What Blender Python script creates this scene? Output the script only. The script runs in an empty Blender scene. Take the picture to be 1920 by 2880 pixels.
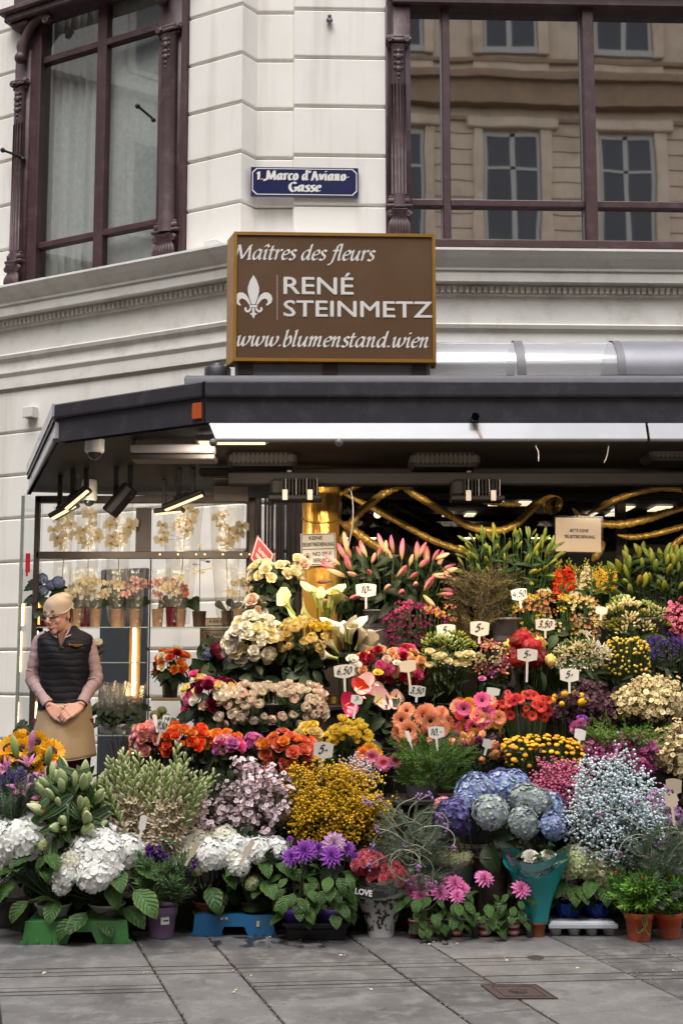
import bpy, math, random
import numpy as np
from mathutils import Vector, Matrix
# ------------------------------------------------------------------ camera, world, sun, exposure
scn = bpy.context.scene
COL = scn.collection
FPX = 3500.0
PITCH = math.atan(410 / 3500)
cam_d = bpy.data.cameras.new('camera')
cam = bpy.data.objects.new('camera', cam_d)
COL.objects.link(cam)
cam.location = (0, 0, 1.25)
cam.rotation_euler = (math.pi / 2 + PITCH, 0, 0)
cam_d.sensor_fit = 'VERTICAL'
cam_d.sensor_height = 36
cam_d.lens = 36 * FPX / 2880
cam_d.clip_start = 0.1
cam_d.clip_end = 400
scn.camera = cam
SUN_EL, SUN_AZ = math.radians(66), math.radians(200)      # high, behind the photographer
world = bpy.data.worlds.new('World')
scn.world = world
world.use_nodes = True
wn = world.node_tree
wn.nodes.clear()
w_out = wn.nodes.new('ShaderNodeOutputWorld')
w_bg = wn.nodes.new('ShaderNodeBackground')
w_sky = wn.nodes.new('ShaderNodeTexSky')
w_sky.sky_type = 'NISHITA'
w_sky.sun_disc = False
w_sky.sun_elevation = SUN_EL
w_sky.sun_rotation = SUN_AZ
w_sky.air_density = 1.0
w_sky.dust_density = 3.0
w_hs = wn.nodes.new('ShaderNodeHueSaturation')            # a grey, overcast sky
w_hs.inputs['Saturation'].default_value = 0.2
w_hs.inputs['Value'].default_value = 1.0
wn.links.new(w_sky.outputs[0], w_hs.inputs['Color'])
wn.links.new(w_hs.outputs[0], w_bg.inputs['Color'])
wn.links.new(w_bg.outputs[0], w_out.inputs['Surface'])
w_bg.inputs['Strength'].default_value = 0.15
sun_d = bpy.data.lights.new('sun', 'SUN')
sun_d.energy = 1.1
sun_d.angle = math.radians(40)
sun_d.color = (1.0, 0.97, 0.93)
sun = bpy.data.objects.new('sun', sun_d)
COL.objects.link(sun)
# direction towards the sun: azimuth measured clockwise from +Y like the sky texture
_sd = Vector((math.sin(SUN_AZ) * math.cos(SUN_EL), math.cos(SUN_AZ) * math.cos(SUN_EL), math.sin(SUN_EL)))
sun.rotation_euler = _sd.to_track_quat('Z', 'Y').to_euler()
scn.view_settings.view_transform = 'Standard'
scn.view_settings.look = 'None'
scn.view_settings.exposure = 1.06
scn.view_settings.gamma = 1.0
scn.view_settings.use_curve_mapping = False
scn.render.engine = 'CYCLES'
scn.cycles.use_denoising = True
scn.cycles.max_bounces = 8
scn.cycles.diffuse_bounces = 4
scn.cycles.glossy_bounces = 4
scn.cycles.transmission_bounces = 6
scn.cycles.transparent_max_bounces = 24
scn.cycles.caustics_reflective = False
scn.cycles.caustics_refractive = False
scn.cycles.sample_clamp_indirect = 4.0
# ------------------------------------------------------------------ helpers
CAM = Vector((0, 0, 1.25))
_cp, _sp = math.cos(PITCH), math.sin(PITCH)
def ray(u, v):
 x = (u - 960) / FPX
 y = (1440 - v) / FPX
 return Vector((x, _cp - y * _sp, _sp + y * _cp))
def at(u, v, Y):
 """world point that the photograph shows at pixel (u, v) if it stands Y metres away"""
 d = ray(u, v)
 return CAM + d * (Y / d.y)
def gat(u, v):
 d = ray(u, v)
 return CAM + d * (1.25 / -d.z)
def ppm(Y):
 return FPX / Y * 1.0
def lin(c):
 return c / 12.92 if c <= 0.04045 else ((c + 0.055) / 1.055) ** 2.4
def hx(h):
 h = h.lstrip('#')
 return tuple(lin(int(h[i:i + 2], 16) / 255) for i in (0, 2, 4)) + (1.0,)
class MB:
 """collects geometry; t and r are per-vertex attributes (t: gradient coordinate, r: random)"""
 def __init__(s):
  s.V = []; s.T = []; s.R = []; s.F = []; s.M = []
  s.cm = 0; s.cr = 0.0
  s.chunks = []; s.nv = 0
 def v(s, p, t=0.0):
  s.V.append((p[0], p[1], p[2])); s.T.append(t); s.R.append(s.cr)
  return len(s.V) - 1
 def f(s, *i):
  s.F.append(i); s.M.append(s.cm)
 def quad(s, a, b, c, d, t=(0, 0, 0, 0)):
  k = [s.v(p, tt) for p, tt in zip((a, b, c, d), t)]
  s.f(*k)
 def poly(s, pts, t=0.0):
  s.f(*[s.v(p, t) for p in pts])
 def box(s, x0, x1, y0, y1, z0, z1):
  P = [(x0, y0, z0), (x1, y0, z0), (x1, y1, z0), (x0, y1, z0), (x0, y0, z1), (x1, y0, z1), (x1, y1, z1), (x0, y1, z1)]
  k = [s.v(p) for p in P]
  for a in ((0, 3, 2, 1), (4, 5, 6, 7), (0, 1, 5, 4), (1, 2, 6, 5), (2, 3, 7, 6), (3, 0, 4, 7)):
   s.f(*[k[i] for i in a])
 def bbox(s, x0, x1, y0, y1, z0, z1, b=0.006):
  """box with chamfered edges (two inset sheets per axis)"""
  xs, ys, zs = (x0, x0 + b, x1 - b, x1), (y0, y0 + b, y1 - b, y1), (z0, z0 + b, z1 - b, z1)
  ring = lambda z, i: [(xs[i], ys[0] if i else ys[1], z)]
  def loop(z, k):     # octagon in plan; k=inset
   X0, X1, Y0, Y1 = x0 + k, x1 - k, y0 + k, y1 - k
   c = b * 0.7
   return [(X0 + c, Y0, z), (X1 - c, Y0, z), (X1, Y0 + c, z), (X1, Y1 - c, z), (X1 - c, Y1, z), (X0 + c, Y1, z), (X0, Y1 - c, z), (X0, Y0 + c, z)]
  L = [loop(z0, b), loop(z0 + b, 0), loop(z1 - b, 0), loop(z1, b)]
  K = [[s.v(p) for p in l] for l in L]
  for a, c in zip(K, K[1:]):
   for i in range(8):
    s.f(a[i], a[(i + 1) % 8], c[(i + 1) % 8], c[i])
  s.f(*reversed(K[0])); s.f(*K[-1])
 def rows(s, rows, closed=False, ts=None):
  K = []
  for j, r in enumerate(rows):
   K.append([s.v(p, (ts[j] if ts else 0.0)) for p in r])
  n = len(rows[0])
  for a, b in zip(K, K[1:]):
   for i in range(n if closed else n - 1):
    s.f(a[i], a[(i + 1) % n], b[(i + 1) % n], b[i])
  return K
 def tube(s, path, rad, n=6, cap=True, ts=None):
  path = [Vector(p) for p in path]
  m = len(path)
  if not hasattr(rad, '__len__'):
   rad = [rad] * m
  up = Vector((0, 0, 1))
  rows = []
  prev = None
  for i in range(m):
   d = (path[min(i + 1, m - 1)] - path[max(i - 1, 0)])
   if d.length < 1e-9: d = Vector((0, 0, 1))
   d.normalize()
   if prev is None:
    a = d.cross(up)
    if a.length < 0.05: a = d.cross(Vector((1, 0, 0)))
   else:
    a = prev - d * prev.dot(d)
    if a.length < 1e-6: a = d.orthogonal()
   a.normalize(); prev = a
   b = d.cross(a)
   rows.append([path[i] + (a * math.cos(q) + b * math.sin(q)) * rad[i] for q in [2 * math.pi * k / n for k in range(n)]])
  K = s.rows(rows, True, ts)
  if cap:
   s.f(*K[0]); s.f(*reversed(K[-1]))
 def lathe(s, prof, n=20, c=(0, 0, 0), a0=0.0, a1=2 * math.pi, ts=None):
  """prof: list of (r, z)"""
  full = abs(a1 - a0 - 2 * math.pi) < 1e-6
  k = n if full else n + 1
  rows = [[(c[0] + r * math.cos(a0 + (a1 - a0) * i / n), c[1] + r * math.sin(a0 + (a1 - a0) * i / n), c[2] + z) for i in range(k)] for r, z in prof]
  s.rows(rows, full, ts)
 def ball(s, c, r, nu=8, nv=5, sq=(1, 1, 1), t=0.0):
  rows = []
  for j in range(nv + 1):
   th = math.pi * j / nv
   rr = max(math.sin(th), 1e-3)
   rows.append([(c[0] + r * sq[0] * rr * math.cos(2 * math.pi * i / nu), c[1] + r * sq[1] * rr * math.sin(2 * math.pi * i / nu), c[2] + r * sq[2] * math.cos(th)) for i in range(nu)])
  s.rows(rows, True, [t] * (nv + 1))
 def sweep(s, poly, prof, close_ends=True):
  """poly: plan polyline [(x,y)], left to right seen from the street; prof: [(out, z)]"""
  n = len(poly)
  P = [Vector(p) for p in poly]
  offs = []
  for i in range(n):
   ns = []
   if i: d = (P[i] - P[i - 1]).normalized(); ns.append(Vector((d.y, -d.x)))
   if i < n - 1: d = (P[i + 1] - P[i]).normalized(); ns.append(Vector((d.y, -d.x)))
   m = sum(ns, Vector((0, 0)))
   m.normalize()
   offs.append(m / max(m.dot(ns[0]), 0.3))
  rows = [[(P[i].x + offs[i].x * o, P[i].y + offs[i].y * o, z) for i in range(n)] for o, z in prof]
  K = s.rows(rows)
  if close_ends:
   s.f(*[k[0] for k in K]); s.f(*reversed([k[-1] for k in K]))
 # frozen copies
 def freeze(s):
  V = np.array(s.V, dtype=np.float64).reshape(-1, 3)
  loops = np.array([i for f in s.F for i in f], dtype=np.int32)
  sizes = np.array([len(f) for f in s.F], dtype=np.int32)
  own = (V, np.array(s.T), np.array(s.R), loops, sizes, np.array(s.M, dtype=np.int32))
  if not s.chunks: return own
  ch = s.chunks + [own]
  off = 0; L = []
  for c in ch:
   L.append(c[3] + off); off += len(c[0])
  return (np.concatenate([c[0] for c in ch]), np.concatenate([c[1] for c in ch]), np.concatenate([c[2] for c in ch]), np.concatenate(L), np.concatenate([c[4] for c in ch]), np.concatenate([c[5] for c in ch]))
 def add(s, fz, M, r=None, mi=None):
  """append a frozen mesh moved by the 4x4 matrix M"""
  A = np.array(M)
  V = fz[0] @ A[:3, :3].T + A[:3, 3]
  s.chunks.append((V, fz[1], fz[2] if r is None else np.full(len(V), r), fz[3], fz[4], fz[5] if mi is None else np.full(len(fz[4]), mi, dtype=np.int32)))
 def mesh(s, name, mats, smooth=True):
  return frozen_mesh(s.freeze(), name, mats, smooth)
 def build(s, name, mats, parent=None, smooth=True, **kw):
  return obj(name, s.mesh(name, mats, smooth), parent, **kw)
def frozen_mesh(fz, name, mats, smooth=True):
 V, T, R, loops, sizes, mi = fz
 me = bpy.data.meshes.new(name)
 me.vertices.add(len(V)); me.vertices.foreach_set('co', V.astype(np.float32).ravel())
 me.loops.add(len(loops)); me.loops.foreach_set('vertex_index', loops)
 me.polygons.add(len(sizes))
 st = np.zeros(len(sizes), dtype=np.int32); st[1:] = np.cumsum(sizes)[:-1]
 me.polygons.foreach_set('loop_start', st)
 if mi.any(): me.polygons.foreach_set('material_index', mi)
 me.polygons.foreach_set('use_smooth', np.full(len(sizes), smooth, dtype=bool))
 a = me.attributes.new('t', 'FLOAT', 'POINT'); a.data.foreach_set('value', T.astype(np.float32))
 a = me.attributes.new('r', 'FLOAT', 'POINT'); a.data.foreach_set('value', R.astype(np.float32))
 me.update(calc_edges=True)
 for m in (mats if isinstance(mats, (list, tuple)) else [mats]):
  me.materials.append(m)
 return me
def obj(name, me, parent=None, M=None, kind=None, label=None, cat=None, group=None):
 o = bpy.data.objects.new(name, me)
 COL.objects.link(o)
 if parent is not None: o.parent = parent
 if M is not None: o.matrix_local = M
 tag(o, label, cat, group, kind)
 return o
def tag(o, label=None, cat=None, group=None, kind=None):
 if label: o['label'] = label
 if cat: o['category'] = cat
 if group: o['group'] = group
 if kind: o['kind'] = kind
 return o
def thing(name, label, cat, loc=(0, 0, 0), group=None, rz=0.0):
 o = bpy.data.objects.new(name, None)
 o.empty_display_size = 0.05
 COL.objects.link(o)
 o.location = loc
 o.rotation_euler = (0, 0, rz)
 return tag(o, label, cat, group)
def copy_tree(o, parent=None):
 c = o.copy(); COL.objects.link(c)
 if parent is not None: c.parent = parent
 for ch in o.children: copy_tree(ch, c)
 return c
def basis(z, p, scale=1.0, roll=0.0, x=None):
 """matrix with local +Z along z at p"""
 z = Vector(z).normalized()
 a = Vector(x) if x is not None else (Vector((0, 0, 1)) if abs(z.z) < 0.95 else Vector((0, 1, 0)))
 xx = (a - z * a.dot(z)).normalized() if x is not None else a.cross(z).normalized()
 yy = z.cross(xx)
 if roll:
  c, q = math.cos(roll), math.sin(roll)
  xx, yy = xx * c + yy * q, yy * c - xx * q
 sc = scale if hasattr(scale, '__len__') else (scale,) * 3
 return Matrix(((xx.x * sc[0], yy.x * sc[1], z.x * sc[2], p[0]), (xx.y * sc[0], yy.y * sc[1], z.y * sc[2], p[1]), (xx.z * sc[0], yy.z * sc[1], z.z * sc[2], p[2]), (0, 0, 0, 1)))
def smooth_path(pts, n=6):
 P = [Vector(p) for p in pts]
 if len(P) < 3: return P
 out = []
 for i in range(len(P) - 1):
  p0, p1, p2, p3 = P[max(i - 1, 0)], P[i], P[i + 1], P[min(i + 2, len(P) - 1)]
  for k in range(n):
   t = k / n
   out.append(0.5 * ((2 * p1) + (p2 - p0) * t + (2 * p0 - 5 * p1 + 4 * p2 - p3) * t * t + (3 * p1 - p0 - 3 * p2 + p3) * t ** 3))
 out.append(P[-1])
 return out
# ------------------------------------------------------------------ materials
class NT:
 def __init__(s, name):
  s.m = bpy.data.materials.new(name); s.m.use_nodes = True
  s.t = s.m.node_tree; s.t.nodes.clear()
  s.out = s.t.nodes.new('ShaderNodeOutputMaterial')
 def n(s, ty, **kw):
  x = s.t.nodes.new('ShaderNode' + ty)
  for k, v in kw.items():
   if k in x.inputs: s.put(x.inputs[k], v)
   else: setattr(x, k, v)
  return x
 def put(s, inp, v):
  if isinstance(v, bpy.types.NodeSocket): s.t.links.new(v, inp)
  else: inp.default_value = v
 def set(s, node, **kw):
  for k, v in kw.items(): s.put(node.inputs[k.replace('_', ' ')], v)
 def math(s, op, a, b=0.0, c=None):
  x = s.t.nodes.new('ShaderNodeMath'); x.operation = op
  s.put(x.inputs[0], a); s.put(x.inputs[1], b)
  if c is not None: s.put(x.inputs[2], c)
  return x.outputs[0]
 def mix(s, f, a, b, mode='MIX'):
  x = s.t.nodes.new('ShaderNodeMix'); x.data_type = 'RGBA'; x.blend_type = mode
  s.put(x.inputs[0], f); s.put(x.inputs[6], a); s.put(x.inputs[7], b)
  return x.outputs[2]
 def ramp(s, f, stops):
  x = s.t.nodes.new('ShaderNodeValToRGB')
  s.put(x.inputs[0], f)
  e = x.color_ramp.elements
  while len(e) < len(stops): e.new(0.5)
  for el, (p, c) in zip(e, stops): el.position = p; el.color = c
  return x.outputs[0]
 def attr(s, name):
  x = s.t.nodes.new('ShaderNodeAttribute'); x.attribute_name = name
  return x.outputs['Fac']
 def coord(s, which='Object'):
  return s.t.nodes.new('ShaderNodeTexCoord').outputs[which]
 def noise(s, scale, detail=3.0, vec=None, rough=0.55, which='Object'):
  x = s.t.nodes.new('ShaderNodeTexNoise')
  x.inputs['Scale'].default_value = scale; x.inputs['Detail'].default_value = detail; x.inputs['Roughness'].default_value = rough
  s.put(x.inputs['Vector'], vec if vec is not None else s.coord(which))
  return x.outputs[0]
 def scaled(s, vec, sc):
  x = s.t.nodes.new('ShaderNodeMapping')
  s.put(x.inputs['Vector'], vec); x.inputs['Scale'].default_value = sc
  return x.outputs[0]
 def bump(s, h, strength=0.3, dist=0.01):
  x = s.t.nodes.new('ShaderNodeBump')
  x.inputs['Strength'].default_value = strength; x.inputs['Distance'].default_value = dist
  s.put(x.inputs['Height'], h)
  return x.outputs[0]
 def end(s, sh):
  s.t.links.new(sh, s.out.inputs[0]); return s.m
WHITE = (1, 1, 1, 1)
def plain(name, col, rough=0.6, metal=0.0, var=0.12, scale=14.0, bump=0.0, bscale=60.0, spec=0.5, dirt=None, dirt_amt=0.5, dirt_scale=2.5, coat=0.0):
 """principled with mottled colour, fine bump and optional blotchy wear"""
 k = NT(name)
 c = hx(col) if isinstance(col, str) else col
 n1 = k.noise(scale, 4.0)
 lo = tuple(x * (1 - var) for x in c[:3]) + (1,)
 hi = tuple(min(1, x * (1 + var)) for x in c[:3]) + (1,)
 base = k.ramp(n1, [(0.3, lo), (0.7, hi)])
 if dirt:
  n2 = k.noise(dirt_scale, 6.0, rough=0.7)
  f = k.ramp(n2, [(0.5, (0, 0, 0, 1)), (0.72, (dirt_amt,) * 3 + (1,))])
  base = k.mix(f, base, hx(dirt))
 p = k.n('BsdfPrincipled')
 k.set(p, Base_Color=base, Roughness=rough, Metallic=metal, Specular_IOR_Level=spec, Coat_Weight=coat)
 if bump:
  k.set(p, Normal=k.bump(k.noise(bscale, 5.0), bump, 0.004))
 return k.end(p.outputs[0])
def emis(name, col, strength):
 k = NT(name)
 e = k.n('Emission')
 k.set(e, Color=hx(col), Strength=strength)
 return k.end(e.outputs[0])
def petal(name, base, tip, p0=0.15, p1=0.7, jh=0.012, jv=0.25, trans=0.3, rough=0.5, mid=None, spec=0.3, gain=1.3):
 """petal: colour runs from base (t=0) to tip (t=1); every piece differs a little"""
 k = NT(name)
 gx = lambda h: tuple(x * min(gain, .86 / max(hx(h)[:3])) for x in hx(h)[:3]) + (1,)
 st = [(p0, gx(base)), (p1, gx(tip))]
 if mid: st = [(p0, gx(base)), ((p0 + p1) / 2, gx(mid)), (p1, gx(tip))]
 c = k.ramp(k.attr('t'), st)
 oi = k.n('ObjectInfo')
 rnd = k.math('FRACT', k.math('ADD', oi.outputs['Random'], k.attr('r')))
 rn2 = k.math('FRACT', k.math('MULTIPLY', rnd, 7.31))
 hs = k.n('HueSaturation')
 k.put(hs.inputs['Hue'], k.math('MULTIPLY_ADD', rn2, 2 * jh, 0.5 - jh))
 k.put(hs.inputs['Value'], k.math('MULTIPLY_ADD', rnd, 2 * jv, 1.0 - jv))
 k.put(hs.inputs['Color'], c)
 n = k.noise(3.0, 3.0)
 col = k.mix(0.22, hs.outputs[0], k.ramp(n, [(0.3, (0.35, 0.35, 0.35, 1)), (0.7, (1, 1, 1, 1))]), 'MULTIPLY')
 p = k.n('BsdfPrincipled')
 k.set(p, Base_Color=col, Roughness=rough, Specular_IOR_Level=spec)
 tr = k.n('BsdfTranslucent')
 k.put(tr.inputs['Color'], col)
 mx = k.n('MixShader')
 k.put(mx.inputs[0], trans)
 k.t.links.new(p.outputs[0], mx.inputs[1]); k.t.links.new(tr.outputs[0], mx.inputs[2])
 return k.end(mx.outputs[0])
def leafm(name, dark, light, jv=0.3, rough=0.5, trans=0.2, jh=0.015, vein=0.35):
 """leaf: t is the distance from the midrib; fine veins and mottling"""
 k = NT(name)
 oi = k.n('ObjectInfo')
 rnd = k.math('FRACT', k.math('ADD', oi.outputs['Random'], k.attr('r')))
 rn2 = k.math('FRACT', k.math('MULTIPLY', rnd, 5.7))
 c = k.mix(rnd, hx(dark), hx(light))
 n = k.noise(9.0, 4.0)
 c = k.mix(k.ramp(n, [(0.35, (0, 0, 0, 1)), (0.75, (0.5, 0.5, 0.5, 1))]), c, hx(light))
 rib = k.ramp(k.attr('t'), [(0.0, (vein,) * 3 + (1,)), (0.14, (0, 0, 0, 1))])
 c = k.mix(rib, c, tuple(min(1, x * 1.8 + 0.02) for x in hx(light)[:3]) + (1,))
 hs = k.n('HueSaturation')
 k.put(hs.inputs['Hue'], k.math('MULTIPLY_ADD', rn2, 2 * jh, 0.5 - jh))
 k.put(hs.inputs['Value'], k.math('MULTIPLY_ADD', rn2, 2 * jv, 1.0 - jv))
 k.put(hs.inputs['Color'], c)
 p = k.n('BsdfPrincipled')
 k.set(p, Base_Color=hs.outputs[0], Roughness=rough, Specular_IOR_Level=0.28, Normal=k.bump(k.noise(40.0, 3.0), 0.25, 0.003))
 tr = k.n('BsdfTranslucent')
 k.put(tr.inputs['Color'], hs.outputs[0])
 mx = k.n('MixShader')
 k.put(mx.inputs[0], trans)
 k.t.links.new(p.outputs[0], mx.inputs[1]); k.t.links.new(tr.outputs[0], mx.inputs[2])
 return k.end(mx.outputs[0])
def leafv(name, dark, light):
 """broad leaf: t is the distance from the midrib, r runs along the blade; side veins branch off the midrib"""
 k = NT(name)
 rnd = k.n('ObjectInfo').outputs['Random']
 c = k.mix(rnd, hx(dark), hx(light))
 c = k.mix(k.ramp(k.noise(5.0, 5.0), [(.35, (0, 0, 0, 1)), (.75, (.7, .7, .7, 1))]), c, hx(light))
 t, s = k.attr('t'), k.attr('r')
 fr = k.math('FRACT', k.math('MULTIPLY', k.math('SUBTRACT', s, k.math('MULTIPLY', t, .28)), k.math('MULTIPLY_ADD', rnd, 3.0, 5.0)))
 tri = k.math('ABSOLUTE', k.math('SUBTRACT', fr, .5))
 vein = k.math('MAXIMUM', k.math('GREATER_THAN', tri, .44), k.math('LESS_THAN', t, .06))
 edge = k.ramp(k.math('ADD', t, k.math('MULTIPLY', k.noise(6.0, 3.0), .5)), [(.93, (0, 0, 0, 1)), (1.0, (.22, .22, .22, 1))])
 c = k.mix(k.math('MULTIPLY', vein, .2), c, tuple(min(1, x * 2.2 + .03) for x in hx(light)[:3]) + (1,))
 c = k.mix(edge, c, hx('#7a7a3a'))
 p = k.n('BsdfPrincipled')
 k.set(p, Base_Color=c, Roughness=k.math('MULTIPLY_ADD', k.noise(8.0, 2.0), .3, .3), Specular_IOR_Level=.32, Normal=k.bump(k.math('SUBTRACT', k.math('MULTIPLY', tri, -2.0), k.math('MULTIPLY', k.noise(30.0, 2.0), .6)), .5, .006))
 tr = k.n('BsdfTranslucent'); k.put(tr.inputs['Color'], c)
 mx = k.n('MixShader'); k.put(mx.inputs[0], .15)
 k.t.links.new(p.outputs[0], mx.inputs[1]); k.t.links.new(tr.outputs[0], mx.inputs[2])
 return k.end(mx.outputs[0])
def film(name, gloss=0.12, tint='#ffffff', rough=0.06, haze=0.0, hazecol='#ffffff', wave=0.0, wscale=8.0, fres=True):
 """thin clear sheet: looks through, with reflections and a little haze"""
 k = NT(name)
 t = k.n('BsdfTransparent'); k.put(t.inputs['Color'], hx(tint))
 g = k.n('BsdfGlossy'); k.put(g.inputs['Roughness'], rough); k.put(g.inputs['Color'], (1, 1, 1, 1))
 if wave:
  k.put(g.inputs['Normal'], k.bump(k.noise(wscale, 3.0), wave, 0.03))
 mx = k.n('MixShader')
 if fres:
  fr = k.n('LayerWeight'); fr.inputs['Blend'].default_value = 0.25
  k.put(mx.inputs[0], k.math('MULTIPLY_ADD', fr.outputs['Facing'], 0.28, gloss))
 else:
  k.put(mx.inputs[0], gloss)
 k.t.links.new(t.outputs[0], mx.inputs[1]); k.t.links.new(g.outputs[0], mx.inputs[2])
 sh = mx.outputs[0]
 if haze:
  d = k.n('BsdfDiffuse'); k.put(d.inputs['Color'], hx(hazecol))
  m2 = k.n('MixShader'); k.put(m2.inputs[0], haze)
  k.t.links.new(sh, m2.inputs[1]); k.t.links.new(d.outputs[0], m2.inputs[2])
  sh = m2.outputs[0]
 return k.end(sh)
# ------------------------------------------------------------------ lettering: broad-nib strokes and the built-in sans
G = {
'M': (1.52, [[(0, 0), (.14, 1.42)], [(.14, 1.42), (.62, .06)], [(.62, .06), (1.14, 1.42)], [(1.14, 1.42), (1.26, 0)], [(-.12, .02), (.14, .02)], [(1.1, .02), (1.42, .02)], [(0, 1.4), (.2, 1.4)], [(1.1, 1.4), (1.3, 1.4)]], 0),
'a': (.9, [[(.62, .86), (.4, 1.0), (.12, .75), (.03, .35), (.16, .03), (.36, .1), (.6, .6)], [(.66, 1.0), (.6, .3), (.67, .03), (.86, .16)]], 1),
'i': (.42, [[(0, .8), (.14, 1), (.11, .25), (.19, .02), (.38, .15)], [(.08, 1.42), (.24, 1.38)]], 1),
'I': (.44, [[(0, .8), (.14, 1), (.11, .25), (.19, .02), (.38, .15)], [(-.08, 1.26), (.12, 1.52)], [(.12, 1.52), (.34, 1.26)]], 1),
't': (.5, [[(.18, 1.38), (.1, .3), (.19, .02), (.44, .15)], [(-.06, .98), (.44, .98)]], 1),
'r': (.6, [[(0, .8), (.13, 1), (.1, 0)], [(.1, .55), (.3, .92), (.48, 1.0), (.56, .88)]], 1),
'e': (.66, [[(.05, .48), (.5, .6), (.56, .85), (.38, 1.0), (.1, .75), (.03, .35), (.2, .02), (.54, .18)]], 1),
's': (.58, [[(.5, .86), (.3, 1.0), (.1, .85), (.2, .6), (.42, .4), (.4, .12), (.2, 0), (-.02, .12)]], 1),
'd': (.9, [[(.62, .86), (.4, 1.0), (.12, .75), (.03, .35), (.16, .03), (.36, .1), (.6, .6)], [(.7, 1.6), (.61, .3), (.67, .03), (.86, .16)]], 1),
'f': (.5, [[(.66, 1.5), (.5, 1.62), (.34, 1.4), (.22, .6), (.1, -.1), (-.06, -.42), (-.24, -.4)], [(-.02, .98), (.5, .98)]], 1),
'l': (.4, [[(.05, 1.45), (.14, 1.58), (.08, .3), (.15, .02), (.34, .15)]], 1),
'u': (.92, [[(0, .8), (.13, 1), (.08, .3), (.2, .02), (.4, .15), (.62, .65)], [(.68, 1), (.61, .3), (.68, .02), (.87, .15)]], 1),
'w': (1.18, [[(0, .85), (.12, 1), (.1, .4), (.2, .02), (.42, .25), (.55, .95)], [(.55, .95), (.53, .35), (.65, .02), (.93, .35), (1.04, .8), (.94, 1.0)]], 1),
'b': (.76, [[(.05, 1.45), (.14, 1.58), (.07, .4), (.12, .05), (.3, .0), (.58, .35), (.55, .85), (.38, 1.0), (.1, .55)]], 1),
'm': (1.26, [[(0, .8), (.13, 1), (.1, 0)], [(.1, .5), (.33, .94), (.5, .95), (.5, .6), (.46, 0)], [(.5, .5), (.73, .94), (.9, .95), (.9, .5), (.86, .2), (.95, .02), (1.14, .15)]], 1),
'n': (.88, [[(0, .8), (.13, 1), (.1, 0)], [(.1, .5), (.38, .95), (.55, .9), (.5, .25), (.6, .02), (.78, .15)]], 1),
'c': (.64, [[(.54, .82), (.35, 1), (.08, .72), (.05, .3), (.25, .0), (.55, .18)]], 1),
'o': (.72, [[(.32, 1), (.06, .7), (.08, .2), (.3, 0), (.56, .3), (.54, .8), (.32, 1), (.2, .93)]], 1),
'v': (.7, [[(0, .95), (.3, .04)], [(.3, .04), (.62, .95)], [(-.08, .97), (.14, .97)], [(.5, .97), (.7, .97)]], 0),
'A': (1.1, [[(.02, 0), (.46, 1.42)], [(.46, 1.42), (.92, 0)], [(.2, .5), (.72, .5)], [(-.1, .02), (.2, .02)], [(.75, .02), (1.06, .02)]], 0),
'G': (1.1, [[(.9, 1.2), (.6, 1.44), (.14, 1.1), (.08, .5), (.4, .02), (.75, .02), (.92, .2)], [(.92, .2), (.92, .66)], [(.66, .66), (1.06, .66)]], 1),
'.': (.34, [[(.03, .1), (.17, .06)]], 0),
',': (.3, [[(.1, .12), (.02, -.22)]], 0),
"'": (.28, [[(.12, 1.5), (.06, 1.15)]], 0),
'-': (.5, [[(.02, .5), (.36, .56)]], 0),
' ': (.42, [], 0),
'0': (.75, [[(.36, 1.2), (.08, .8), (.1, .2), (.3, 0), (.58, .4), (.56, 1.0), (.36, 1.2)]], 1),
'1': (.5, [[(.02, .9), (.28, 1.25)], [(.28, 1.25), (.22, 0)]], 0),
'3': (.7, [[(.06, 1.1), (.35, 1.25), (.52, .95), (.2, .66), (.52, .4), (.35, 0), (.0, .12)]], 1),
'4': (.75, [[(.3, 1.25), (.02, .45), (.6, .5)], [(.48, .85), (.4, -.05)]], 0),
'5': (.7, [[(.56, 1.22), (.18, 1.2)], [(.18, 1.2), (.1, .7), (.4, .75), (.52, .4), (.3, 0), (.02, .1)]], 1),
'6': (.7, [[(.5, 1.2), (.14, .8), (.06, .25), (.3, 0), (.52, .3), (.34, .6), (.1, .4)]], 1),
'7': (.65, [[(.04, 1.2), (.55, 1.2)], [(.55, 1.2), (.2, 0)]], 0),
}
G['9'] = (.7, [[(.5, .95), (.3, .62), (.06, .9), (.3, 1.22), (.52, .95), (.44, .3), (.2, 0)]], 1)
G['S'] = (.7, [[(.6, 1.2), (.35, 1.42), (.1, 1.15), (.3, .8), (.55, .45), (.4, .02), (.04, .15)]], 1)
def text_width(s, track=0.0):
 return sum(G[c][0] + track for c in s)
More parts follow.
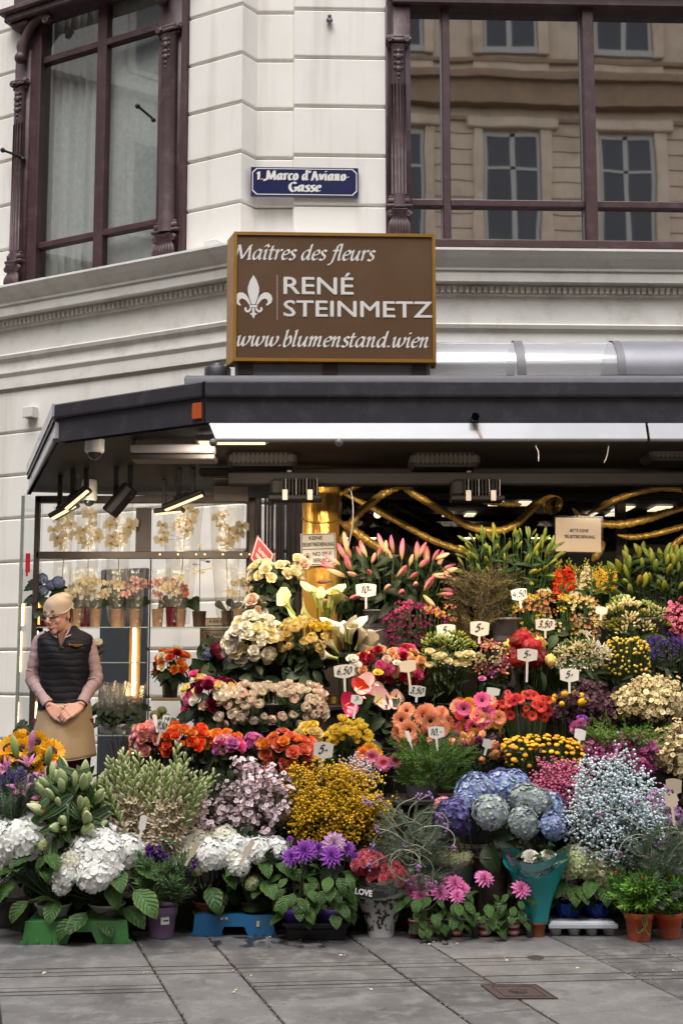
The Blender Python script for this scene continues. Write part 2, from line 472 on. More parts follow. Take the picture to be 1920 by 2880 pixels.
def pen(mb, s, o, X, Zz, h, nib=.2, ang=42, thin=.05, slant=.2, width=None, track=.05, out=None, lift=0.0004):
 """write s from point o along unit vector X (up Zz); h is the x-height; the letters lie on the surface facing out"""
 X = Vector(X).normalized(); Zz = Vector(Zz).normalized()
 N = X.cross(Zz)                       # towards the reader
 if out is not None and N.dot(Vector(out)) < 0: N = -N
 sx = h
 if width: sx = width / text_width(s, track)
 ca, sa = math.cos(math.radians(ang)), math.sin(math.radians(ang))
 x = 0.0; cnt = 0
 for ch in s:
  adv, strokes, curved = G[ch]
  for st in strokes:
   pts = [Vector((px, py, 0)) for px, py in st]
   if len(pts) > 2: pts = smooth_path(pts, 6)
   cnt += 1
   lf = lift + (cnt % 5) * 0.00025
   rows = []
   for i, p in enumerate(pts):
    d = (pts[min(i + 1, len(pts) - 1)] - pts[max(i - 1, 0)]).normalized()
    perp = Vector((-d.y, d.x, 0))
    nb = Vector((ca, sa, 0)) * nib * .5
    if nb.dot(perp) < 0: nb = -nb
    k = perp * thin * .5 + nb
    a, b = p + k, p - k
    rows.append([a, b])
   W = []
   for r in rows:
    q = []
    for pt in r:
     gx = (x + pt.x + pt.y * slant) * sx; gy = pt.y * h
     q.append(Vector(o) + X * gx + Zz * gy + N * lf)
    W.append(q)
   mb.rows(W)
  x += adv + track
 return x * sx
def sans(name, s, mat, M, parent, size, width=None, bold=0.0, shear=0.0, align='LEFT', label=None):
 """a line of the built-in sans lettering as a thin mesh; M places it (x right, y up, z towards the reader)"""
 cu = bpy.data.curves.new(name, 'FONT')
 cu.body = s; cu.size = size; cu.offset = bold; cu.shear = shear; cu.align_x = align
 cu.resolution_u = 3; cu.extrude = 0.0003
 tmp = bpy.data.objects.new('tmp', cu); COL.objects.link(tmp)
 dg = bpy.context.evaluated_depsgraph_get()
 me = bpy.data.meshes.new_from_object(tmp.evaluated_get(dg))
 bpy.data.objects.remove(tmp)
 n = len(me.vertices)
 co = np.empty(n * 3, dtype=np.float32); me.vertices.foreach_get('co', co); co = co.reshape(-1, 3)
 w = co[:, 0].max() - co[:, 0].min()
 if width:
  co[:, 0] = (co[:, 0] - co[:, 0].min()) * (width / w) + (0 if align == 'LEFT' else -width / 2)
  me.vertices.foreach_set('co', co.ravel())
 me.materials.clear(); me.materials.append(mat)
 return obj(name, me, parent, M, label=label)
def facing(o, X, Zz):
 """matrix: x along X, y along Zz, z towards the reader"""
 X = Vector(X).normalized(); Zz = Vector(Zz).normalized(); N = X.cross(Zz)
 return Matrix(((X.x, Zz.x, N.x, o[0]), (X.y, Zz.y, N.y, o[1]), (X.z, Zz.z, N.z, o[2]), (0, 0, 0, 1)))
# ------------------------------------------------------------------ materials of the setting
def stucco_mat():
 k = NT('white_render')
 co = k.coord('Object')
 n = k.noise(1.3, 5.0, rough=0.65)
 base = k.ramp(n, [(0.3, hx('#e6e2db')), (0.75, hx('#f1eee9'))])
 st = k.noise(1.0, 4.0, vec=k.scaled(co, (5, 5, .35)))
 base = k.mix(k.ramp(st, [(0.55, (0, 0, 0, 1)), (0.8, (.5, .5, .5, 1))]), base, hx('#b5ac9e'))
 base = k.mix(k.ramp(k.noise(2.6, 7.0, rough=.75), [(.56, (0, 0, 0, 1)), (.7, (.18, .18, .18, 1))]), base, hx('#c4bcae'))
 p = k.n('BsdfPrincipled')
 k.set(p, Base_Color=base, Roughness=0.85, Specular_IOR_Level=0.2, Normal=k.bump(k.noise(90, 4.0), 0.12, 0.003))
 return k.end(p.outputs[0])
M_STUCCO = stucco_mat()
M_CORN = plain('cornice_render', '#e4e1db', 0.8, var=.06, scale=3, bump=.12, bscale=70, dirt='#a39a8a', dirt_amt=.4, dirt_scale=5)
M_GROOVE = plain('joint_render', '#cfc9c0', 0.9, var=.1)
M_BURG = plain('burgundy_paint', '#422a2d', 0.5, var=.12, scale=9, bump=.12, bscale=50, dirt='#6d565a', dirt_amt=.45, dirt_scale=6)
M_BURG2 = plain('burgundy_iron', '#4b3639', 0.55, var=.15, scale=11, bump=.2, bscale=45, dirt='#7a6669', dirt_amt=.5, dirt_scale=7)
def pane_mat(name, fac, tint, rough=0.02, wave=.06, ws=1.6):
 k = NT(name)
 t = k.n('BsdfTransparent'); k.put(t.inputs['Color'], hx(tint))
 g = k.n('BsdfGlossy'); k.put(g.inputs['Roughness'], rough); k.put(g.inputs['Color'], (1, 1, 1, 1))
 k.put(g.inputs['Normal'], k.bump(k.noise(ws, 2.0, vec=k.scaled(k.coord('Object'), (1, 1, .6))), wave, 0.05))
 mx = k.n('MixShader'); k.put(mx.inputs[0], fac)
 k.t.links.new(t.outputs[0], mx.inputs[1]); k.t.links.new(g.outputs[0], mx.inputs[2])
 return k.end(mx.outputs[0])
M_PANE = pane_mat('window_glass', .3, '#e2e6e4', wave=.03)
M_PANE_R = pane_mat('window_glass_street', .72, '#b5b0a8', wave=.03, ws=1.2)
M_CURT = plain('net_curtain', '#e6e6e4', .9, var=.12, scale=20)
M_CURT2 = plain('lined_curtain', '#6e6258', .9, var=.15, scale=16)
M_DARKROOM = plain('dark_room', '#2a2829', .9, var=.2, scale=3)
M_ANTH = plain('anthracite_metal', '#3c3b41', .42, metal=.35, var=.1, scale=6, bump=.06, bscale=80, dirt='#6a6a70', dirt_amt=.35, dirt_scale=9, spec=.5)
M_BLACKM = plain('black_metal', '#242122', .5, metal=.2, var=.15, scale=10, bump=.05)
M_BROWNM = plain('dark_brown_metal', '#3a312d', .45, metal=.3, var=.15, scale=12)
M_GREYM = plain('light_grey_metal', '#84848a', .4, metal=.5, var=.08, scale=7, dirt='#77777a', dirt_amt=.4)
M_GALV = plain('galvanised_metal', '#6d6c70', .5, metal=.45, var=.12, scale=12, bump=.05, dirt='#504e50', dirt_amt=.4, dirt_scale=6)
M_WHITEP = plain('white_plastic', '#d8d8d6', .4, var=.04)
M_FLAP = plain('white_enamel', '#aaacb0', .3, var=.03, scale=3, dirt='#b9bcc2', dirt_amt=.5, dirt_scale=4, coat=.3)
M_GOLD = None
M_GOLDF = plain('sign_gold_frame', '#a0742e', .45, metal=.35, var=.1, scale=9, dirt='#70511f', dirt_amt=.4)
M_SIGNB = plain('sign_brown', '#5c4026', .45, var=.07, scale=5, bump=.03, dirt='#6a543d', dirt_amt=.3)
M_SIGNW = plain('sign_white', '#e2e0dc', .5, var=.02)
M_NAVY = plain('navy_enamel', '#1d2350', .25, var=.08, coat=.6)
M_INK = plain('black_ink', '#1f1c1d', .6, var=.05)
M_PAPER = plain('cream_card', '#c0ae98', .55, var=.04, scale=5)
M_PAPERW = plain('white_card', '#d3cdc3', .5, var=.04, scale=5)
M_RED = plain('red_card', '#98121f', .4, var=.06)
M_TAN = plain('sandstone', '#c6b29c', .9, var=.12, scale=1.2, dirt='#7d6650', dirt_amt=.5, dirt_scale=.8)
M_TAND = plain('sandstone_ledge', '#8f7760', .9, var=.15, scale=2)
M_PALE = plain('pale_facade', '#b9b7b2', .9, var=.08, scale=1)
M_WINW = plain('white_sash', '#aaa8a2', .6, var=.05)
M_DARKGL = plain('dark_window_glass', '#34343a', .35, var=.2, scale=.6)
# ------------------------------------------------------------------ ground
def stone_mat():
 k = NT('paving_stone')
 oi = k.n('ObjectInfo')
 co = k.coord('Object')
 n = k.noise(3.0, 6.0, rough=.7)
 n2 = k.noise(120, 3.0)
 c = k.mix(oi.outputs['Random'], hx('#4b4b4c'), hx('#747271'))
 c = k.mix(k.ramp(n, [(.32, (0, 0, 0, 1)), (.72, (.55, .55, .55, 1))]), c, hx('#787573'))
 c = k.mix(k.ramp(k.noise(1.7, 5.0), [(.48, (0, 0, 0, 1)), (.66, (.6, .6, .6, 1))]), c, hx('#434042'))
 c = k.mix(k.ramp(k.noise(9.0, 6.0, rough=.75), [(.48, (0, 0, 0, 1)), (.62, (.55, .55, .55, 1))]), c, hx('#8a8887'))
 c = k.mix(k.ramp(k.noise(5.5, 6.0, rough=.8), [(.56, (0, 0, 0, 1)), (.66, (.6, .6, .6, 1))]), c, hx('#3b3838'))
 c = k.mix(.35, c, k.ramp(n2, [(.3, (.45, .45, .45, 1)), (.7, (1, 1, 1, 1))]), 'MULTIPLY')
 wet = k.ramp(k.noise(2.2, 5.0, rough=.6), [(.60, (0, 0, 0, 1)), (.68, (.5, .5, .5, 1))])
 c = k.mix(k.ramp(k.noise(38, 2.0), [(.70, (0, 0, 0, 1)), (.76, (.6, .6, .6, 1))]), c, hx('#3d3a3a'))
 p = k.n('BsdfPrincipled')
 k.set(p, Base_Color=c, Roughness=k.math('MULTIPLY_ADD', n, .3, .42), Specular_IOR_Level=.35, Normal=k.bump(k.noise(160, 4.0), .18, .003))
 return k.end(p.outputs[0])
M_STONE = stone_mat()
M_JOINT = plain('joint_filler', '#423d39', .95, var=.3, scale=40)
M_GREENT = None
ground = MB(); ground.quad((-60, -40, -.02), (60, -40, -.02), (60, 60, -.02), (-60, 60, -.02))
ground.build('ground', M_JOINT, kind='structure', smooth=False)
pave = MB()
# a plain strip of asphalt-grey paving behind the photographer
pave.quad((-40, -9.0, -.006), (40, -9.0, -.006), (40, 3.2, -.006), (-40, 3.2, -.006))
pavement = pave.build('pavement', plain('far_paving', '#6b6765', .8, var=.12, scale=2), kind='structure', smooth=False)
def slabs():
 rng = random.Random(5)
 A = Vector((-.302, 1.0)).normalized()          # along the rows, away from the camera
 B = Vector((A.y, -A.x))                        # across, to the right
 O = Vector((-.193, 4.45))
 # row edges across: measured at the joints in the photograph
 k = .957
 edges = [0, .641 * k, .941 * k, 1.541 * k, 1.885 * k]
 while edges[-1] < 6: edges += [edges[-1] + .6, edges[-1] + .9]
 left = [0, -.337 * k]
 while left[-1] > -6: left += [left[-1] - .61, left[-1] - .92]
 E = sorted(set(left + edges))
 grooves0 = [gat(470, 2718), gat(470, 2728), gat(470, 2739), gat(470, 2770), gat(470, 2780), gat(470, 2790)]
 def gy(p, q): return (p.y) + .10 * (q - p.x)     # grooves run almost straight across the picture
 for e0, e1 in zip(E, E[1:]):
  w = e1 - e0
  mid = (e0 + e1) / 2
  s = -3.0 + rng.uniform(0, .7)
  while s < 5.2:
   L = rng.choice((.75, .95, 1.2)) if w > .5 else rng.choice((.6, .8, .5))
   s0, s1 = s + .004, s + L - .004
   s += L
   c = O + A * ((s0 + s1) / 2) + B * mid
   if c.y < 3.0 or c.y > 11 or abs(c.x) > .42 * c.y + 1.2: continue
   zt = rng.uniform(-.0015, .0015)
   g = .0045
   def P(a, b, z): q = O + A * a + B * b; return (q.x, q.y, z)
   # profile along the row with grooves cut into the stone (position depends on the side)
   def cuts(b):
    out = []
    for gp in grooves0:
     # solve point on the line q = O + A a + B b with y = gy
     base = O + B * b
     a = (gp.y + .10 * (base.x - gp.x) - base.y) / (A.y - .10 * A.x)
     out.append(a)
    return out
   b0, b1 = e0 + g, e1 - g
   c0, c1 = cuts(b0), cuts(b1)
   mb = MB()
   prof0 = [(s0, -.03), (s0, zt - .004), (s0 + .004, zt)]
   prof1 = list(prof0); gs = set()
   for x0, x1 in sorted(zip(c0, c1)):
    if x0 > s0 + .02 and x1 > s0 + .02 and x0 < s1 - .02 and x1 < s1 - .02 and rng.random() < .92:
     gw = rng.choice((.003, .0045, .006))
     gs.update((len(prof0), len(prof0) + 1, len(prof0) + 2))
     for pr, x in ((prof0, x0), (prof1, x1)):
      pr += [(x - gw, zt), (x - gw * .6, zt - .010), (x + gw * .6, zt - .010), (x + gw, zt)]
   for pr in (prof0, prof1): pr += [(s1 - .004, zt), (s1, zt - .004), (s1, -.03)]
   rows = []
   for (a0, z0), (a1, z1) in zip(prof0, prof1):
    rows.append([P(a0, b0, -.03), P(a0, b0, z0 - .003), P(a0 , b0 + .004, z0), P(a1, b1 - .004, z1), P(a1, b1, z1 - .003), P(a1, b1, -.03)])
   mb.rows(rows)
   for q in gs:
    for b_ in range(5): mb.M[q * 5 + b_] = 1
   mb.build('paving_slab', [M_STONE, M_JOINT], pavement, smooth=False)
slabs()
# ------------------------------------------------------------------ the corner building
class Wall:
 """vertical wall: x to the right seen from the street, y into the wall, z up"""
 def __init__(s, o, xd):
  s.o = Vector((o[0], o[1])); s.x = Vector((xd[0], xd[1])).normalized(); s.n = Vector((-s.x.y, s.x.x))
  s.M = Matrix(((s.x.x, s.n.x, 0, s.o.x), (s.x.y, s.n.y, 0, s.o.y), (0, 0, 1, 0), (0, 0, 0, 1)))
 def px(s, u, v, y=0.0):
  d = ray(u, v)
  P = s.o + s.n * y
  k = (P.x * s.n.x + P.y * s.n.y) / (d.x * s.n.x + d.y * s.n.y)
  w = CAM + d * k
  return ((w.x - P.x) * s.x.x + (w.y - P.y) * s.x.y, w.z)
pC1 = at(676, 700, 10.2); pL0 = at(0, 900, 11.5); pC4 = at(827, 400, 10.29); pRE = at(1920, 400, 10.40)
pC2 = at(722, 400, 10.36); pC3 = at(822, 400, 10.36)
dL = (pC1 - pL0).xy.normalized(); dR = (pRE - pC4).xy.normalized()
WL = Wall(pC1.xy, dL); WR = Wall(pC4.xy, dR)
C1, C2, C3, C4 = pC1.xy, pC2.xy, pC3.xy, pC4.xy
FARL = C1 - dL * 6.5
FARR = C4 + dR * 6.0
bld = thing('corner_building', 'white rendered corner building with burgundy framed windows above the flower kiosk', 'building')
def ss(W, x): return W.o + W.x * x
# left window extents and right window extents on their walls
LWa = WL.px(46, 500)[0]; LWb = WL.px(529, 400)[0]
RWa = WR.px(1086, 300)[0]
Z_SILL_L = WL.px(300, 769)[1]
ZCT = 4.66      # top of the cornice
mid_poly = [ss(WL, LWb), C1, C2, C3, C4, ss(WR, RWa)]
left_poly = [FARL, ss(WL, LWa)]
ZTOP = 9.4
mb = MB()
mb.sweep(mid_poly, [(-.03, ZCT - .3), (-.03, ZTOP), (-.5, ZTOP), (-.5, ZCT - .3)])
mb.build('wall', M_GROOVE, bld, smooth=False)
mb = MB(); mb.sweep(left_poly, [(-.03, ZCT - .3), (-.03, ZTOP), (-.5, ZTOP), (-.5, ZCT - .3)])
mb.build('wall', M_GROOVE, bld, smooth=False)
mb = MB(); mb.sweep([FARL, C1, C4, C4 + dR * .25], [(-.03, -.02), (-.03, ZCT - .9), (-.5, ZCT - .9), (-.5, -.02)])
mb.build('wall', M_GROOVE, bld, smooth=False)
mb = MB(); mb.sweep([C4 + dR * .25, FARR], [(-.03, 3.25), (-.03, ZCT - .9), (-.5, ZCT - .9), (-.5, 3.25)])
mb.build('lintel', M_STUCCO, bld, smooth=False)
# wall above and below the windows
mb = MB(); mb.sweep([ss(WL, LWa), ss(WL, LWb)], [(-.03, 7.75), (-.03, ZTOP), (-.5, ZTOP), (-.5, 7.75)]); mb.build('wall', M_STUCCO, bld, smooth=False)
mb = MB(); mb.sweep([ss(WR, RWa), FARR], [(-.03, 7.6), (-.03, ZTOP), (-.5, ZTOP), (-.5, 7.6)]); mb.build('wall', M_STUCCO, bld, smooth=False)
def course(poly, z0, z1):
 m = MB()
 g = .0075
 m.sweep(poly, [(-.031, z0 + g - .004), (-.012, z0 + g), (-.002, z0 + g + .012), (0, z0 + g + .02), (0, z1 - g - .012), (-.003, z1 - g - .005), (-.012, z1 - g), (-.031, z1 - g + .004)])
 m.build('render_course', M_STUCCO, bld, smooth=False)
z = 5.1035
zs = [z - .4443 + i * .4443 for i in range(0, 10)]
for a, b in zip(zs, zs[1:]):
 course(mid_poly, a, b)
 course(left_poly, a - .0, b)
zl = .114
while zl < 3.6:
 course([FARL, C1, C1.lerp(C4, .98)], zl, min(zl + .4013, 3.74))
 zl += .4013
# cornice band between the storeys
cpoly = [FARL, C1, C4, FARR]
CP = [(-.02, 3.74), (.03, 3.745), (.03, 3.85), (.05, 3.885), (.05, 3.90), (.035, 3.905), (.035, 3.99), (.065, 4.02), (.075, 4.05), (.055, 4.066), (.04, 4.07), (.04, 4.30), (.07, 4.31), (.07, 4.385), (.16, 4.40), (.165, 4.48), (.18, 4.49), (.185, 4.51), (.20, 4.53), (.235, 4.58), (.26, 4.62), (.27, 4.635), (.27, 4.655), (-.02, 4.672)]
m = MB(); m.sweep(cpoly, CP); cornice = m.build('cornice', M_CORN, bld, smooth=False)
m = MB()
for W, x0, x1 in ((WL, -4.2, -.05), (WR, .1, 3.6)):
 x = x0
 while x < x1:
  b = MB(); b.box(x, x + .03, -.098, -.06, 4.325, 4.372)
  m.add(b.freeze(), W.M); x += .052
m.build('dentil_row', M_CORN, cornice, smooth=False, kind='stuff')
# --- windows
def wbox(W, mbx, pa, pb, y0, y1):
 """box whose front face is seen between two pixels on the wall plane y0"""
 a, b = W.px(*pa, y0), W.px(*pb, y0)
 mbx.box(min(a[0], b[0]), max(a[0], b[0]), y0, y1, min(a[1], b[1]), max(a[1], b[1]))
def pilaster(W, x, z0, z1, w, par, mat, flutes=True, top=True):
 m = MB()
 h = w / 2
 m.bbox(x - h * 1.15, x + h * 1.15, -.02, .06, z0, z1, .008)         # backing
 m.lathe([(h * .78, z0 + .3), (h * .70, z0 + .36), (h * .66, z1 - .42), (h * .74, z1 - .40)], 14, (x, -.025, 0))
 if flutes:
  for i in range(-2, 3):
   m.tube([(x + i * h * .3, -.025 - h * .62 * math.cos(i * .42), z0 + .42), (x + i * h * .3, -.025 - h * .6 * math.cos(i * .42), z1 - .75)], .008, 5)
 for zz, ww, hh, d in ((z0 + .30, 1.2, .03, .07), (z0 + .335, 1.0, .05, .06), (z0 + .385, .9, .025, .045), (z1 - .40, .95, .03, .05), (z1 - .365, 1.15, .04, .065), (z1 - .325, 1.0, .03, .055)):
  m.bbox(x - h * ww, x + h * ww, -d - .01, .05, zz, zz + hh, .006)
 for sx in (-1, 1):                                                    # volutes
  for cz in (z1 - .345, z0 + .24):
   m.tube([(x + sx * h * .8 + .03 * math.cos(q) * (1 - q / 14), -.08, cz + .03 * math.sin(q) * (1 - q / 14)) for q in [i * .7 for i in range(16)]], .011, 5)
 # acanthus console under the base
 for i in range(7):
  a = -1 + i / 3
  m.tube(smooth_path([(x + a * h * .7, -.055, z0 + .02), (x + a * h * .85, -.085, z0 + .12), (x + a * h * .6, -.065, z0 + .2), (x + a * h * .55, -.10, z0 + .28)], 4), [.02, .024, .022, .02, .02, .02, .022, .02, .02, .018, .016, .016, .02][:13], 6)
 # hanging ornament below the capital
 for i, (dz, r) in enumerate(((.46, .022), (.51, .03), (.57, .024), (.62, .028), (.67, .018), (.71, .012))):
  m.ball((x, -.025 - h * .62, z1 - dz), r, 8, 5, (1, .7, 1.2))
  if i < 4:
   m.ball((x - .03, -.02 - h * .6, z1 - dz + .01), r * .6, 6, 4); m.ball((x + .03, -.02 - h * .6, z1 - dz + .01), r * .6, 6, 4)
 return m.build('pilaster', mat, par, M=None if True else None)
def curtain(W, par, x0, x1, y, z0, z1, mat, amp=.025, n=40, seed=0):
 rng = random.Random(seed)
 m = MB(); k = n * 2
 ph = [rng.uniform(0, 6) for _ in range(4)]
 row = lambda z, a: [(x0 + (x1 - x0) * i / k, y + a * (math.sin(i * .9 + ph[0]) + .6 * math.sin(i * .37 + ph[1]) + .5 * math.sin(i * 1.7 + ph[2])), z) for i in range(k + 1)]
 m.rows([row(z0, amp), row((z0 + z1) / 2, amp * .9), row(z1, amp * .7)])
 return m.build('curtain', mat, par)
# left window
P = WL.px
frameL = MB()
zt = 7.75
xl, xr = LWa, LWb
xg0, xm0, xm1, xg1 = P(107, 450)[0], P(260, 450)[0], P(286, 450)[0], P(452, 350)[0]
zb0, zb1 = P(180, 772)[1], P(180, 790)[1]
ztl = P(290, 640)[1]; ztl2 = P(290, 658)[1]
ztu = P(275, 128)[1]; ztu2 = P(275, 108)[1]
zs0 = P(300, 771)[1]
zg0 = P(290, 745)[1]                      # bottom of the glass
frameL.bbox(xl + .06, xg0, -.0, .16, zs0, zt, .01)
frameL.bbox(xg1, xr, .0, .16, zs0, zt, .01)
frameL.bbox(xr - .055, xr - .004, -.05, .02, zs0 + .01, zt, .008)
frameL.bbox(xm0, xm1, .03, .12, zs0 + .03, zt, .01)
for a, b in ((xg0 - .002, xm0 + .002), (xm1 - .002, xg1 + .002)):
 frameL.bbox(a, b, .035, .115, ztl2, ztl, .008)
 frameL.bbox(a, b, .035, .115, ztu, ztu2, .008)
 frameL.bbox(a, b, .035, .115, zs0 + .02, zg0, .008)
winL = frameL.build('window', M_BURG, bld, M=WL.M, smooth=False)
sill = MB(); sill.bbox(xl - .02, xr + .05, -.16, .1, ZCT - .004, zs0 - .04, .01); sill.bbox(xl + .02, xr + .02, -.10, .1, zs0 - .04, zs0 + .025, .012)
sill.build('sill', M_BURG, winL, smooth=False)
for a, b in ((xg0, xm0), (xm1, xg1)):
 for c, d in ((zg0, ztl2), (ztl, ztu), (ztu2, zt)):
  m = MB(); m.quad((a, .075, c), (b, .075, c), (b, .075, d), (a, .075, d)); m.build('pane', M_PANE, winL, smooth=False)
pl = pilaster(WL, xl + .06, zs0 - .05, 7.05, .17, winL, M_BURG2)
pr = pilaster(WL, P(484, 350)[0] - .01, zs0 - .05, 7.15, .24, winL, M_BURG2, flutes=False)
# curved brackets carrying the window head
for x, sgn, zz in ((xl + .08, 1, 6.95), (P(470, 40)[0], -1, 7.1)):
 m = MB()
 prof = [(0, 0), (.03, .16), (.12, .30), (.26, .36), (.34, .30)]
 pth = smooth_path([(x + sgn * a, -.06, zz + b) for a, b in prof], 5)
 m.tube(pth, [.05] * 6 + [.045] * 6 + [.04] * 6 + [.035] * (len(pth) - 18), 8)
 m.tube([(x + sgn * (.33 - .01) + .045 * math.cos(q) * (1 - q / 13), -.09, zz + .30 + .045 * math.sin(q) * (1 - q / 13)) for q in [i * .6 for i in range(18)]], .016, 6)
 m.ball((x, -.08, zz + .0), .06, 10, 6, (1, .8, 1)); m.ball((x, -.07, zz + .12), .05, 10, 6, (1, .8, 1.5))
 m.bbox(x - .12, x + .12, -.13, .05, zz + .36, zz + .42, .01)
 m.bbox(x - .10, x + .10, -.11, .05, zz + .30, zz + .36, .01)
 m.build('bracket', M_BURG2, winL)
m = MB(); m.bbox(xl - .08, xr + .06, -.15, .1, 7.31, 7.38, .012); m.bbox(xl - .12, xr + .1, -.19, .1, 7.38, 7.44, .012); m.bbox(xl - .02, xr, -.09, .1, 7.44, 7.6, .012)
m.build('window_head', M_BURG2, winL, smooth=False)
curtain(WL, winL, xg0 - .05, xm0 + .1, .24, zg0 - .05, zt, M_CURT, .03, 30, 1)
curtain(WL, winL, xm1 - .06, xg1 + .1, .17, zg0 - .05, zt, M_CURT, .004, 10, 2)
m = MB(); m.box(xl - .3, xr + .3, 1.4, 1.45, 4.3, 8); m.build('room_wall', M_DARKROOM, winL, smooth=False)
for (u, v), (du, dv) in (((441, 343), (-30, -30)), ((76, 453), (-42, -18))):
 a = P(u, v); b = P(u + du, v + dv)
 m = MB(); m.tube([(a[0], -.02, a[1]), (a[0] - .01, -.07, a[1] + .02), (b[0], -.12, b[1])], .012, 6); m.ball((b[0], -.12, b[1]), .025, 8, 5); m.ball((a[0], -.05, a[1]), .022, 8, 5)
 m.build('window_stay', M_BLACKM, winL)
# right window
P = WR.px
m = MB()
x0 = RWa; xa, xb, xc, xd, xe, xf = (P(u, 350)[0] for u in (1152, 1245, 1267, 1641, 1674, 2110))
xend = 4.6
zb, ztop = P(1400, 683)[1], P(1400, 4)[1]
zg = P(1400, 669)[1]; z1, z2 = P(1400, 577)[1], P(1400, 557)[1]; z3 = P(1400, 22)[1]
m.bbox(x0 + .0, x0 + .07, -.02, .2, zb, 7.6, .01)
m.bbox(xa - .06, xa, .02, .2, zb, 7.6, .008)
m.bbox(xb, xc, .03, .14, zb, ztop, .01); m.bbox(xd, xe, -.01, .14, zb, 7.6, .012); m.bbox(3.75, 3.85, -.01, .14, zb, 7.6, .012)
for a, b in ((xa, xb), (xc, xd), (xe, 3.75)):
 m.bbox(a - .002, b + .002, .035, .13, z1, z2, .008); m.bbox(a - .002, b + .002, .035, .13, zb, zg, .008)
m.bbox(x0 + .05, 3.9, -.06, .14, z3, z3 + .10, .012); m.bbox(x0, 4.6, -.1, .14, z3 + .10, z3 + .26, .02); m.bbox(x0, 4.6, -.03, .14, z3 + .26, 7.6, .02)
winR = m.build('window', M_BURG, bld, M=WR.M, smooth=False)
m = MB(); m.bbox(x0 - .02, xend, -.11, .1, ZCT + .004, ZCT + .055, .01); m.bbox(x0 + .01, xend, -.075, .1, ZCT + .055, zb + .01, .012)
m.build('sill', M_BURG, winR, smooth=False)
for a, b in ((xa, xb), (xc, xd), (xe, 3.75)):
 for c, d in ((zg, z1), (z2, z3)):
  q = MB(); q.quad((a, .085, c), (b, .085, c), (b, .085, d), (a, .085, d)); q.build('pane', M_PANE_R, winR, smooth=False)
  q = MB()                                             # bright bead along the glass
  q.box(b - .012, b - .001, .06, .084, c, d); q.build('glazing_bead', M_GREYM, winR, smooth=False)
pilaster(WR, P(1119, 350)[0], zb - .02, z3 + .0, .19, winR, M_BURG2)
curtain(WR, winR, xa - .1, 3.9, .55, 4.6, 7.6, M_CURT2, .03, 90, 3)
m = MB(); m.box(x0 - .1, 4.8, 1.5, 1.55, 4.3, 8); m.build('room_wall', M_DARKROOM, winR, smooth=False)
# small lamps on the cornice and wall
def wall_lamp(W, u, v, w, label):
 a = W.px(u, v, -.14 if v < 900 else -.08)
 y0 = -.14 if v < 900 else -.08
 t = thing('wall_lamp', label, 'lamp', group='small white box lamps on the facade')
 m = MB(); m.bbox(a[0] - w / 2, a[0] + w / 2, y0, 0.0 if v > 900 else -.02, a[1] - w * .42, a[1] + w * .42, .006)
 m.build('housing', M_WHITEP, t, M=W.M, smooth=False)
 q = MB(); q.box(a[0] - w * .3, a[0] + w * .3, y0 + .02, -.03, a[1] - w * .46, a[1] - w * .425); q.build('lens', M_GREYM, t, M=W.M, smooth=False)
wall_lamp(WL, 590, 690, .12, 'white box lamp on the cornice just left of the brown sign')
wall_lamp(WL, 27, 818, .10, 'white box lamp at the left edge beside the burgundy window foot')
wall_lamp(WL, 77, 1158, .12, 'white box lamp on the bare wall above the kiosk roof end')
t = thing('wall_hook', 'small round metal hook fixed high on the white wall between the windows', 'hook')
a = WR.px(926, 62)
m = MB(); m.ball((a[0], -.03, a[1]), .03, 10, 6); m.tube([(a[0], 0, a[1]), (a[0], -.06, a[1])], .012, 6); m.ball((a[0], -.05, a[1] + .03), .018, 8, 5)
m.build('hook', M_GREYM, t, M=WR.M)
# street sign
P = WR.px
yS = -.03
a = P(705, 552, yS); b = P(1007, 474, yS)
X0, X1, Z0, Z1 = a[0], b[0], a[1], b[1]
W_, H_ = X1 - X0, Z1 - Z0
ts = thing('street_sign', 'navy enamel street name plate with white blackletter-like lettering on the white wall', 'sign')
m = MB(); m.bbox(X0, X1, yS - .012, yS + .02, Z0, Z1, .004); m.build('plate', M_NAVY, ts, M=WR.M, smooth=False)
m = MB()
o = .012; th = .007; n = .035
loop = lambda e: [(X0 + e + n, Z0 + e), (X1 - e - n, Z0 + e), (X1 - e, Z0 + e + n), (X1 - e, Z1 - e - n), (X1 - e - n, Z1 - e), (X0 + e + n, Z1 - e), (X0 + e, Z1 - e - n), (X0 + e, Z0 + e + n)]
A_, B_ = loop(o), loop(o + th)
yy = yS - .0135
for i in range(8):
 j = (i + 1) % 8
 m.quad((A_[i][0], yy, A_[i][1]), (A_[j][0], yy, A_[j][1]), (B_[j][0], yy, B_[j][1]), (B_[i][0], yy, B_[i][1]))
m.build('border_line', M_SIGNW, ts, M=WR.M, smooth=False)
m = MB()
hh = H_ * .215
pen(m, "1.,Marco d'Aviano-", (X0 + .055, yS - .013, Z0 + H_ * .56), (1, 0, 0), (0, 0, 1), hh, nib=.34, ang=16, thin=.1, slant=0, width=W_ * .87, track=.16)
pen(m, "Gasse", (X0 + W_ * .36, yS - .013, Z0 + H_ * .17), (1, 0, 0), (0, 0, 1), hh, nib=.34, ang=16, thin=.1, slant=0, width=W_ * .30, track=.16)
m.build('lettering', M_SIGNW, ts, M=WR.M, smooth=False)
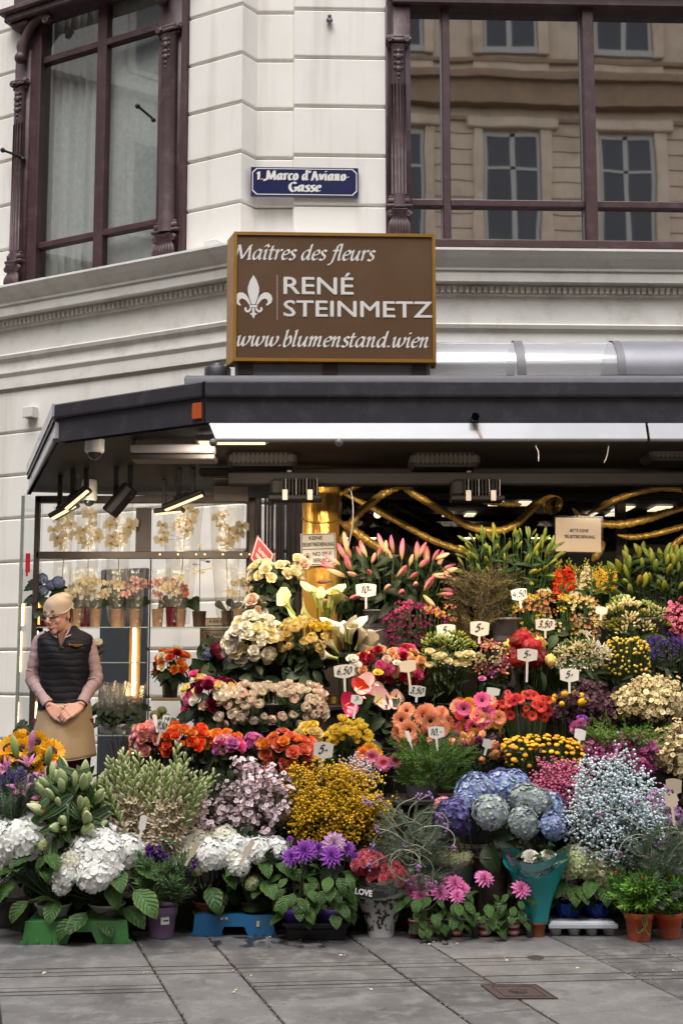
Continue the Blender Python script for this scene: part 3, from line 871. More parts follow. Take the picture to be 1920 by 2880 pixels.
# ground floor behind the kiosk: dark timber pilasters and the shop window with its lit room
for u0, u1, y in ((690, 735, -.06), (742, 770, -.03), (775, 800, -.07), (806, 850, -.05)):
 a, b = WR.px(u0, 1500)[0], WR.px(u1, 1500)[0]
 m = MB(); m.bbox(a, b, y, .2, 0, 3.2, .012)
 for i in range(3):
  x = a + (b - a) * (i + .5) / 3
  m.tube([(x, y - .004, .3), (x, y - .004, 3.0)], .012, 6)
 m.build('shopfront_pilaster', M_BROWNM, bld, M=WR.M, smooth=False)
a = WR.px(850, 1500)[0]
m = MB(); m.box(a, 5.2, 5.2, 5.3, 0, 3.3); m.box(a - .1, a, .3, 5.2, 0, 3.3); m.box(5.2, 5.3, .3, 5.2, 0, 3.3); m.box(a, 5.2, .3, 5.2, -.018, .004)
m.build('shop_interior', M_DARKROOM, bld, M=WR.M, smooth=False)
m = MB(); m.box(a, 5.2, .3, 5.2, 2.95, 3.0); m.build('shop_ceiling', plain('shop_ceiling_paint', '#4b4544', .8), bld, M=WR.M, smooth=False)
for u0, u1, v0, v1, yy, c in ((1020, 1110, 1430, 1640, 3.2, '#4a2f2a'), (1075, 1125, 1480, 1560, 2.4, '#5b6f83'), (1150, 1230, 1500, 1640, 2.8, '#332c2f')):
 p, q = WR.px(u0, v1, yy), WR.px(u1, v0, yy)
 m = MB(); m.bbox(p[0], q[0], yy, yy + .4, 0.0, q[1], .01); m.build('shop_cabinet', plain('cabinet', c, .5), bld, M=WR.M, smooth=False)
M_PANEL = emis('lit_ceiling_panel', '#ffe6b8', 9.0)
for u, v, w, d, lab_ in ((1290, 1447, .26, .30, 'leftmost, beside the straight gold branch'), (1432, 1415, .30, .34, 'above the flared gold trumpet'), (1802, 1430, .42, .42, 'largest at the right'), (1690, 1446, .26, .3, 'just right over the sleeve notice')):
 dd = ray(u, v); k = (2.93 - 1.25) / dd.z; q = CAM + dd * k
 t = thing('ceiling_light', 'lit louvred ceiling panel inside the dark shop, ' + lab_, 'ceiling light', (q.x, q.y, 2.93), group='lit ceiling panels inside the shop')
 for s in (-1, 1):
  m = MB(); m.box(s * w / 2 - w * .22, s * w / 2 + w * .22, -d / 2, d / 2, -.01, .0); m.build('panel', M_PANEL, t, smooth=False)
  g = MB()
  for i in range(5): g.box(s * w / 2 - w * .22, s * w / 2 + w * .22, -d / 2 + i * d / 4 - .006, -d / 2 + i * d / 4 + .006, -.015, -.012)
  g.build('louvre', M_GREYM, t, smooth=False)
m = MB(); m.quad((a, .1, 0), (5.2, .1, 0), (5.2, .1, 3.2), (a, .1, 3.2)); m.build('shop_window_pane', film('shop_glass', .04, '#b9bcc0', .02), bld, M=WR.M, smooth=False)
# a dark glazed door in the left wall behind the display case
pa, pb = WL.px(283, 1790, -.012), WL.px(414, 1790, -.012)
m = MB(); m.bbox(pa[0], pb[0], -.03, .02, 0, WL.px(350, 1600)[1], .01)
m.build('side_door', plain('door_grey', '#3a3d42', .25, var=.1, scale=3), bld, M=WL.M, smooth=False)
# ------------------------------------------------------------------ across the street (seen only in the window glass)
opp = thing('opposite_building', 'tan sandstone house across the street, mirrored in the large burgundy framed window', 'building', (0, -9.5, 0))
m = MB(); m.box(-16, 22, -1.0, 0, 0, 19.5)
m.build('facade', M_TAN, opp, smooth=False)
m = MB()
for z0, z1, d in ((15.3, 15.9, .35), (15.9, 16.1, .5), (10.7, 11.1, .3), (18.9, 19.5, .6), (6.2, 6.6, .4), (14.9, 15.0, .15), (16.5, 16.6, .12)): m.box(-16, 22, .001, d, z0, z1)
m.build('string_course', M_TAND, opp, smooth=False)
for z in (11.6, 12.2, 12.8, 13.4, 14.0): pass
m = MB()
for i in range(9):
 z0 = 11.2 + i * .42
 for k in range(-5, 7):
  xx = 5.65 + k * 2.98
  m.box(xx + .80, xx + 2.18, .001, .06, z0 + .02, z0 + .40)
m.build('rusticated_blocks', M_TAN, opp, smooth=False, kind='stuff')
def facade_window(par, xx, z0, w, h, y):
 f = MB()
 t_ = .09
 f.box(xx - w / 2 - .12, xx + w / 2 + .12, y, y + .1, z0 - .16, z0)
 f.box(xx - w / 2, xx - w / 2 + t_, y, y + .05, z0, z0 + h); f.box(xx + w / 2 - t_, xx + w / 2, y, y + .05, z0, z0 + h)
 f.box(xx - .06, xx + .06, y, y + .05, z0, z0 + h); f.box(xx - w / 2 + t_, xx + w / 2 - t_, y, y + .05, z0 + h - t_, z0 + h); f.box(xx - w / 2 + t_, xx + w / 2 - t_, y, y + .05, z0 + h * .66, z0 + h * .66 + .07)
 sr = MB(); sr.bbox(xx - w / 2 - .3, xx - w / 2 - .02, y, y + .14, z0 - .2, z0 + h + .1, .02); sr.bbox(xx + w / 2 + .02, xx + w / 2 + .3, y, y + .14, z0 - .2, z0 + h + .1, .02); sr.bbox(xx - w / 2 - .45, xx + w / 2 + .45, y, y + .22, z0 + h + .101, z0 + h + .38, .03); sr.bbox(xx - w / 2 - .3, xx + w / 2 + .3, y, y + .08, z0 - 1.0, z0 - .3, .03)
 sr.build('window_surround', M_TAN, par, smooth=False)
 o = f.build('window', M_WINW, par, smooth=False)
 g = MB(); g.quad((xx - w / 2, y + .02, z0), (xx + w / 2, y + .02, z0), (xx + w / 2, y + .02, z0 + h), (xx - w / 2, y + .02, z0 + h)); g.build('pane', M_DARKGL, o, smooth=False)
for k in range(-5, 6):
 for z0, h in ((16.9, 1.9), (11.75, 2.85), (7.2, 2.8)): facade_window(opp, 5.65 + k * 2.98, z0, 1.45, h, .004)
sid = thing('pale_side_building', 'pale grey house down the side street, mirrored in the left window', 'building', (-15, 4, 0), rz=math.radians(90))
# built facing +x: local x runs along the street, local -y faces the corner building
m = MB(); m.box(-14, 10, 0, 1, 0, 17); m.build('facade', M_PALE, sid, smooth=False)
m = MB()
for z0, z1, d in ((9.1, 9.5, .3), (12.9, 13.2, .3), (6.0, 6.4, .3), (16.3, 17, .6)): m.box(-14, 10, -d, -.001, z0, z1)
m.build('string_course', M_PALE, sid, smooth=False)
for k in range(7):
 for z0 in (9.9, 13.4, 6.7):
  xx = -12 + k * 3.2
  f = MB(); f.box(xx - .7, xx + .7, -.05, -.001, z0, z0 + 2.1); o = f.build('window', M_WINW, sid, smooth=False)
  g = MB(); g.quad((xx - .55, -.053, z0 + .12), (xx + .55, -.053, z0 + .12), (xx + .55, -.053, z0 + 2.0), (xx - .55, -.053, z0 + 2.0)); g.build('pane', M_DARKGL, o, smooth=False)
# ------------------------------------------------------------------ the flower kiosk
def foil_mat(name, col, rough=.2, bs=30, bstr=.7):
 k = NT(name)
 co = k.coord('Object')
 n = k.noise(bs, 3.0, vec=k.scaled(co, (1, 1, .25)))
 n2 = k.noise(bs * .3, 4.0)
 p = k.n('BsdfPrincipled')
 k.set(p, Base_Color=k.ramp(n2, [(.3, tuple(x * .8 for x in hx(col)[:3]) + (1,)), (.7, hx(col))]), Metallic=.55, Roughness=rough, Normal=k.bump(n, bstr, .02))
 return k.end(p.outputs[0])
M_GOLD = foil_mat('gold_foil', '#dca548', .26, 20, .45)
M_GOLDG = foil_mat('gold_garland_foil', '#f8c868', .38, 45, .8)
M_CEIL = plain('kiosk_ceiling', '#191513', .6, var=.15, scale=3, spec=.15)
M_CAVE = plain('soot_black', '#100e0e', .75, var=.2, spec=.2)
M_GLASSK = film('kiosk_glass', .06, '#e9eeee', .02)
M_GLASSED = plain('glass_edge', '#8fa39c', .15, var=.05)
M_WARM = emis('warm_tube', '#ffd9a0', 9.0)
M_WARMS = emis('warm_strip', '#ffcf8a', 1.6)
M_ORANGE = plain('orange_reflector', '#b5511e', .4, var=.1, scale=30)
M_WOODD = plain('dark_stand_wood', '#2e2723', .7, var=.25, scale=20)
M_ACRYL = film('acrylic', .16, '#e3e5e8', .12, haze=.22, hazecol='#f2f4f8')
K0, K1, K2, K3 = Vector((-2.34, 9.23)), Vector((-1.5976, 6.94)), Vector((-.7103, 6.36)), Vector((4.2, 6.36))
ZB = 2.462
ZT = at(600, 1078, 6.36).z
ZL = at(600, 1112, 6.36).z
kio = thing('flower_kiosk', 'anthracite metal flower kiosk with a bent fascia and white flap along the front', 'kiosk', (0, 0, 0))
def seg_sweep(name, poly, prof, mat, par=kio):
 m = MB(); m.sweep(poly, prof); return m.build(name, mat, par, smooth=False)
e = (K2 - K1).normalized() * .004
seg_sweep('fascia', [K1, K2 - e], [(0, ZB), (0, ZL), (-.06, ZL), (-.06, ZB)], M_ANTH)
seg_sweep('fascia', [K2 + Vector((.004, 0)), K3], [(0, ZB), (0, ZL), (-.06, ZL), (-.06, ZB)], M_ANTH)
seg_sweep('fascia_lip', [K1 - e * 4, K2 - e], [(.018, ZL - .012), (.022, ZL), (.022, ZT), (.0, ZT + .012), (-.08, ZT + .012), (-.08, ZL + .001), (-.055, ZL + .001)], M_ANTH)
seg_sweep('fascia_lip', [K2 + Vector((.004, 0)), K3], [(.018, ZL - .012), (.022, ZL), (.022, ZT), (.0, ZT + .012), (-.08, ZT + .012), (-.08, ZL + .001), (-.055, ZL + .001)], M_ANTH)
# the left end: two glazed bands between dark rails
d = (K0 - K1).normalized()
def side_band(z0, z1, mat, o, name): seg_sweep(name, [K0, K1 - Vector((.02, 0))], [(o, z0), (o, z1), (o - .03, z1), (o - .03, z0)], mat)
side_band(ZB + .0, ZB + .02, M_ANTH, .01, 'side_rail')
side_band(ZB + .022, ZL - .03, M_FLAP, .0, 'side_panel')
side_band(ZL - .028, ZL, M_ANTH, .012, 'side_rail')
side_band(ZL + .002, ZT + .01, M_FLAP, .02, 'side_panel')
m = MB()
m.poly([(K0.x, K0.y, ZB + .02), (K1.x, K1.y, ZB + .02), (K2.x, K2.y, ZB + .02), (K3.x, K3.y, ZB + .02), (4.2, 9.6, ZB + .02), (-.9, 9.6, ZB + .02)][::-1])
m.poly([(K0.x, K0.y, ZT), (K1.x, K1.y, ZT), (K2.x, K2.y, ZT), (K3.x, K3.y, ZT), (4.2, 9.6, ZT), (-.9, 9.6, ZT)])
m.build('roof', M_CEIL, kio, smooth=False)
# roof edge trim set back from the fascia
xa = at(508, 1066, 6.62).x
m = MB(); z0, z1 = ZT - .01, at(900, 1056, 6.62).z
m.rows([[(xa + .03, 6.60, z0), (4.2, 6.60, z0)], [(xa + .02, 6.60, z1 - .02), (4.2, 6.60, z1 - .02)], [(xa + .03, 6.62, z1), (4.2, 6.62, z1)], [(xa + .03, 6.9, z1), (4.2, 6.9, z1)]])
m.rows([[(xa - .03, 7.2, z0), (xa + .03, 6.60, z0)], [(xa - .03, 7.2, z1 - .02), (xa + .02, 6.6, z1 - .02)], [(xa, 7.2, z1), (xa + .03, 6.62, z1)]])
m.build('roof_trim', plain('roof_trim_grey', '#5a5a60', .6, var=.08, dirt='#45454a', dirt_amt=.4), kio)
p = at(612, 1056, 6.9); r = .075
m = MB(); m.lathe([(r, -.02), (r, .035), (r * .9, .045), (r * .5, .05), (r * .5, .062), (r * .42, .068), (.001, .07)], 24, (p.x, p.y, p.z)); m.build('vent_cap', M_ANTH, kio)
# barrel skylight
xs0, xs1, xs2, xs3 = (at(u, 1020, 7.3).x for u in (1215, 1460, 1715, 2300))
RB = .26; zc = at(1500, 1072, 7.3).z - .02
def barrel(x0, x1, r, name, mat, par, th=None):
 m = MB(); q = [math.pi * i / 20 for i in range(21)]
 m.rows([[(x, 7.3 + .0 - r * math.cos(a), zc + r * math.sin(a)) for a in q] for x in (x0, x1)])
 return m.build(name, mat, par)
sk = barrel(xs0 - .45, xs1, RB * .97, 'skylight', M_ACRYL, kio)
barrel(xs1, xs2, RB * .97, 'skylight_sheet', M_ACRYL, sk)
barrel(xs2, xs3, RB * .985, 'skylight_cover', M_GREYM, sk)
for xx, w in ((xs1 - .05, .05), (xs2 - .01, .045), (xs0 - .46, .05)): barrel(xx, xx + w, RB, 'skylight_rib', M_GALV, sk)
# drip pipe and reflector
p = at(1332, 1172, 6.36)
m = MB(); m.tube([(p.x, 6.40, p.z), (p.x, 6.30, p.z - .012)], .022, 14, cap=False); m.tube([(p.x, 6.30, p.z - .012), (p.x, 6.40, p.z)], .017, 14, cap=False); m.lathe([(.017, 0), (.022, 0)], 14)
m.build('drain_pipe', M_GALV, kio)
a, b = at(543, 1180, 6.40), at(570, 1130, 6.36)
t_ = (K2 - K1).normalized(); Wf = Wall(K1, t_)
pa, pb = Wf.px(541, 1181, -.006), Wf.px(568, 1131, -.006)
m = MB(); m.bbox(pa[0], pb[0], -.012, -.002, pa[1], pb[1], .004); m.build('orange_reflector', M_ORANGE, kio, M=Wf.M, smooth=False)
# the white flap
def flap(x0a, x0b, x1):
 m = MB()
 za, zb = ZB - .004, ZB - .092
 m.rows([[(x0a, 6.352, za), (x1, 6.352, za)], [(x0b, 6.315, zb), (x1, 6.315, zb)], [(x0b, 6.325, zb - .002), (x1, 6.325, zb - .002)], [(x0a, 6.362, za), (x1, 6.362, za)]])
 o = m.build('front_flap', M_FLAP, kio, smooth=False)
 e = MB(); e.bbox(x0b, x1, 6.312, 6.334, zb - .016, zb - .003, .003); e.build('edge_strip', M_GALV, o, smooth=False)
 return o
X = lambda u, v, Y: at(u, v, Y).x
f1 = flap(X(588, 1200, 6.35), X(606, 1250, 6.32), X(1817, 1230, 6.33))
flap(X(1825, 1230, 6.33), X(1825, 1230, 6.33), 4.2)
for u in (600, 953):
 p = at(u, 1245, 6.31)
 m = MB(); m.ball((p.x, 6.308, p.z), .022, 12, 6, (1, .5, 1)); m.ball((p.x, 6.30, p.z), .009, 8, 4); m.build('flap_knob', M_GALV, f1)
k = NT('rust_stain'); p_ = k.n('BsdfPrincipled'); k.set(p_, Base_Color=hx('#b98a4e'), Roughness=.7)
tr = k.n('BsdfTransparent'); mx = k.n('MixShader')
k.put(mx.inputs[0], k.ramp(k.noise(14, 4.0), [(.35, (.1,) * 3 + (1,)), (.7, (.75,) * 3 + (1,))])); k.t.links.new(tr.outputs[0], mx.inputs[1]); k.t.links.new(p_.outputs[0], mx.inputs[2])
M_RUST = k.end(mx.outputs[0])
Wp = at(1335, 1225, 6.33)
m = MB(); m.rows([[(Wp.x - .012, 6.349, ZB - .006), (Wp.x + .004, 6.349, ZB - .006)], [(Wp.x + .006, 6.331, ZB - .05), (Wp.x + .026, 6.331, ZB - .05)], [(Wp.x + .022, 6.3135, ZB - .09), (Wp.x + .04, 6.3135, ZB - .09)]]); m.build('rust_stain', M_RUST, f1, smooth=False)
# back wall of the kiosk: dark glass and frame over the display, with dark beams
Yb = 9.25
m = MB(); xg = X(955, 1500, Yb)
m.bbox(xg - .05, xg + .02, Yb - .03, Yb + .05, 0, ZB, .008); m.bbox(2.05, 2.12, Yb - .03, Yb + .05, 0, ZB, .008)
m.bbox(xg, 4.2, Yb - .03, Yb + .05, ZB - .03, ZB + .02, .01)
m.build('back_frame', M_BROWNM, kio, smooth=False)
m = MB(); m.quad((xg, Yb, 0), (4.2, Yb, 0), (4.2, Yb, ZB - .03), (xg, Yb, ZB - .03)); m.build('back_glass', film('dark_back_glass', .05, '#7d7f85', .02), kio, smooth=False)
for y, z0, z1, xl_, nm in ((7.55, ZB - .16, ZB - .08, X(640, 1310, 7.55), 'ceiling_beam'), (7.9, ZB - .05, ZB, X(560, 1310, 7.9), 'ceiling_beam')):
 m = MB(); m.bbox(xl_, 4.2, y, y + .1, z0, z1, .01); m.build(nm, M_CAVE, kio, smooth=False)
for (u0, v0, u1, v1, Y) in ((600, 1338, 830, 1345, 8.3), (600, 1345, 700, 1412, 8.9)):
 a, b = at(u0, v1, Y), at(u1, v0, Y)
 m = MB(); m.bbox(a.x, b.x, Y, Y + .05, a.z, b.z, .006); m.build('ceiling_rail', M_BROWNM, kio, smooth=False)
# --- glass display case at the left end
Yv = 9.2
case = thing('glass_display_case', 'brown framed glass display case with lit tubes behind the woman in the beanie', 'display case', (0, 0, 0))
def vbox(u0, v0, u1, v1, y0, y1, name, mat, par=case, b=.004):
 a, c = at(u0, v1, Yv), at(u1, v0, Yv)
 m = MB(); m.bbox(a.x, c.x, y0, y1, a.z, c.z, b); return m.build(name, mat, par, smooth=False)
zf = 0.0
vbox(86, 1395, 101, 2320, 9.2, 9.24, 'post', M_BROWNM)
vbox(409, 1572, 425, 2320, 9.2, 9.24, 'post', M_BROWNM)
vbox(690, 1395, 716, 2320, 9.3, 9.34, 'post', M_BROWNM)
vbox(102, 1394, 689, 1414, 9.2, 9.26, 'beam', M_BROWNM)
vbox(102, 1551, 700, 1571, 9.2, 9.24, 'beam', M_BROWNM)
vbox(362, 1414, 408, 1551, 9.50, 9.54, 'post', M_BROWNM)
p = at(560, 1560, 9.195)
m = MB()
for i in range(7): q = at(450 + i * 42 + (i % 3) * 9, 1559, 9.197); m.ball((q.x, 9.197, q.z), .007, 6, 4)
m.build('fairy_light', M_WARMS, case, kind='stuff')
shelves = []
for v, u0, u1 in ((1763, 102, 690), (1862, 270, 409), (2067, 270, 409)):
 a, c = at(u0, v, 9.22), at(u1, v, 9.22)
 m = MB(); m.box(a.x, c.x, 9.22, 9.62, a.z - .008, a.z); s = m.build('glass_shelf', M_GLASSK, case, smooth=False)
 g = MB(); g.box(a.x, c.x, 9.212, 9.219, a.z - .008, a.z); g.build('shelf_edge', M_GLASSED, s, smooth=False)
ZSH = at(300, 1763, 9.22).z
a, c = at(426, 1963, 9.22), at(530, 1963, 9.22)
m = MB(); m.bbox(a.x, c.x, 9.2, 9.55, a.z - .02, a.z, .004); m.build('wood_shelf', plain('shelf_wood', '#7a6a50', .6, var=.2, scale=20), case, smooth=False)
ZWS = a.z; ZLS = at(300, 2067, 9.22).z
for u0, u1, v0, v1 in ((371, 383, 1768, 1956), (371, 382, 2072, 2120), (98, 108, 1690, 1760), (98, 108, 1775, 1890), (98, 107, 1975, 2078)):
 a, c = at(u0, v1, 9.4), at(u1, v0, 9.4)
 m = MB(); m.tube([((a.x + c.x) / 2, 9.4, a.z), ((a.x + c.x) / 2, 9.4, c.z)], (c.x - a.x) / 2, 10); o = m.build('light_tube', M_WARM, case)
 m = MB(); m.box(a.x - .03, c.x + .03, 9.425, 9.44, a.z - .05, c.z + .05); m.build('tube_backplate', plain('brass_plate', '#8a6a42', .4, metal=.5) if 'brass_plate' not in bpy.data.materials else bpy.data.materials['brass_plate'], o, smooth=False)
m = MB(); a = at(79, 1400, 9.25)
m.quad((a.x, 9.15, 0), (a.x, 9.75, 0), (a.x, 9.75, ZB), (a.x, 9.15, ZB)); m.build('side_glass', M_GLASSK, case, smooth=False)
m = MB(); m.box(a.x - .016, a.x + .006, 9.13, 9.148, 0.0, ZB - .02); m.build('side_glass_edge', film('glass_edge_film', .35, '#b9c7c4', .1, haze=.3, hazecol='#9a9f98'), case, smooth=False)
m = MB()
for u, w in ((450, 90), (560, 90)): pass
# front glass between the beams
a = at(80, 1610, 9.12); c = at(80, 1556, 9.12)
m = MB(); m.bbox(a.x - .02, a.x + .012, 9.112, 9.126, a.z, c.z, .003); m.quad((a.x - .015, 9.108, a.z - .03), (a.x + .0, 9.108, a.z - .03), (a.x + .01, 9.111, a.z + .05), (a.x - .01, 9.111, a.z + .05)); m.build('red_tape', M_RED, case, smooth=False)
# --- gold wrapped column
p = at(902, 1400, 8.45)
gc = thing('gold_column', 'column wrapped in crumpled gold foil with tape round it', 'column', (p.x, p.y, 0))
m = MB(); rc = .127
prof = [(rc * (1 + .02 * math.sin(i * 1.7)), i * ZB / 24) for i in range(25)]
m.lathe(prof, 32); m.build('foil', M_GOLD, gc)
for z, tl in ((2.02, .03), (1.98, -.02), (2.2, .05)):
 m = MB(); m.tube([((rc + .004) * math.cos(q), (rc + .004) * math.sin(q), z + tl * math.sin(q)) for q in [i * .2618 for i in range(25)]], .005, 5, cap=False); m.build('tape', M_GOLDF, gc)
# --- notices
def notice(name, label, Y, u0, v0, u1, v1, mat, lines, tilt=0.0, border=True, parent_cat='sign', group=None):
 a, c = at(u0, v1, Y), at(u1, v0, Y)
 w, h = c.x - a.x, c.z - a.z
 t = thing(name, label, parent_cat, (a.x, Y, a.z), group)
 t.rotation_euler = (0, tilt, 0)
 m = MB(); m.bbox(0, w, 0, .006, 0, h, .002); m.build('card', mat, t, smooth=False)
 if border:
  m = MB(); q = w * .025
  for x0, x1, z0, z1 in ((q, w - q, q, q + .004), (q, w - q, h - q - .004, h - q), (q, q + .004, q + .0045, h - q - .0045), (w - q - .004, w - q, q + .0045, h - q - .0045), (q + .005, w - q - .005, h * .5, h * .5 + .004)): m.box(x0, x1, -.0025, -.0005, z0, z1)
  m.build('border', M_INK, t, smooth=False)
 for s, x, z, wd, hh in lines:
  sans('text_line', s, M_INK, facing((x * w, -.003, z * h), (1, 0, 0), (0, 0, 1)), t, hh * h, width=wd * w, bold=.0006)
 return t, w, h
def hand(t, w, h, x, z, r):
 m = MB()
 m.rows([[(x + rr * math.cos(q), -.003, z + rr * math.sin(q)) for q in [i * math.pi / 12 for i in range(25)]] for rr in (r, r * .84)])
 m.build('prohibition_ring', M_RED, t, smooth=False)
 m = MB(); m.bbox(x - r * .32, x + r * .34, -.0035, -.0015, z - r * .55, z + r * .1, .0005)
 for i, l in enumerate((.42, .52, .48, .36)): m.box(x - r * .3 + i * r * .165, x - r * .3 + i * r * .165 + r * .12, -.0036, -.0015, z + r * .1, z + r * (.1 + l))
 m.quad((x + r * .34, -.003, z - r * .3), (x + r * .6, -.003, z), (x + r * .5, -.003, z + r * .12), (x + r * .34, -.003, z - r * .05))
 m.build('hand_symbol', M_INK, t, smooth=False)
SB = [("KEINE", .24, .80, .38, .16), ("SELBSTBEDIENUNG", .05, .60, .90, .16), ("NO SELF", .34, .30, .52, .17), ("SERVICE", .34, .10, .50, .17)]
t, w, h = notice('notice_sign', 'white no self service notice stuck on the gold foil column', 8.29, 847, 1501, 946, 1592, M_PAPERW, SB, tilt=-.03)
hand(t, w, h, w * .18, h * .28, w * .1)
t, w, h = notice('notice_sign', 'cream no self service notice on the wall behind the display case shelf', 9.64, 562, 1737, 672, 1811, M_PAPER, SB)
hand(t, w, h, w * .2, h * .28, w * .12)
t, w, h = notice('notice_sign', 'cream sheet in a clear sleeve hung before the dark window above the snapdragons', 8.1, 1561, 1455, 1687, 1551, M_PAPER, [("BITTE KEINE", .32, .58, .40, .13), ("SELBSTBEDIENUNG", .20, .40, .66, .13)], tilt=.02, border=False)
m = MB(); m.quad((-.012, -.006, -.012), (w + .012, -.006, -.012), (w + .012, -.006, h + .012), (-.012, -.006, h + .012)); m.build('clear_sleeve', film('sleeve', .05, '#ffffff', .1), t, smooth=False)
# red diamond sign
Yz = 7.95
cz = [at(600 + x / 2.24, 1200 + y / 2.24, Yz) for x, y in ((277, 680), (383, 805), (336, 955), (230, 830))]
t = thing('warning_sign', 'red diamond shaped no entry card tilted above the top cream roses', 'sign', cz[3])
rel = [c - cz[3] for c in cz]
m = MB(); m.poly([r + Vector((0, 0, 0)) for r in rel[::-1]]); m.poly([r + Vector((0, .006, 0)) for r in rel]); m.build('card', M_RED, t, smooth=False)
ux = (rel[1] - rel[0]); uy = (rel[0] - rel[3])
m = MB(); q = [rel[3] + ux * a + uy * b + Vector((0, -.002, 0)) for a, b in ((.05, .05), (.95, .05), (.95, .95), (.05, .95))]; q2 = [rel[3] + ux * a + uy * b + Vector((0, -.002, 0)) for a, b in ((.08, .08), (.92, .08), (.92, .92), (.08, .92))]
for i in range(4): j = (i + 1) % 4; m.quad(q[i], q[j], q2[j], q2[i])
m.build('border', M_SIGNW, t, smooth=False)
for s, b, wd in (("ZUTRITT", .53, .52), ("VERBOTEN", .29, .60)):
 o = rel[3] + ux * ((1 - wd) / 2) + uy * b + Vector((0, -.003, 0))
 N_ = Vector((0, -1, 0)); xn = ux.normalized(); yn = uy.normalized()
 M_ = Matrix(((xn.x, yn.x, 0, o.x), (xn.y, yn.y, -1, o.y), (xn.z, yn.z, 0, o.z), (0, 0, 0, 1)))
 sans('text_line', s, M_SIGNW, Matrix.Identity(4), t, uy.length * .2, width=ux.length * wd, bold=.0004).data.transform(M_)
# --- gold foil garlands in front of the dark window
def c4(x, y): return (960 + x / 1.633, 880 + y / 1.633)
GAR = [
([(-90, 860), (0, 830), (100, 780), (180, 768), (270, 785), (330, 830), (480, 920), (600, 985), (720, 1000), (800, 970), (850, 925), (900, 880), (950, 868), (972, 885)], 8.75, .019, 'gold foil branch ending in a flared trumpet over the green lily buds'),
([(-20, 812), (140, 895), (290, 975), (420, 1045), (560, 1095), (640, 1120)], 8.9, .018, 'straight gold foil branch falling from the column to the left lily buds'),
([(-60, 1130), (10, 1030), (60, 945), (130, 880), (200, 825), (280, 790), (370, 780), (455, 788)], 8.6, .021, 'gold foil branch arching from beside the column up to the finned lamp'),
([(-10, 955), (70, 1010), (140, 1060), (250, 1125)], 8.55, .022, 'short gold foil branch falling behind the pink lily buds'),
([(595, 858), (680, 870), (760, 880), (825, 880)], 8.95, .014, 'short thin gold foil branch just under the finned lamp box'),
([(1060, 900), (1100, 935), (1160, 960), (1200, 968), (1300, 970), (1420, 940), (1480, 920), (1640, 880)], 8.6, .021, 'thick gold foil branch passing behind the sleeve notice'),
([(1125, 928), (1230, 870), (1350, 825), (1480, 805), (1640, 822)], 8.8, .017, 'upper gold foil branch rising to the right edge'),
([(1265, 1020), (1340, 1030), (1440, 1015), (1568, 980), (1660, 940)], 8.7, .016, 'lower curved gold foil branch with a pointed tip'),
([(1475, 1120), (1530, 1060), (1600, 1010)], 8.6, .016, 'short gold foil branch at the right edge above the right lily buds'),
([(935, 1120), (970, 1065), (995, 1035)], 8.6, .018, 'short gold foil stub at the left side of the sleeve notice'),
([(1150, 1140), (1185, 1090), (1195, 1050)], 8.6, .018, 'short gold foil stub under the right corner of the sleeve notice'),
]
for gi, (pts, Y, r, lab) in enumerate(GAR):
 P_ = smooth_path([at(*c4(x, y), Y + .06 * math.sin(i * 1.3 + gi)) for i, (x, y) in enumerate(pts)], 8)
 n_ = len(P_); rng = random.Random(gi)
 rr = []
 for i in range(n_):
  s = i / (n_ - 1)
  k = min(1, .25 + 4 * s, .25 + 5 * (1 - s)) * (1 + .10 * math.sin(i * 2.1) + rng.uniform(-.06, .06))
  if gi == 0: k = min(1, .3 + 4 * s) * (1 + .1 * math.sin(i * 2.1)) * (1 + 1.9 * max(0, s - .86) / .14)
  rr.append(r * k * 1.4)
 m = MB(); m.tube(P_, rr, 10)
 o = m.build('gold_garland', M_GOLDG); tag(o, lab, 'garland', 'gold foil branches in the kiosk')
p = at(1061, 1447, 12.0); t = thing('pendant_lamp', 'small round lit lamp inside the shop behind the gold branches', 'lamp', p)
m = MB(); m.ball((0, 0, 0), .035, 14, 9); m.build('bulb', emis('warm_bulb', '#ffe2b0', 25.0), t)
m = MB(); m.tube([(0, 0, .03), (0, 0, 2.9 - p.z)], .006, 5); m.build('rod', M_BLACKM, t)
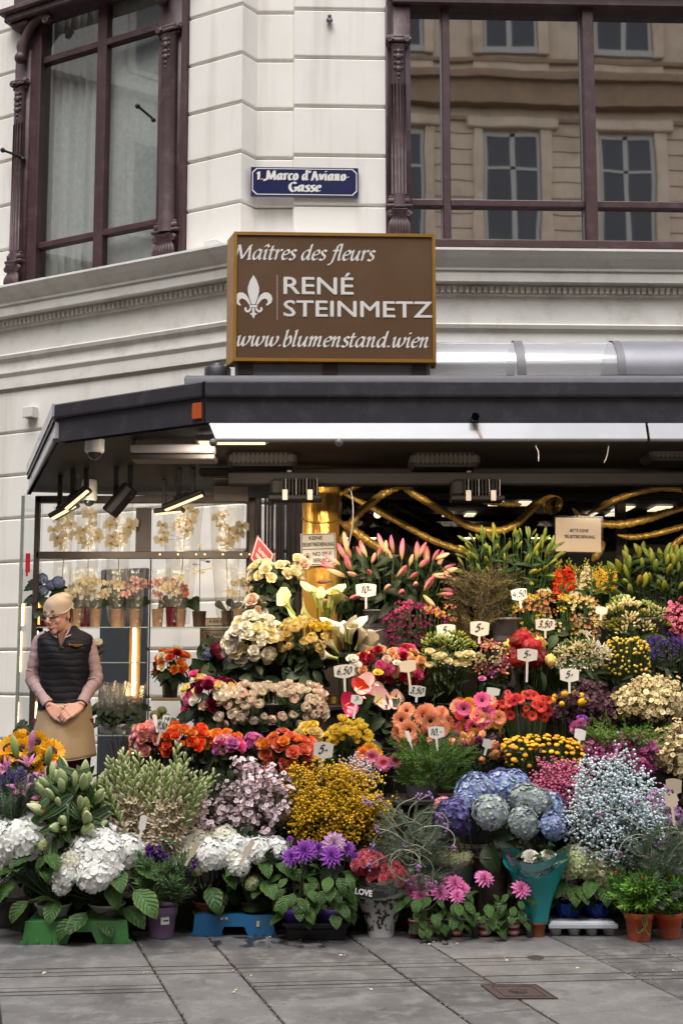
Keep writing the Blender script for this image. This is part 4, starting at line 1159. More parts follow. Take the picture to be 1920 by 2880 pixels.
# --- lamps, heaters, cameras under the roof
def hang_rod(t, x, y, z0, z1, mat=M_BLACKM):
 m = MB(); m.bbox(x - .015, x + .015, y - .015, y + .015, z0, z1, .003); m.build('hanger', mat, t, smooth=False)
def flood(u0, v0, u1, v1, Y, lab, lit=True, back=.0):
 a, c = at(u0, v0, Y), at(u1, v1, Y)
 t = thing('flood_lamp', lab, 'lamp', group='tilted flood lamps under the kiosk roof')
 L = c - a; ln = L.length; ex = L.normalized()
 ey = Vector((0, 1, back)); ey = (ey - ex * ey.dot(ex)).normalized()
 ez = ex.cross(ey)
 if ez.z < 0: ez = -ez
 M = Matrix(((ex.x, ey.x, ez.x, a.x), (ex.y, ey.y, ez.y, a.y), (ex.z, ey.z, ez.z, a.z), (0, 0, 0, 1)))
 m = MB(); m.bbox(0, ln, 0, .2, 0, .035, .008); m.bbox(ln * .3, ln * .7, .05, .15, .035, .06, .008); m.build('housing', M_BLACKM, t, M=M, smooth=False)
 m = MB(); m.box(.012, ln - .012, .006, .07, -.008, -.001); m.build('lamp_glass', M_WARMS if lit else M_GREYM, t, M=M, smooth=False)
 mid = (a + c) / 2 + ey * .1
 if lit:
  ld = bpy.data.lights.new('lamp_light', 'AREA'); ld.size = ln * .8; ld.energy = 3.0; ld.color = (1.0, .82, .6)
  lo = bpy.data.objects.new('lamp_light', ld); COL.objects.link(lo); lo.parent = t; lo.matrix_local = M @ Matrix.Translation((ln / 2, .1, -.02)) @ Matrix.Rotation(.75, 4, 'X')
 for dx in (-.04, .05): hang_rod(t, mid.x + dx, mid.y, mid.z + .03, ZB + .02)
 return t
flood(140, 1458, 212, 1418, 8.3, 'lit flood lamp at the far left over the first orchids', True, .03)
flood(178, 1432, 248, 1374, 8.0, 'small black flood lamp just right of the leftmost lit one', True, .05)
flood(296, 1437, 360, 1362, 7.9, 'flood lamp with unlit brown face tilted steeply beside the camera', False, -.4)
flood(432, 1444, 512, 1436, 8.5, 'nearly level lit flood lamp in front of the case frame', True, .04)
flood(458, 1434, 572, 1388, 8.0, 'lit flood lamp on two rods just left of the dark heater box', True, .03)
t = thing('strip_light', 'long white strip light under the bent roof edge', 'lamp')
a, c = at(365, 1290, 6.95), at(603, 1248, 6.95)
m = MB(); m.bbox(a.x, c.x, 6.95, 7.05, a.z + .035, a.z + .085, .008); m.build('housing', M_GREYM, t, smooth=False)
m = MB(); m.bbox(a.x - .0, c.x + .0, 6.97, 7.15, a.z, a.z + .033, .006); m.build('tray', M_BLACKM, t, smooth=False)
for u in (380, 590): q = at(u, 1250, 7.0); hang_rod(t, q.x, 7.0, q.z, ZB + .02)
def heater(u, v, Y, lab, s=1.0):
 p = at(u, v, Y)
 t = thing('ceiling_heater', lab, 'heater', p, group='black finned heaters under the kiosk roof')
 m = MB(); m.bbox(-.16 * s, .13 * s, -.02, .18, .0, .11, .02); m.build('housing', M_CAVE, t, smooth=False)
 for i in range(11):
  x = -.09 * s + i * .021 * s
  f = MB(); f.box(x, x + .006, -.05, -.0201, .0, .10); f.build('fin', M_BLACKM if i % 3 == 1 else M_CAVE, t, smooth=False)
 f = MB(); f.bbox(-.17 * s, .15 * s, -.07, .1, -.03, -.001, .006); f.build('front_rail', M_CAVE, t, smooth=False)
 for x in (-.085 * s, .065 * s):
  f = MB(); f.bbox(x, x + .032, -.082, -.071, -.035, .03, .003); f.build('clip', plain('clip_grey', '#857c76', .6) if 'clip_grey' not in bpy.data.materials else bpy.data.materials['clip_grey'], t, smooth=False)
 f = MB(); f.bbox(-.42 * s, .0, -.12, .16, .17, .26, .025);
 for i in range(12): f.box(-.38 * s + i * .028, -.365 * s + i * .028, -.125, -.1201, .185, .245)
 f.build('reflector_box', M_CAVE, t, smooth=False)
 hang_rod(t, -.05, .08, .11, ZB + .02 - p.z); hang_rod(t, -.3 * s, .05, .26, ZB + .02 - p.z)
heater(835, 1395, 7.5, 'black finned heater left of the gold column')
heater(1345, 1397, 7.5, 'black finned heater in the middle over the gold branches')
heater(2010, 1380, 7.5, 'black heater box cut by the right edge')
def dome_cam(u, v0, v1, Y, lab):
 p = at(u, v0, Y); z = at(u, v1, Y).z - p.z
 t = thing('security_camera', lab, 'camera', p, group='white dome cameras')
 r = .055
 m = MB(); m.lathe([(r * .9, 0.06), (r, .03), (r, z * .62), (r * .86, z * .7), (.001, z * .7)], 24); m.build('housing', M_WHITEP, t)
 m = MB(); m.lathe([(r * .72, z * .70)] + [(r * .72 * math.cos(q), z * .70 - r * .72 * math.sin(q)) for q in (.3, .6, .9, 1.2, 1.5)], 20); m.build('dome', plain('smoked_dome', '#2a2a2d', .08, var=.1), t)
dome_cam(267, 1236, 1290, 6.98, 'white dome camera hanging under the front fascia')
dome_cam(252, 1372, 1424, 8.6, 'white dome camera hanging further back among the flood lamps')
for pts, Y, lab in (([(972, 1332), (985, 1372), (992, 1420), (990, 1480), (975, 1560)], 7.7, 'thin pale cable hanging in front of the gold branches'), ([(1495, 1240), (1512, 1268), (1513, 1298)], 7.2, 'short pale cable hanging under the white flap'), ([(1712, 1240), (1706, 1280), (1697, 1302)], 7.2, 'short pale cable hanging near the right heater')):
 m = MB(); m.tube(smooth_path([at(*q, Y) for q in pts], 5), .004, 5); tag(m.build('cable', M_GREYM), lab, 'cable', 'pale cables')
# warm lamps that light the display from under the roof
for x, y, e, lab_ in ((-.6, 6.75, 16, 'over the left rose mound'), (.15, 6.62, 14, 'over the pink lily buds'), (1.1, 6.62, 13, 'over the middle'), (2.0, 6.62, 10, 'over the right edge')):
 t = thing('ceiling_lamp', 'warm strip lamp under the kiosk roof behind the front fascia, ' + lab_, 'lamp', (x, y, ZB - .02), group='warm lamps under the kiosk roof')
 m = MB(); m.bbox(-.2, .2, -.05, .05, -.015, .02, .005); m.build('housing', M_GREYM, t, smooth=False)
 m = MB(); m.box(-.18, .18, -.04, .04, -.022, -.016); m.build('lamp_glass', M_WARMS, t, smooth=False)
 ld = bpy.data.lights.new('lamp_light', 'AREA'); ld.shape = 'RECTANGLE'; ld.size = .36; ld.size_y = .08; ld.energy = e; ld.color = (1.0, .82, .6)
 lo = bpy.data.objects.new('lamp_light', ld); COL.objects.link(lo); lo.parent = t; lo.location = (0, .01, -.035); lo.rotation_euler = (.55, 0, 0)
# ------------------------------------------------------------------ the sign on the kiosk roof
a, b = at(657, 800, 6.75), at(1224, 800, 6.79)
WS = Wall(a.xy, (b - a).xy)
P = WS.px
x0, x1 = 0, P(1224, 800)[0]
z0, z1 = P(657, 1016)[1], P(657, 653)[1]
sg = thing('shop_sign', 'brown illuminated shop sign with gold frame standing on the kiosk roof', 'sign')
m = MB()
fr = .018
m.rows([[(x0, 0, z0), (x0, 0, z1), (x1, 0, z1), (x1, 0, z0), (x0, 0, z0)], [(x0 - .045, .14, z0 - .0), (x0 - .045, .14, z1), (x1 + .01, .14, z1), (x1 + .01, .14, z0), (x0 - .045, .14, z0)]])
m.quad((x0 - .045, .14, z0), (x1 + .01, .14, z0), (x1 + .01, .14, z1), (x0 - .045, .14, z1))
for q in ((x0, x1, z0, z0 + fr), (x0, x1, z1 - fr, z1), (x0, x0 + fr, z0 + fr, z1 - fr), (x1 - fr, x1, z0 + fr, z1 - fr)): m.box(q[0], q[1], -.012, .004, q[2], q[3])
m.build('frame', M_GOLDF, sg, M=WS.M, smooth=False)
m = MB(); m.quad((x0 + fr, -.004, z0 + fr), (x1 - fr, -.004, z0 + fr), (x1 - fr, -.004, z1 - fr), (x0 + fr, -.004, z1 - fr)); m.build('face', M_SIGNB, sg, M=WS.M, smooth=False)
yf = -.005
def sign_pen(s, ub, vb, ue, xh, nib):
 a = P(ub, vb, yf); e = P(ue, vb, yf)
 m = MB(); pen(m, s, (a[0], yf, a[1]), (1, 0, 0), (0, 0, 1), xh, nib=nib, ang=38, thin=.055, slant=.2, width=e[0] - a[0], track=.05)
 m.build('lettering', M_SIGNW, sg, M=WS.M, smooth=False)
s_ = (P(900, 700)[1] - P(900, 800)[1]) / 100
sign_pen("MaItres des fleurs", 661, 729, 1053, 28 * s_, .17)
sign_pen("www.blumenstand.wien", 664, 973, 1207, 28 * s_, .17)
for s, vt, vb, ue, xx in (("RENÉ", 779, 827, 992, 0), ("STEINMETZ", 845, 890, 1212, 0)):
 a = P(797, vb, yf); e = P(ue, vb, yf); tp = P(797, vt, yf)
 for dx, dz, dy in ((0, 0, 0), (.0045, 0, .0006), (.0022, .003, .0012)): sans('lettering', s, M_SIGNW, Matrix.Identity(4), sg, (tp[1] - a[1]) / .70, width=e[0] - a[0]).matrix_local = WS.M @ facing((a[0] + dx, yf - .001 - dy, a[1] + dz), (1, 0, 0), (0, 0, 1))
m = MB()
def c3(x, y): q = P(x / 1.633, 600 + y / 1.633, yf); return (q[0], yf - .001, q[1])
def both(pts):
 m.poly([c3(*p) for p in pts]); m.poly([c3(2 * 1164 - x, y) for x, y in pts][::-1])
main = [(1164, 283), (1180, 310), (1190, 340), (1190, 360), (1183, 388), (1172, 418)]
m.poly([c3(*p) for p in main] + [c3(2 * 1164 - x, y) for x, y in main[::-1][:-1]])
both([(1176, 418), (1184, 396), (1197, 374), (1214, 363), (1232, 364), (1246, 376), (1251, 394), (1245, 412), (1226, 425), (1221, 421), (1230, 408), (1227, 396), (1216, 391), (1203, 396), (1192, 408), (1184, 420)])
m.poly([c3(x, y) for x, y in ((1146, 421), (1182, 421), (1182, 432), (1146, 432))])
both([(1172, 434), (1180, 434), (1187, 445), (1197, 442), (1194, 433), (1202, 430), (1207, 440), (1200, 453), (1186, 456), (1176, 446)])
low = [(1164, 434), (1169, 436), (1170, 456), (1182, 462), (1172, 467), (1164, 485)]
m.poly([c3(*p) for p in low] + [c3(2 * 1164 - x, y) for x, y in low[::-1][:-1]])
m.build('lily_emblem', M_SIGNW, sg, M=WS.M, smooth=False)
m = MB()
for i in range(26):
 q = P(779.5, 775 + i * 4.9, yf); m.box(q[0] - .0018, q[0] + .0018, yf - .001, yf, q[1] - .0026, q[1] + .0026)
m.build('dotted_line', M_SIGNW, sg, M=WS.M, smooth=False, kind='stuff')
m = MB(); m.bbox(x0 + .01, x1 - .03, .03, .12, z0 - .075, z0 - .001, .006); m.build('support_rail', M_GALV, sg, M=WS.M, smooth=False)
for x in (x0 + .03, x0 + .5, x1 - .13):
 m = MB(); m.bbox(x, x + .08, .02, .0299, z0 - .07, z0 - .006, .003); m.build('support_bracket', M_BROWNM, sg, M=WS.M, smooth=False)
 m = MB(); m.bbox(x + .01, x + .07, .04, .1, ZT - .03, z0 - .075, .004); m.build('support_foot', M_GALV, sg, M=WS.M, smooth=False)
# ------------------------------------------------------------------ flower heads, leaves, sprays (built once, about 1 unit across, axis +z)
PR = dict(
round=[(0, .35), (.3, .8), (.6, 1), (.85, .82), (1, .3)], strap=[(0, .6), (.4, 1), (.8, .95), (1, .4)], point=[(0, .5), (.4, 1), (.75, .7), (1, .05)],
fan=[(0, .25), (.5, .75), (.85, 1), (1, .85)], leaf=[(0, .12), (.2, .72), (.42, 1), (.7, .74), (.88, .38), (1, .03)], lance=[(0, .3), (.25, .85), (.5, 1), (.8, .55), (1, .03)],
obov=[(0, .2), (.3, .5), (.65, 1), (.9, .75), (1, .15)])
def interp(pr, s):
 for (a, x), (b, y) in zip(pr, pr[1:]):
  if s <= b: return x + (y - x) * (s - a) / (b - a)
 return pr[-1][1]
def petal_geo(mb, L, W, th0, th1, r0=0.0, z0=0.0, az=0.0, cup=.3, prof='round', nu=1, nv=4, ruf=0.0, rng=None, twist=0.0, t0=0.0, t1=1.0, tmode='len', bend=1.0, rib=0.0):
 pr = PR[prof]; rows = []; tt = []
 rad, z = r0, z0
 ca, sa = math.cos(az), math.sin(az)
 ph = rng.uniform(0, 6) if rng else 0
 K = []
 for j in range(nv + 1):
  s = j / nv
  th = th0 + (th1 - th0) * (s ** bend)
  if j:
   thm = th0 + (th1 - th0) * (((j - .5) / nv) ** bend)
   rad += L / nv * math.sin(thm); z += L / nv * math.cos(thm)
  w = W * interp(pr, s)
  row = []
  for i in range(-nu, nu + 1):
   x = i / nu
   d = cup * w * x * x + (rib * math.cos(6.283 * (5.5 * s - 1.5 * abs(x))) * min(1, abs(x) * 2) if rib else 0) + (ruf * math.sin(x * 7 + ph + j * 1.9) * s if ruf else 0)
   R, Y, Z = rad - math.cos(th) * d, w * x, z + math.sin(th) * d + twist * x * w
   if rib: mb.cr = s
   t = (t0 + (t1 - t0) * s) if tmode == 'len' else abs(x)
   row.append(mb.v((R * ca - Y * sa, R * sa + Y * ca, Z), t))
  K.append(row)
 for a, b in zip(K, K[1:]):
  for i in range(2 * nu): mb.f(a[i], a[i + 1], b[i + 1], b[i])
def p_rose(seed, openness=.6):
 rng = random.Random(seed); m = MB()
 for k in range(5):
  o = k / 4
  n = (2, 3, 4, 5, 5)[k]
  for i in range(n):
   m.cr = rng.random() * .25
   petal_geo(m, .40 + .10 * o, .20 + .13 * o, .25 + .75 * o * openness, -.25 + (1.5 * o ** 1.4) * (openness + .35), .02 + .05 * o, .02 - .02 * o, i * 6.283 / n + k * .9 + rng.uniform(-.2, .2), .45, 'round', 2, 4, .012, rng, bend=1.4)
 return m
def p_ball_rose(seed):
 rng = random.Random(seed); m = MB()
 for k in range(6):
  o = k / 5; n = (3, 4, 5, 6, 6, 6)[k]
  for i in range(n):
   m.cr = rng.random() * .2
   petal_geo(m, .36 + .30 * o, .15 + .15 * o, .5 + .85 * o, -.95 + .45 * o + (.5 if k == 5 and rng.random() < .5 else 0), .02, .06 - .05 * o, i * 6.283 / n + k * .7 + rng.uniform(-.2, .2), .4, 'round', 2, 4, .01, rng)
 return m
def p_carnation(seed):
 rng = random.Random(seed); m = MB()
 for k in range(5):
  o = k / 4; n = (4, 5, 6, 7, 8)[k]
  for i in range(n):
   m.cr = rng.random() * .3
   petal_geo(m, .40 + .1 * o, .15 + .05 * o, .1 + .95 * o, .3 + 1.25 * o, .02, .05, i * 6.283 / n + k + rng.uniform(-.3, .3), .2, 'fan', 2, 4, .05, rng)
 return m
def p_daisy(seed, n=20, W=.06, rows=2, disc=.13, prof='strap', dome=.04, tilt=.1, inner=0):
 rng = random.Random(seed); m = MB()
 for k in range(rows):
  for i in range(n):
   m.cr = rng.random() * .3
   petal_geo(m, (.5 - disc * .8) * (1 - .1 * k) * rng.uniform(.92, 1.05), W, 1.35 - .1 * k + rng.uniform(-.1, .1), 1.45 + tilt - .25 * k + rng.uniform(-.15, .15), disc * .8, .02 + .015 * k, (i + .5 * k) * 6.283 / n + rng.uniform(-.06, .06), .2, prof, 1, 3)
 for i in range(inner):
  petal_geo(m, .13, .03, .9, 1.1, disc * .8, .04, i * 6.283 / inner, .2, 'strap', 1, 2)
 m.cm = 1
 pr = [(disc * 1.02, .02), (disc * .95, .035 + dome * .4), (disc * .6, .04 + dome), (disc * .3, .035 + dome * .8), (.001, .03 + dome * .7)]
 m.lathe(pr, 14, ts=[.0, .2, .5, .8, 1])
 for i in range(26):
  a = i * 2.4; r = disc * math.sqrt(i / 26.)
  m.cr = rng.random(); m.ball((r * math.cos(a), r * math.sin(a), .035 + dome * (1 - (r / disc) ** 2) + .01), .018, 4, 2, t=i / 26)
 return m
def p_dahlia(seed, wide=.07):
 rng = random.Random(seed); m = MB()
 for k in range(6):
  o = k / 5; n = (5, 7, 9, 11, 12, 12)[k]
  for i in range(n):
   m.cr = rng.random() * .25
   petal_geo(m, .16 + .32 * o, wide * (.7 + .45 * o), .1 + 1.3 * o, .2 + 1.5 * o, .015, .10 - .08 * o, i * 6.283 / n + k * .35 + rng.uniform(-.08, .08), .9, 'point', 1, 3, t0=.1)
 return m
def p_bud(seed, fat=.13, lobes=3, curve=.05):
 rng = random.Random(seed); m = MB(); rows = []; ts = []
 P = [(0, .25), (.08, .5), (.25, .82), (.5, 1), (.75, .85), (.9, .5), (.97, .25), (1, .03)]
 for s, w in P:
  c = curve * math.sin(s * 2.2)
  rows.append([((c + fat * w * (1 + .14 * math.cos(lobes * q)) * math.cos(q)), fat * w * (1 + .14 * math.cos(lobes * q)) * math.sin(q), s) for q in [6.283 * i / 12 for i in range(12)]]); ts.append(s)
 m.rows(rows, True, ts)
 return m
def p_lily(seed, rec=1.9):
 rng = random.Random(seed); m = MB()
 for i in range(6):
  m.cr = rng.random() * .15
  petal_geo(m, .62, .12 if i % 2 else .095, .35, rec + rng.uniform(-.2, .2), .02, 0, i * 1.0472 + rng.uniform(-.08, .08), -.35, 'lance', 2, 5, .01, rng, bend=1.3)
 m.cm = 1
 for i in range(6):
  a = i * 1.05 + .4
  m.tube([(0, 0, .05), (.06 * math.cos(a), .06 * math.sin(a), .28), (.13 * math.cos(a), .13 * math.sin(a), .42)], .008, 3); m.ball((.13 * math.cos(a), .13 * math.sin(a), .43), .025, 5, 3, (1, .6, .6))
 return m
def p_calla(seed, openf=1.0):
 m = MB(); rows = []; ts = []; n = 16
 for j in range(8):
  s = j / 7
  row = []
  for i in range(n + 1):
   q = -math.pi * 1.12 + 2.24 * math.pi * i / n
   front = math.cos(q)                     # lip at q=0
   r = .045 + .02 * s + openf * .20 * max(0, s - .35) ** 1.5 * (1.2 + .75 * front)
   z = .62 * s + (.26 * s ** 3) * (front ** 3 if front > 0 else front * .3)
   r += .012 * (abs(q) > math.pi) + (.13 * openf * s ** 4 * max(front, 0) ** 6)
   row.append((r * math.cos(q), r * math.sin(q), z - .1 * openf * s ** 5))
  rows.append(row); ts.append(s)
 m.rows(rows, False, ts)
 m.cm = 1; m.tube([(0, 0, .1), (.01, 0, .32), (.02, 0, .5)], [.025, .025, .012], 6)
 return m
def p_anthurium(seed):
 m = MB(); n = 14; rows = []; rng = random.Random(seed)
 for j in range(6):
  s = j / 5; row = []
  for i in range(-n, n + 1):
   a = math.pi * i / n
   r = .5 * (.62 + .38 * math.cos(a)) * (1 + .25 * math.sin(abs(a)) ** 3)
   if abs(a) > 2.7: r = .13 + (math.pi - abs(a)) * .25
   x = r * s * math.cos(a) + .0; y = r * s * math.sin(a) * 1.25
   row.append((x + .06, y, .10 * s * s - .05 * math.cos(a * 2) * s + .015 * math.sin(a * 5) * s))
  rows.append(row)
 m.rows(rows, False, [0, .2, .4, .6, .8, 1])
 m.cm = 1; m.tube([(0, 0, .0), (.06, 0, .1), (.18, 0, .2), (.26, 0, .24)], [.03, .03, .024, .012], 7, ts=[0, .3, .7, 1])
 return m
def floret(m, p, nrm, s, roll, rng, npet=4, wide=.36):
 M = basis(nrm, p, s, roll)
 for i in range(npet):
  a = i * 6.283 / npet
  c, q = math.cos(a), math.sin(a)
  u = rng.uniform(-.10, .12)
  L = [(0, 0, 0), (.18, -wide * .75, .03), (.46, -wide, .06 + u), (.60, 0, .12 + u), (.46, wide, .04 - u), (.18, wide * .75, .03)]
  k = []
  for j, (x, y, z) in enumerate(L):
   w = M @ Vector((x * c - y * q, x * q + y * c, z))
   k.append(m.v(w, (0, .4, .9, 1, .9, .4)[j]))
  m.f(k[0], k[1], k[2], k[3]); m.f(k[0], k[3], k[4], k[5])
def p_hydrangea(seed, n=80, fs=.19, cap=-.35, flat=.8):
 rng = random.Random(seed); m = MB()
 for i in range(n):
  z = 1 - (1 - cap) * (i + .5) / n
  a = i * 2.39996 + rng.uniform(-.2, .2)
  r = math.sqrt(max(0, 1 - z * z))
  d = Vector((r * math.cos(a), r * math.sin(a), z))
  R = .43 * rng.uniform(.88, 1.06)
  m.cr = rng.random() * .5
  nn = (d + Vector((rng.uniform(-.25, .25), rng.uniform(-.25, .25), rng.uniform(-.15, .25)))).normalized()
  floret(m, (d.x * R, d.y * R, d.z * R * flat), nn, fs * rng.uniform(.85, 1.15), rng.uniform(0, 6), rng)
 return m
def p_cluster(seed, sub, n=7, spread=.42, size=.32, zr=.5):
 """umbel of small flowers"""
 rng = random.Random(seed); m = MB()
 fz = [s.freeze() for s in sub]
 for i in range(n):
  a = i * 2.4 + rng.uniform(-.3, .3); r = spread * math.sqrt((i + .5) / n)
  p = (r * math.cos(a), r * math.sin(a), zr * (1 - r * r * 1.6) * .5 + rng.uniform(-.06, .06))
  d = Vector((p[0] * 1.4, p[1] * 1.4, .5))
  m.add(rng.choice(fz), basis(d, p, size * rng.uniform(.8, 1.15), rng.uniform(0, 6)), r=rng.random() * .4)
 return m
def p_lump(seed, amp=.22, fr=5.0, nu=18, nv=10, flat=.8):
 from mathutils import noise
 m = MB(); rows = []; ts = []
 for j in range(nv + 1):
  th = math.pi * (.02 + .75 * j / nv); row = []
  for i in range(nu):
   q = 6.283 * i / nu
   d = Vector((math.sin(th) * math.cos(q), math.sin(th) * math.sin(q), math.cos(th)))
   w = abs(noise.noise(d * fr + Vector((seed, 0, 0)))) * 2
   r = .45 * (1 - amp + amp * 1.6 * w)
   row.append((d.x * r, d.y * r, d.z * r * flat + .1))
  rows.append(row); ts.append(j / nv)
 m.rows(rows, True, ts)
 return m
def p_orchid(seed):
 rng = random.Random(seed); m = MB()
 for a, W, L in ((0, .2, .42), (math.pi, .2, .42)):
  petal_geo(m, L, W * 1.25, 1.25, 1.55, .02, 0, a, .12, 'fan', 2, 4, .01, rng)
 for a in (1.57, 3.9, 5.5):
  petal_geo(m, .40, .13, 1.35, 1.6, .02, -.02, a, .15, 'round', 1, 3)
 m.cm = 1
 petal_geo(m, .2, .07, .4, 1.5, .0, .0, 4.71, .4, 'point', 1, 3); m.ball((0, 0, .05), .045, 6, 4)
 return m
def p_spike(seed, n=26, H=1.0, bs=.12, lean=.5, open_at=.45, r0=.035, opn=None, bud=None, taper=.35):
 """flower spike: buds towards the top, open flowers lower down; unit height"""
 rng = random.Random(seed); m = MB()
 fb = (bud or p_bud(seed, .2)).freeze(); fo = opn.freeze() if opn else None
 m.tube([(0, 0, -.6), (0, 0, 0), (.01, .0, .5), (.0, .01, 1.0)], [.012, .012, .01, .006], 5)
 for i in range(n):
  s = (i + rng.uniform(-.3, .3)) / n; a = i * 2.4
  z = H * (.02 + .96 * s)
  sz = bs * (1 - taper * s) * rng.uniform(.85, 1.15)
  d = Vector((math.cos(a), math.sin(a), lean + 1.3 * s))
  p = Vector((math.cos(a) * r0 * (1 - .4 * s), math.sin(a) * r0 * (1 - .4 * s), z))
  if fo and s < open_at: m.add(fo, basis(d, p, sz * 1.5, a), r=rng.random() * .5, mi=1)
  else: m.add(fb, basis(d, p, sz, a), r=rng.random() * .5, mi=1 if fo and s < open_at + .12 and i % 2 else None)
 return m
def p_leaf(prof='leaf', W=.32, droop=.5, fold=.25, nu=2, nv=6, wav=.0, seed=0, stalk=.12, rib=0.0):
 rng = random.Random(seed); m = MB()
 petal_geo(m, 1.0, W, 1.2, 1.2 + droop, stalk, 0, 0, fold, prof, nu, nv, wav, rng, tmode='x', rib=rib)
 if stalk: m.tube([(0, 0, -.02), (stalk * .5, 0, .0), (stalk + .06, 0, .025)], [.014, .012, .008], 4)
 return m
def p_tuft(seed, n=22, L=.5, W=.035, prof='lance', spread=.9, up=1.0):
 """leafy shoot: narrow leaves around a short stem, unit height"""
 rng = random.Random(seed); m = MB()
 m.tube([(0, 0, 0), (.02, .01, .5), (0, 0, 1)], .012, 4)
 for i in range(n):
  s = (i + .5) / n; a = i * 2.4 + rng.uniform(-.3, .3)
  m.cr = rng.random() * .6
  petal_geo(m, L * rng.uniform(.7, 1.1) * (1 - .35 * s), W, spread * (1 - .55 * s) + rng.uniform(-.15, .15), spread * (1.25 - .6 * s) + rng.uniform(-.2, .3), .005, s * .95, a, .3, prof, 1, 3, tmode='x')
 return m
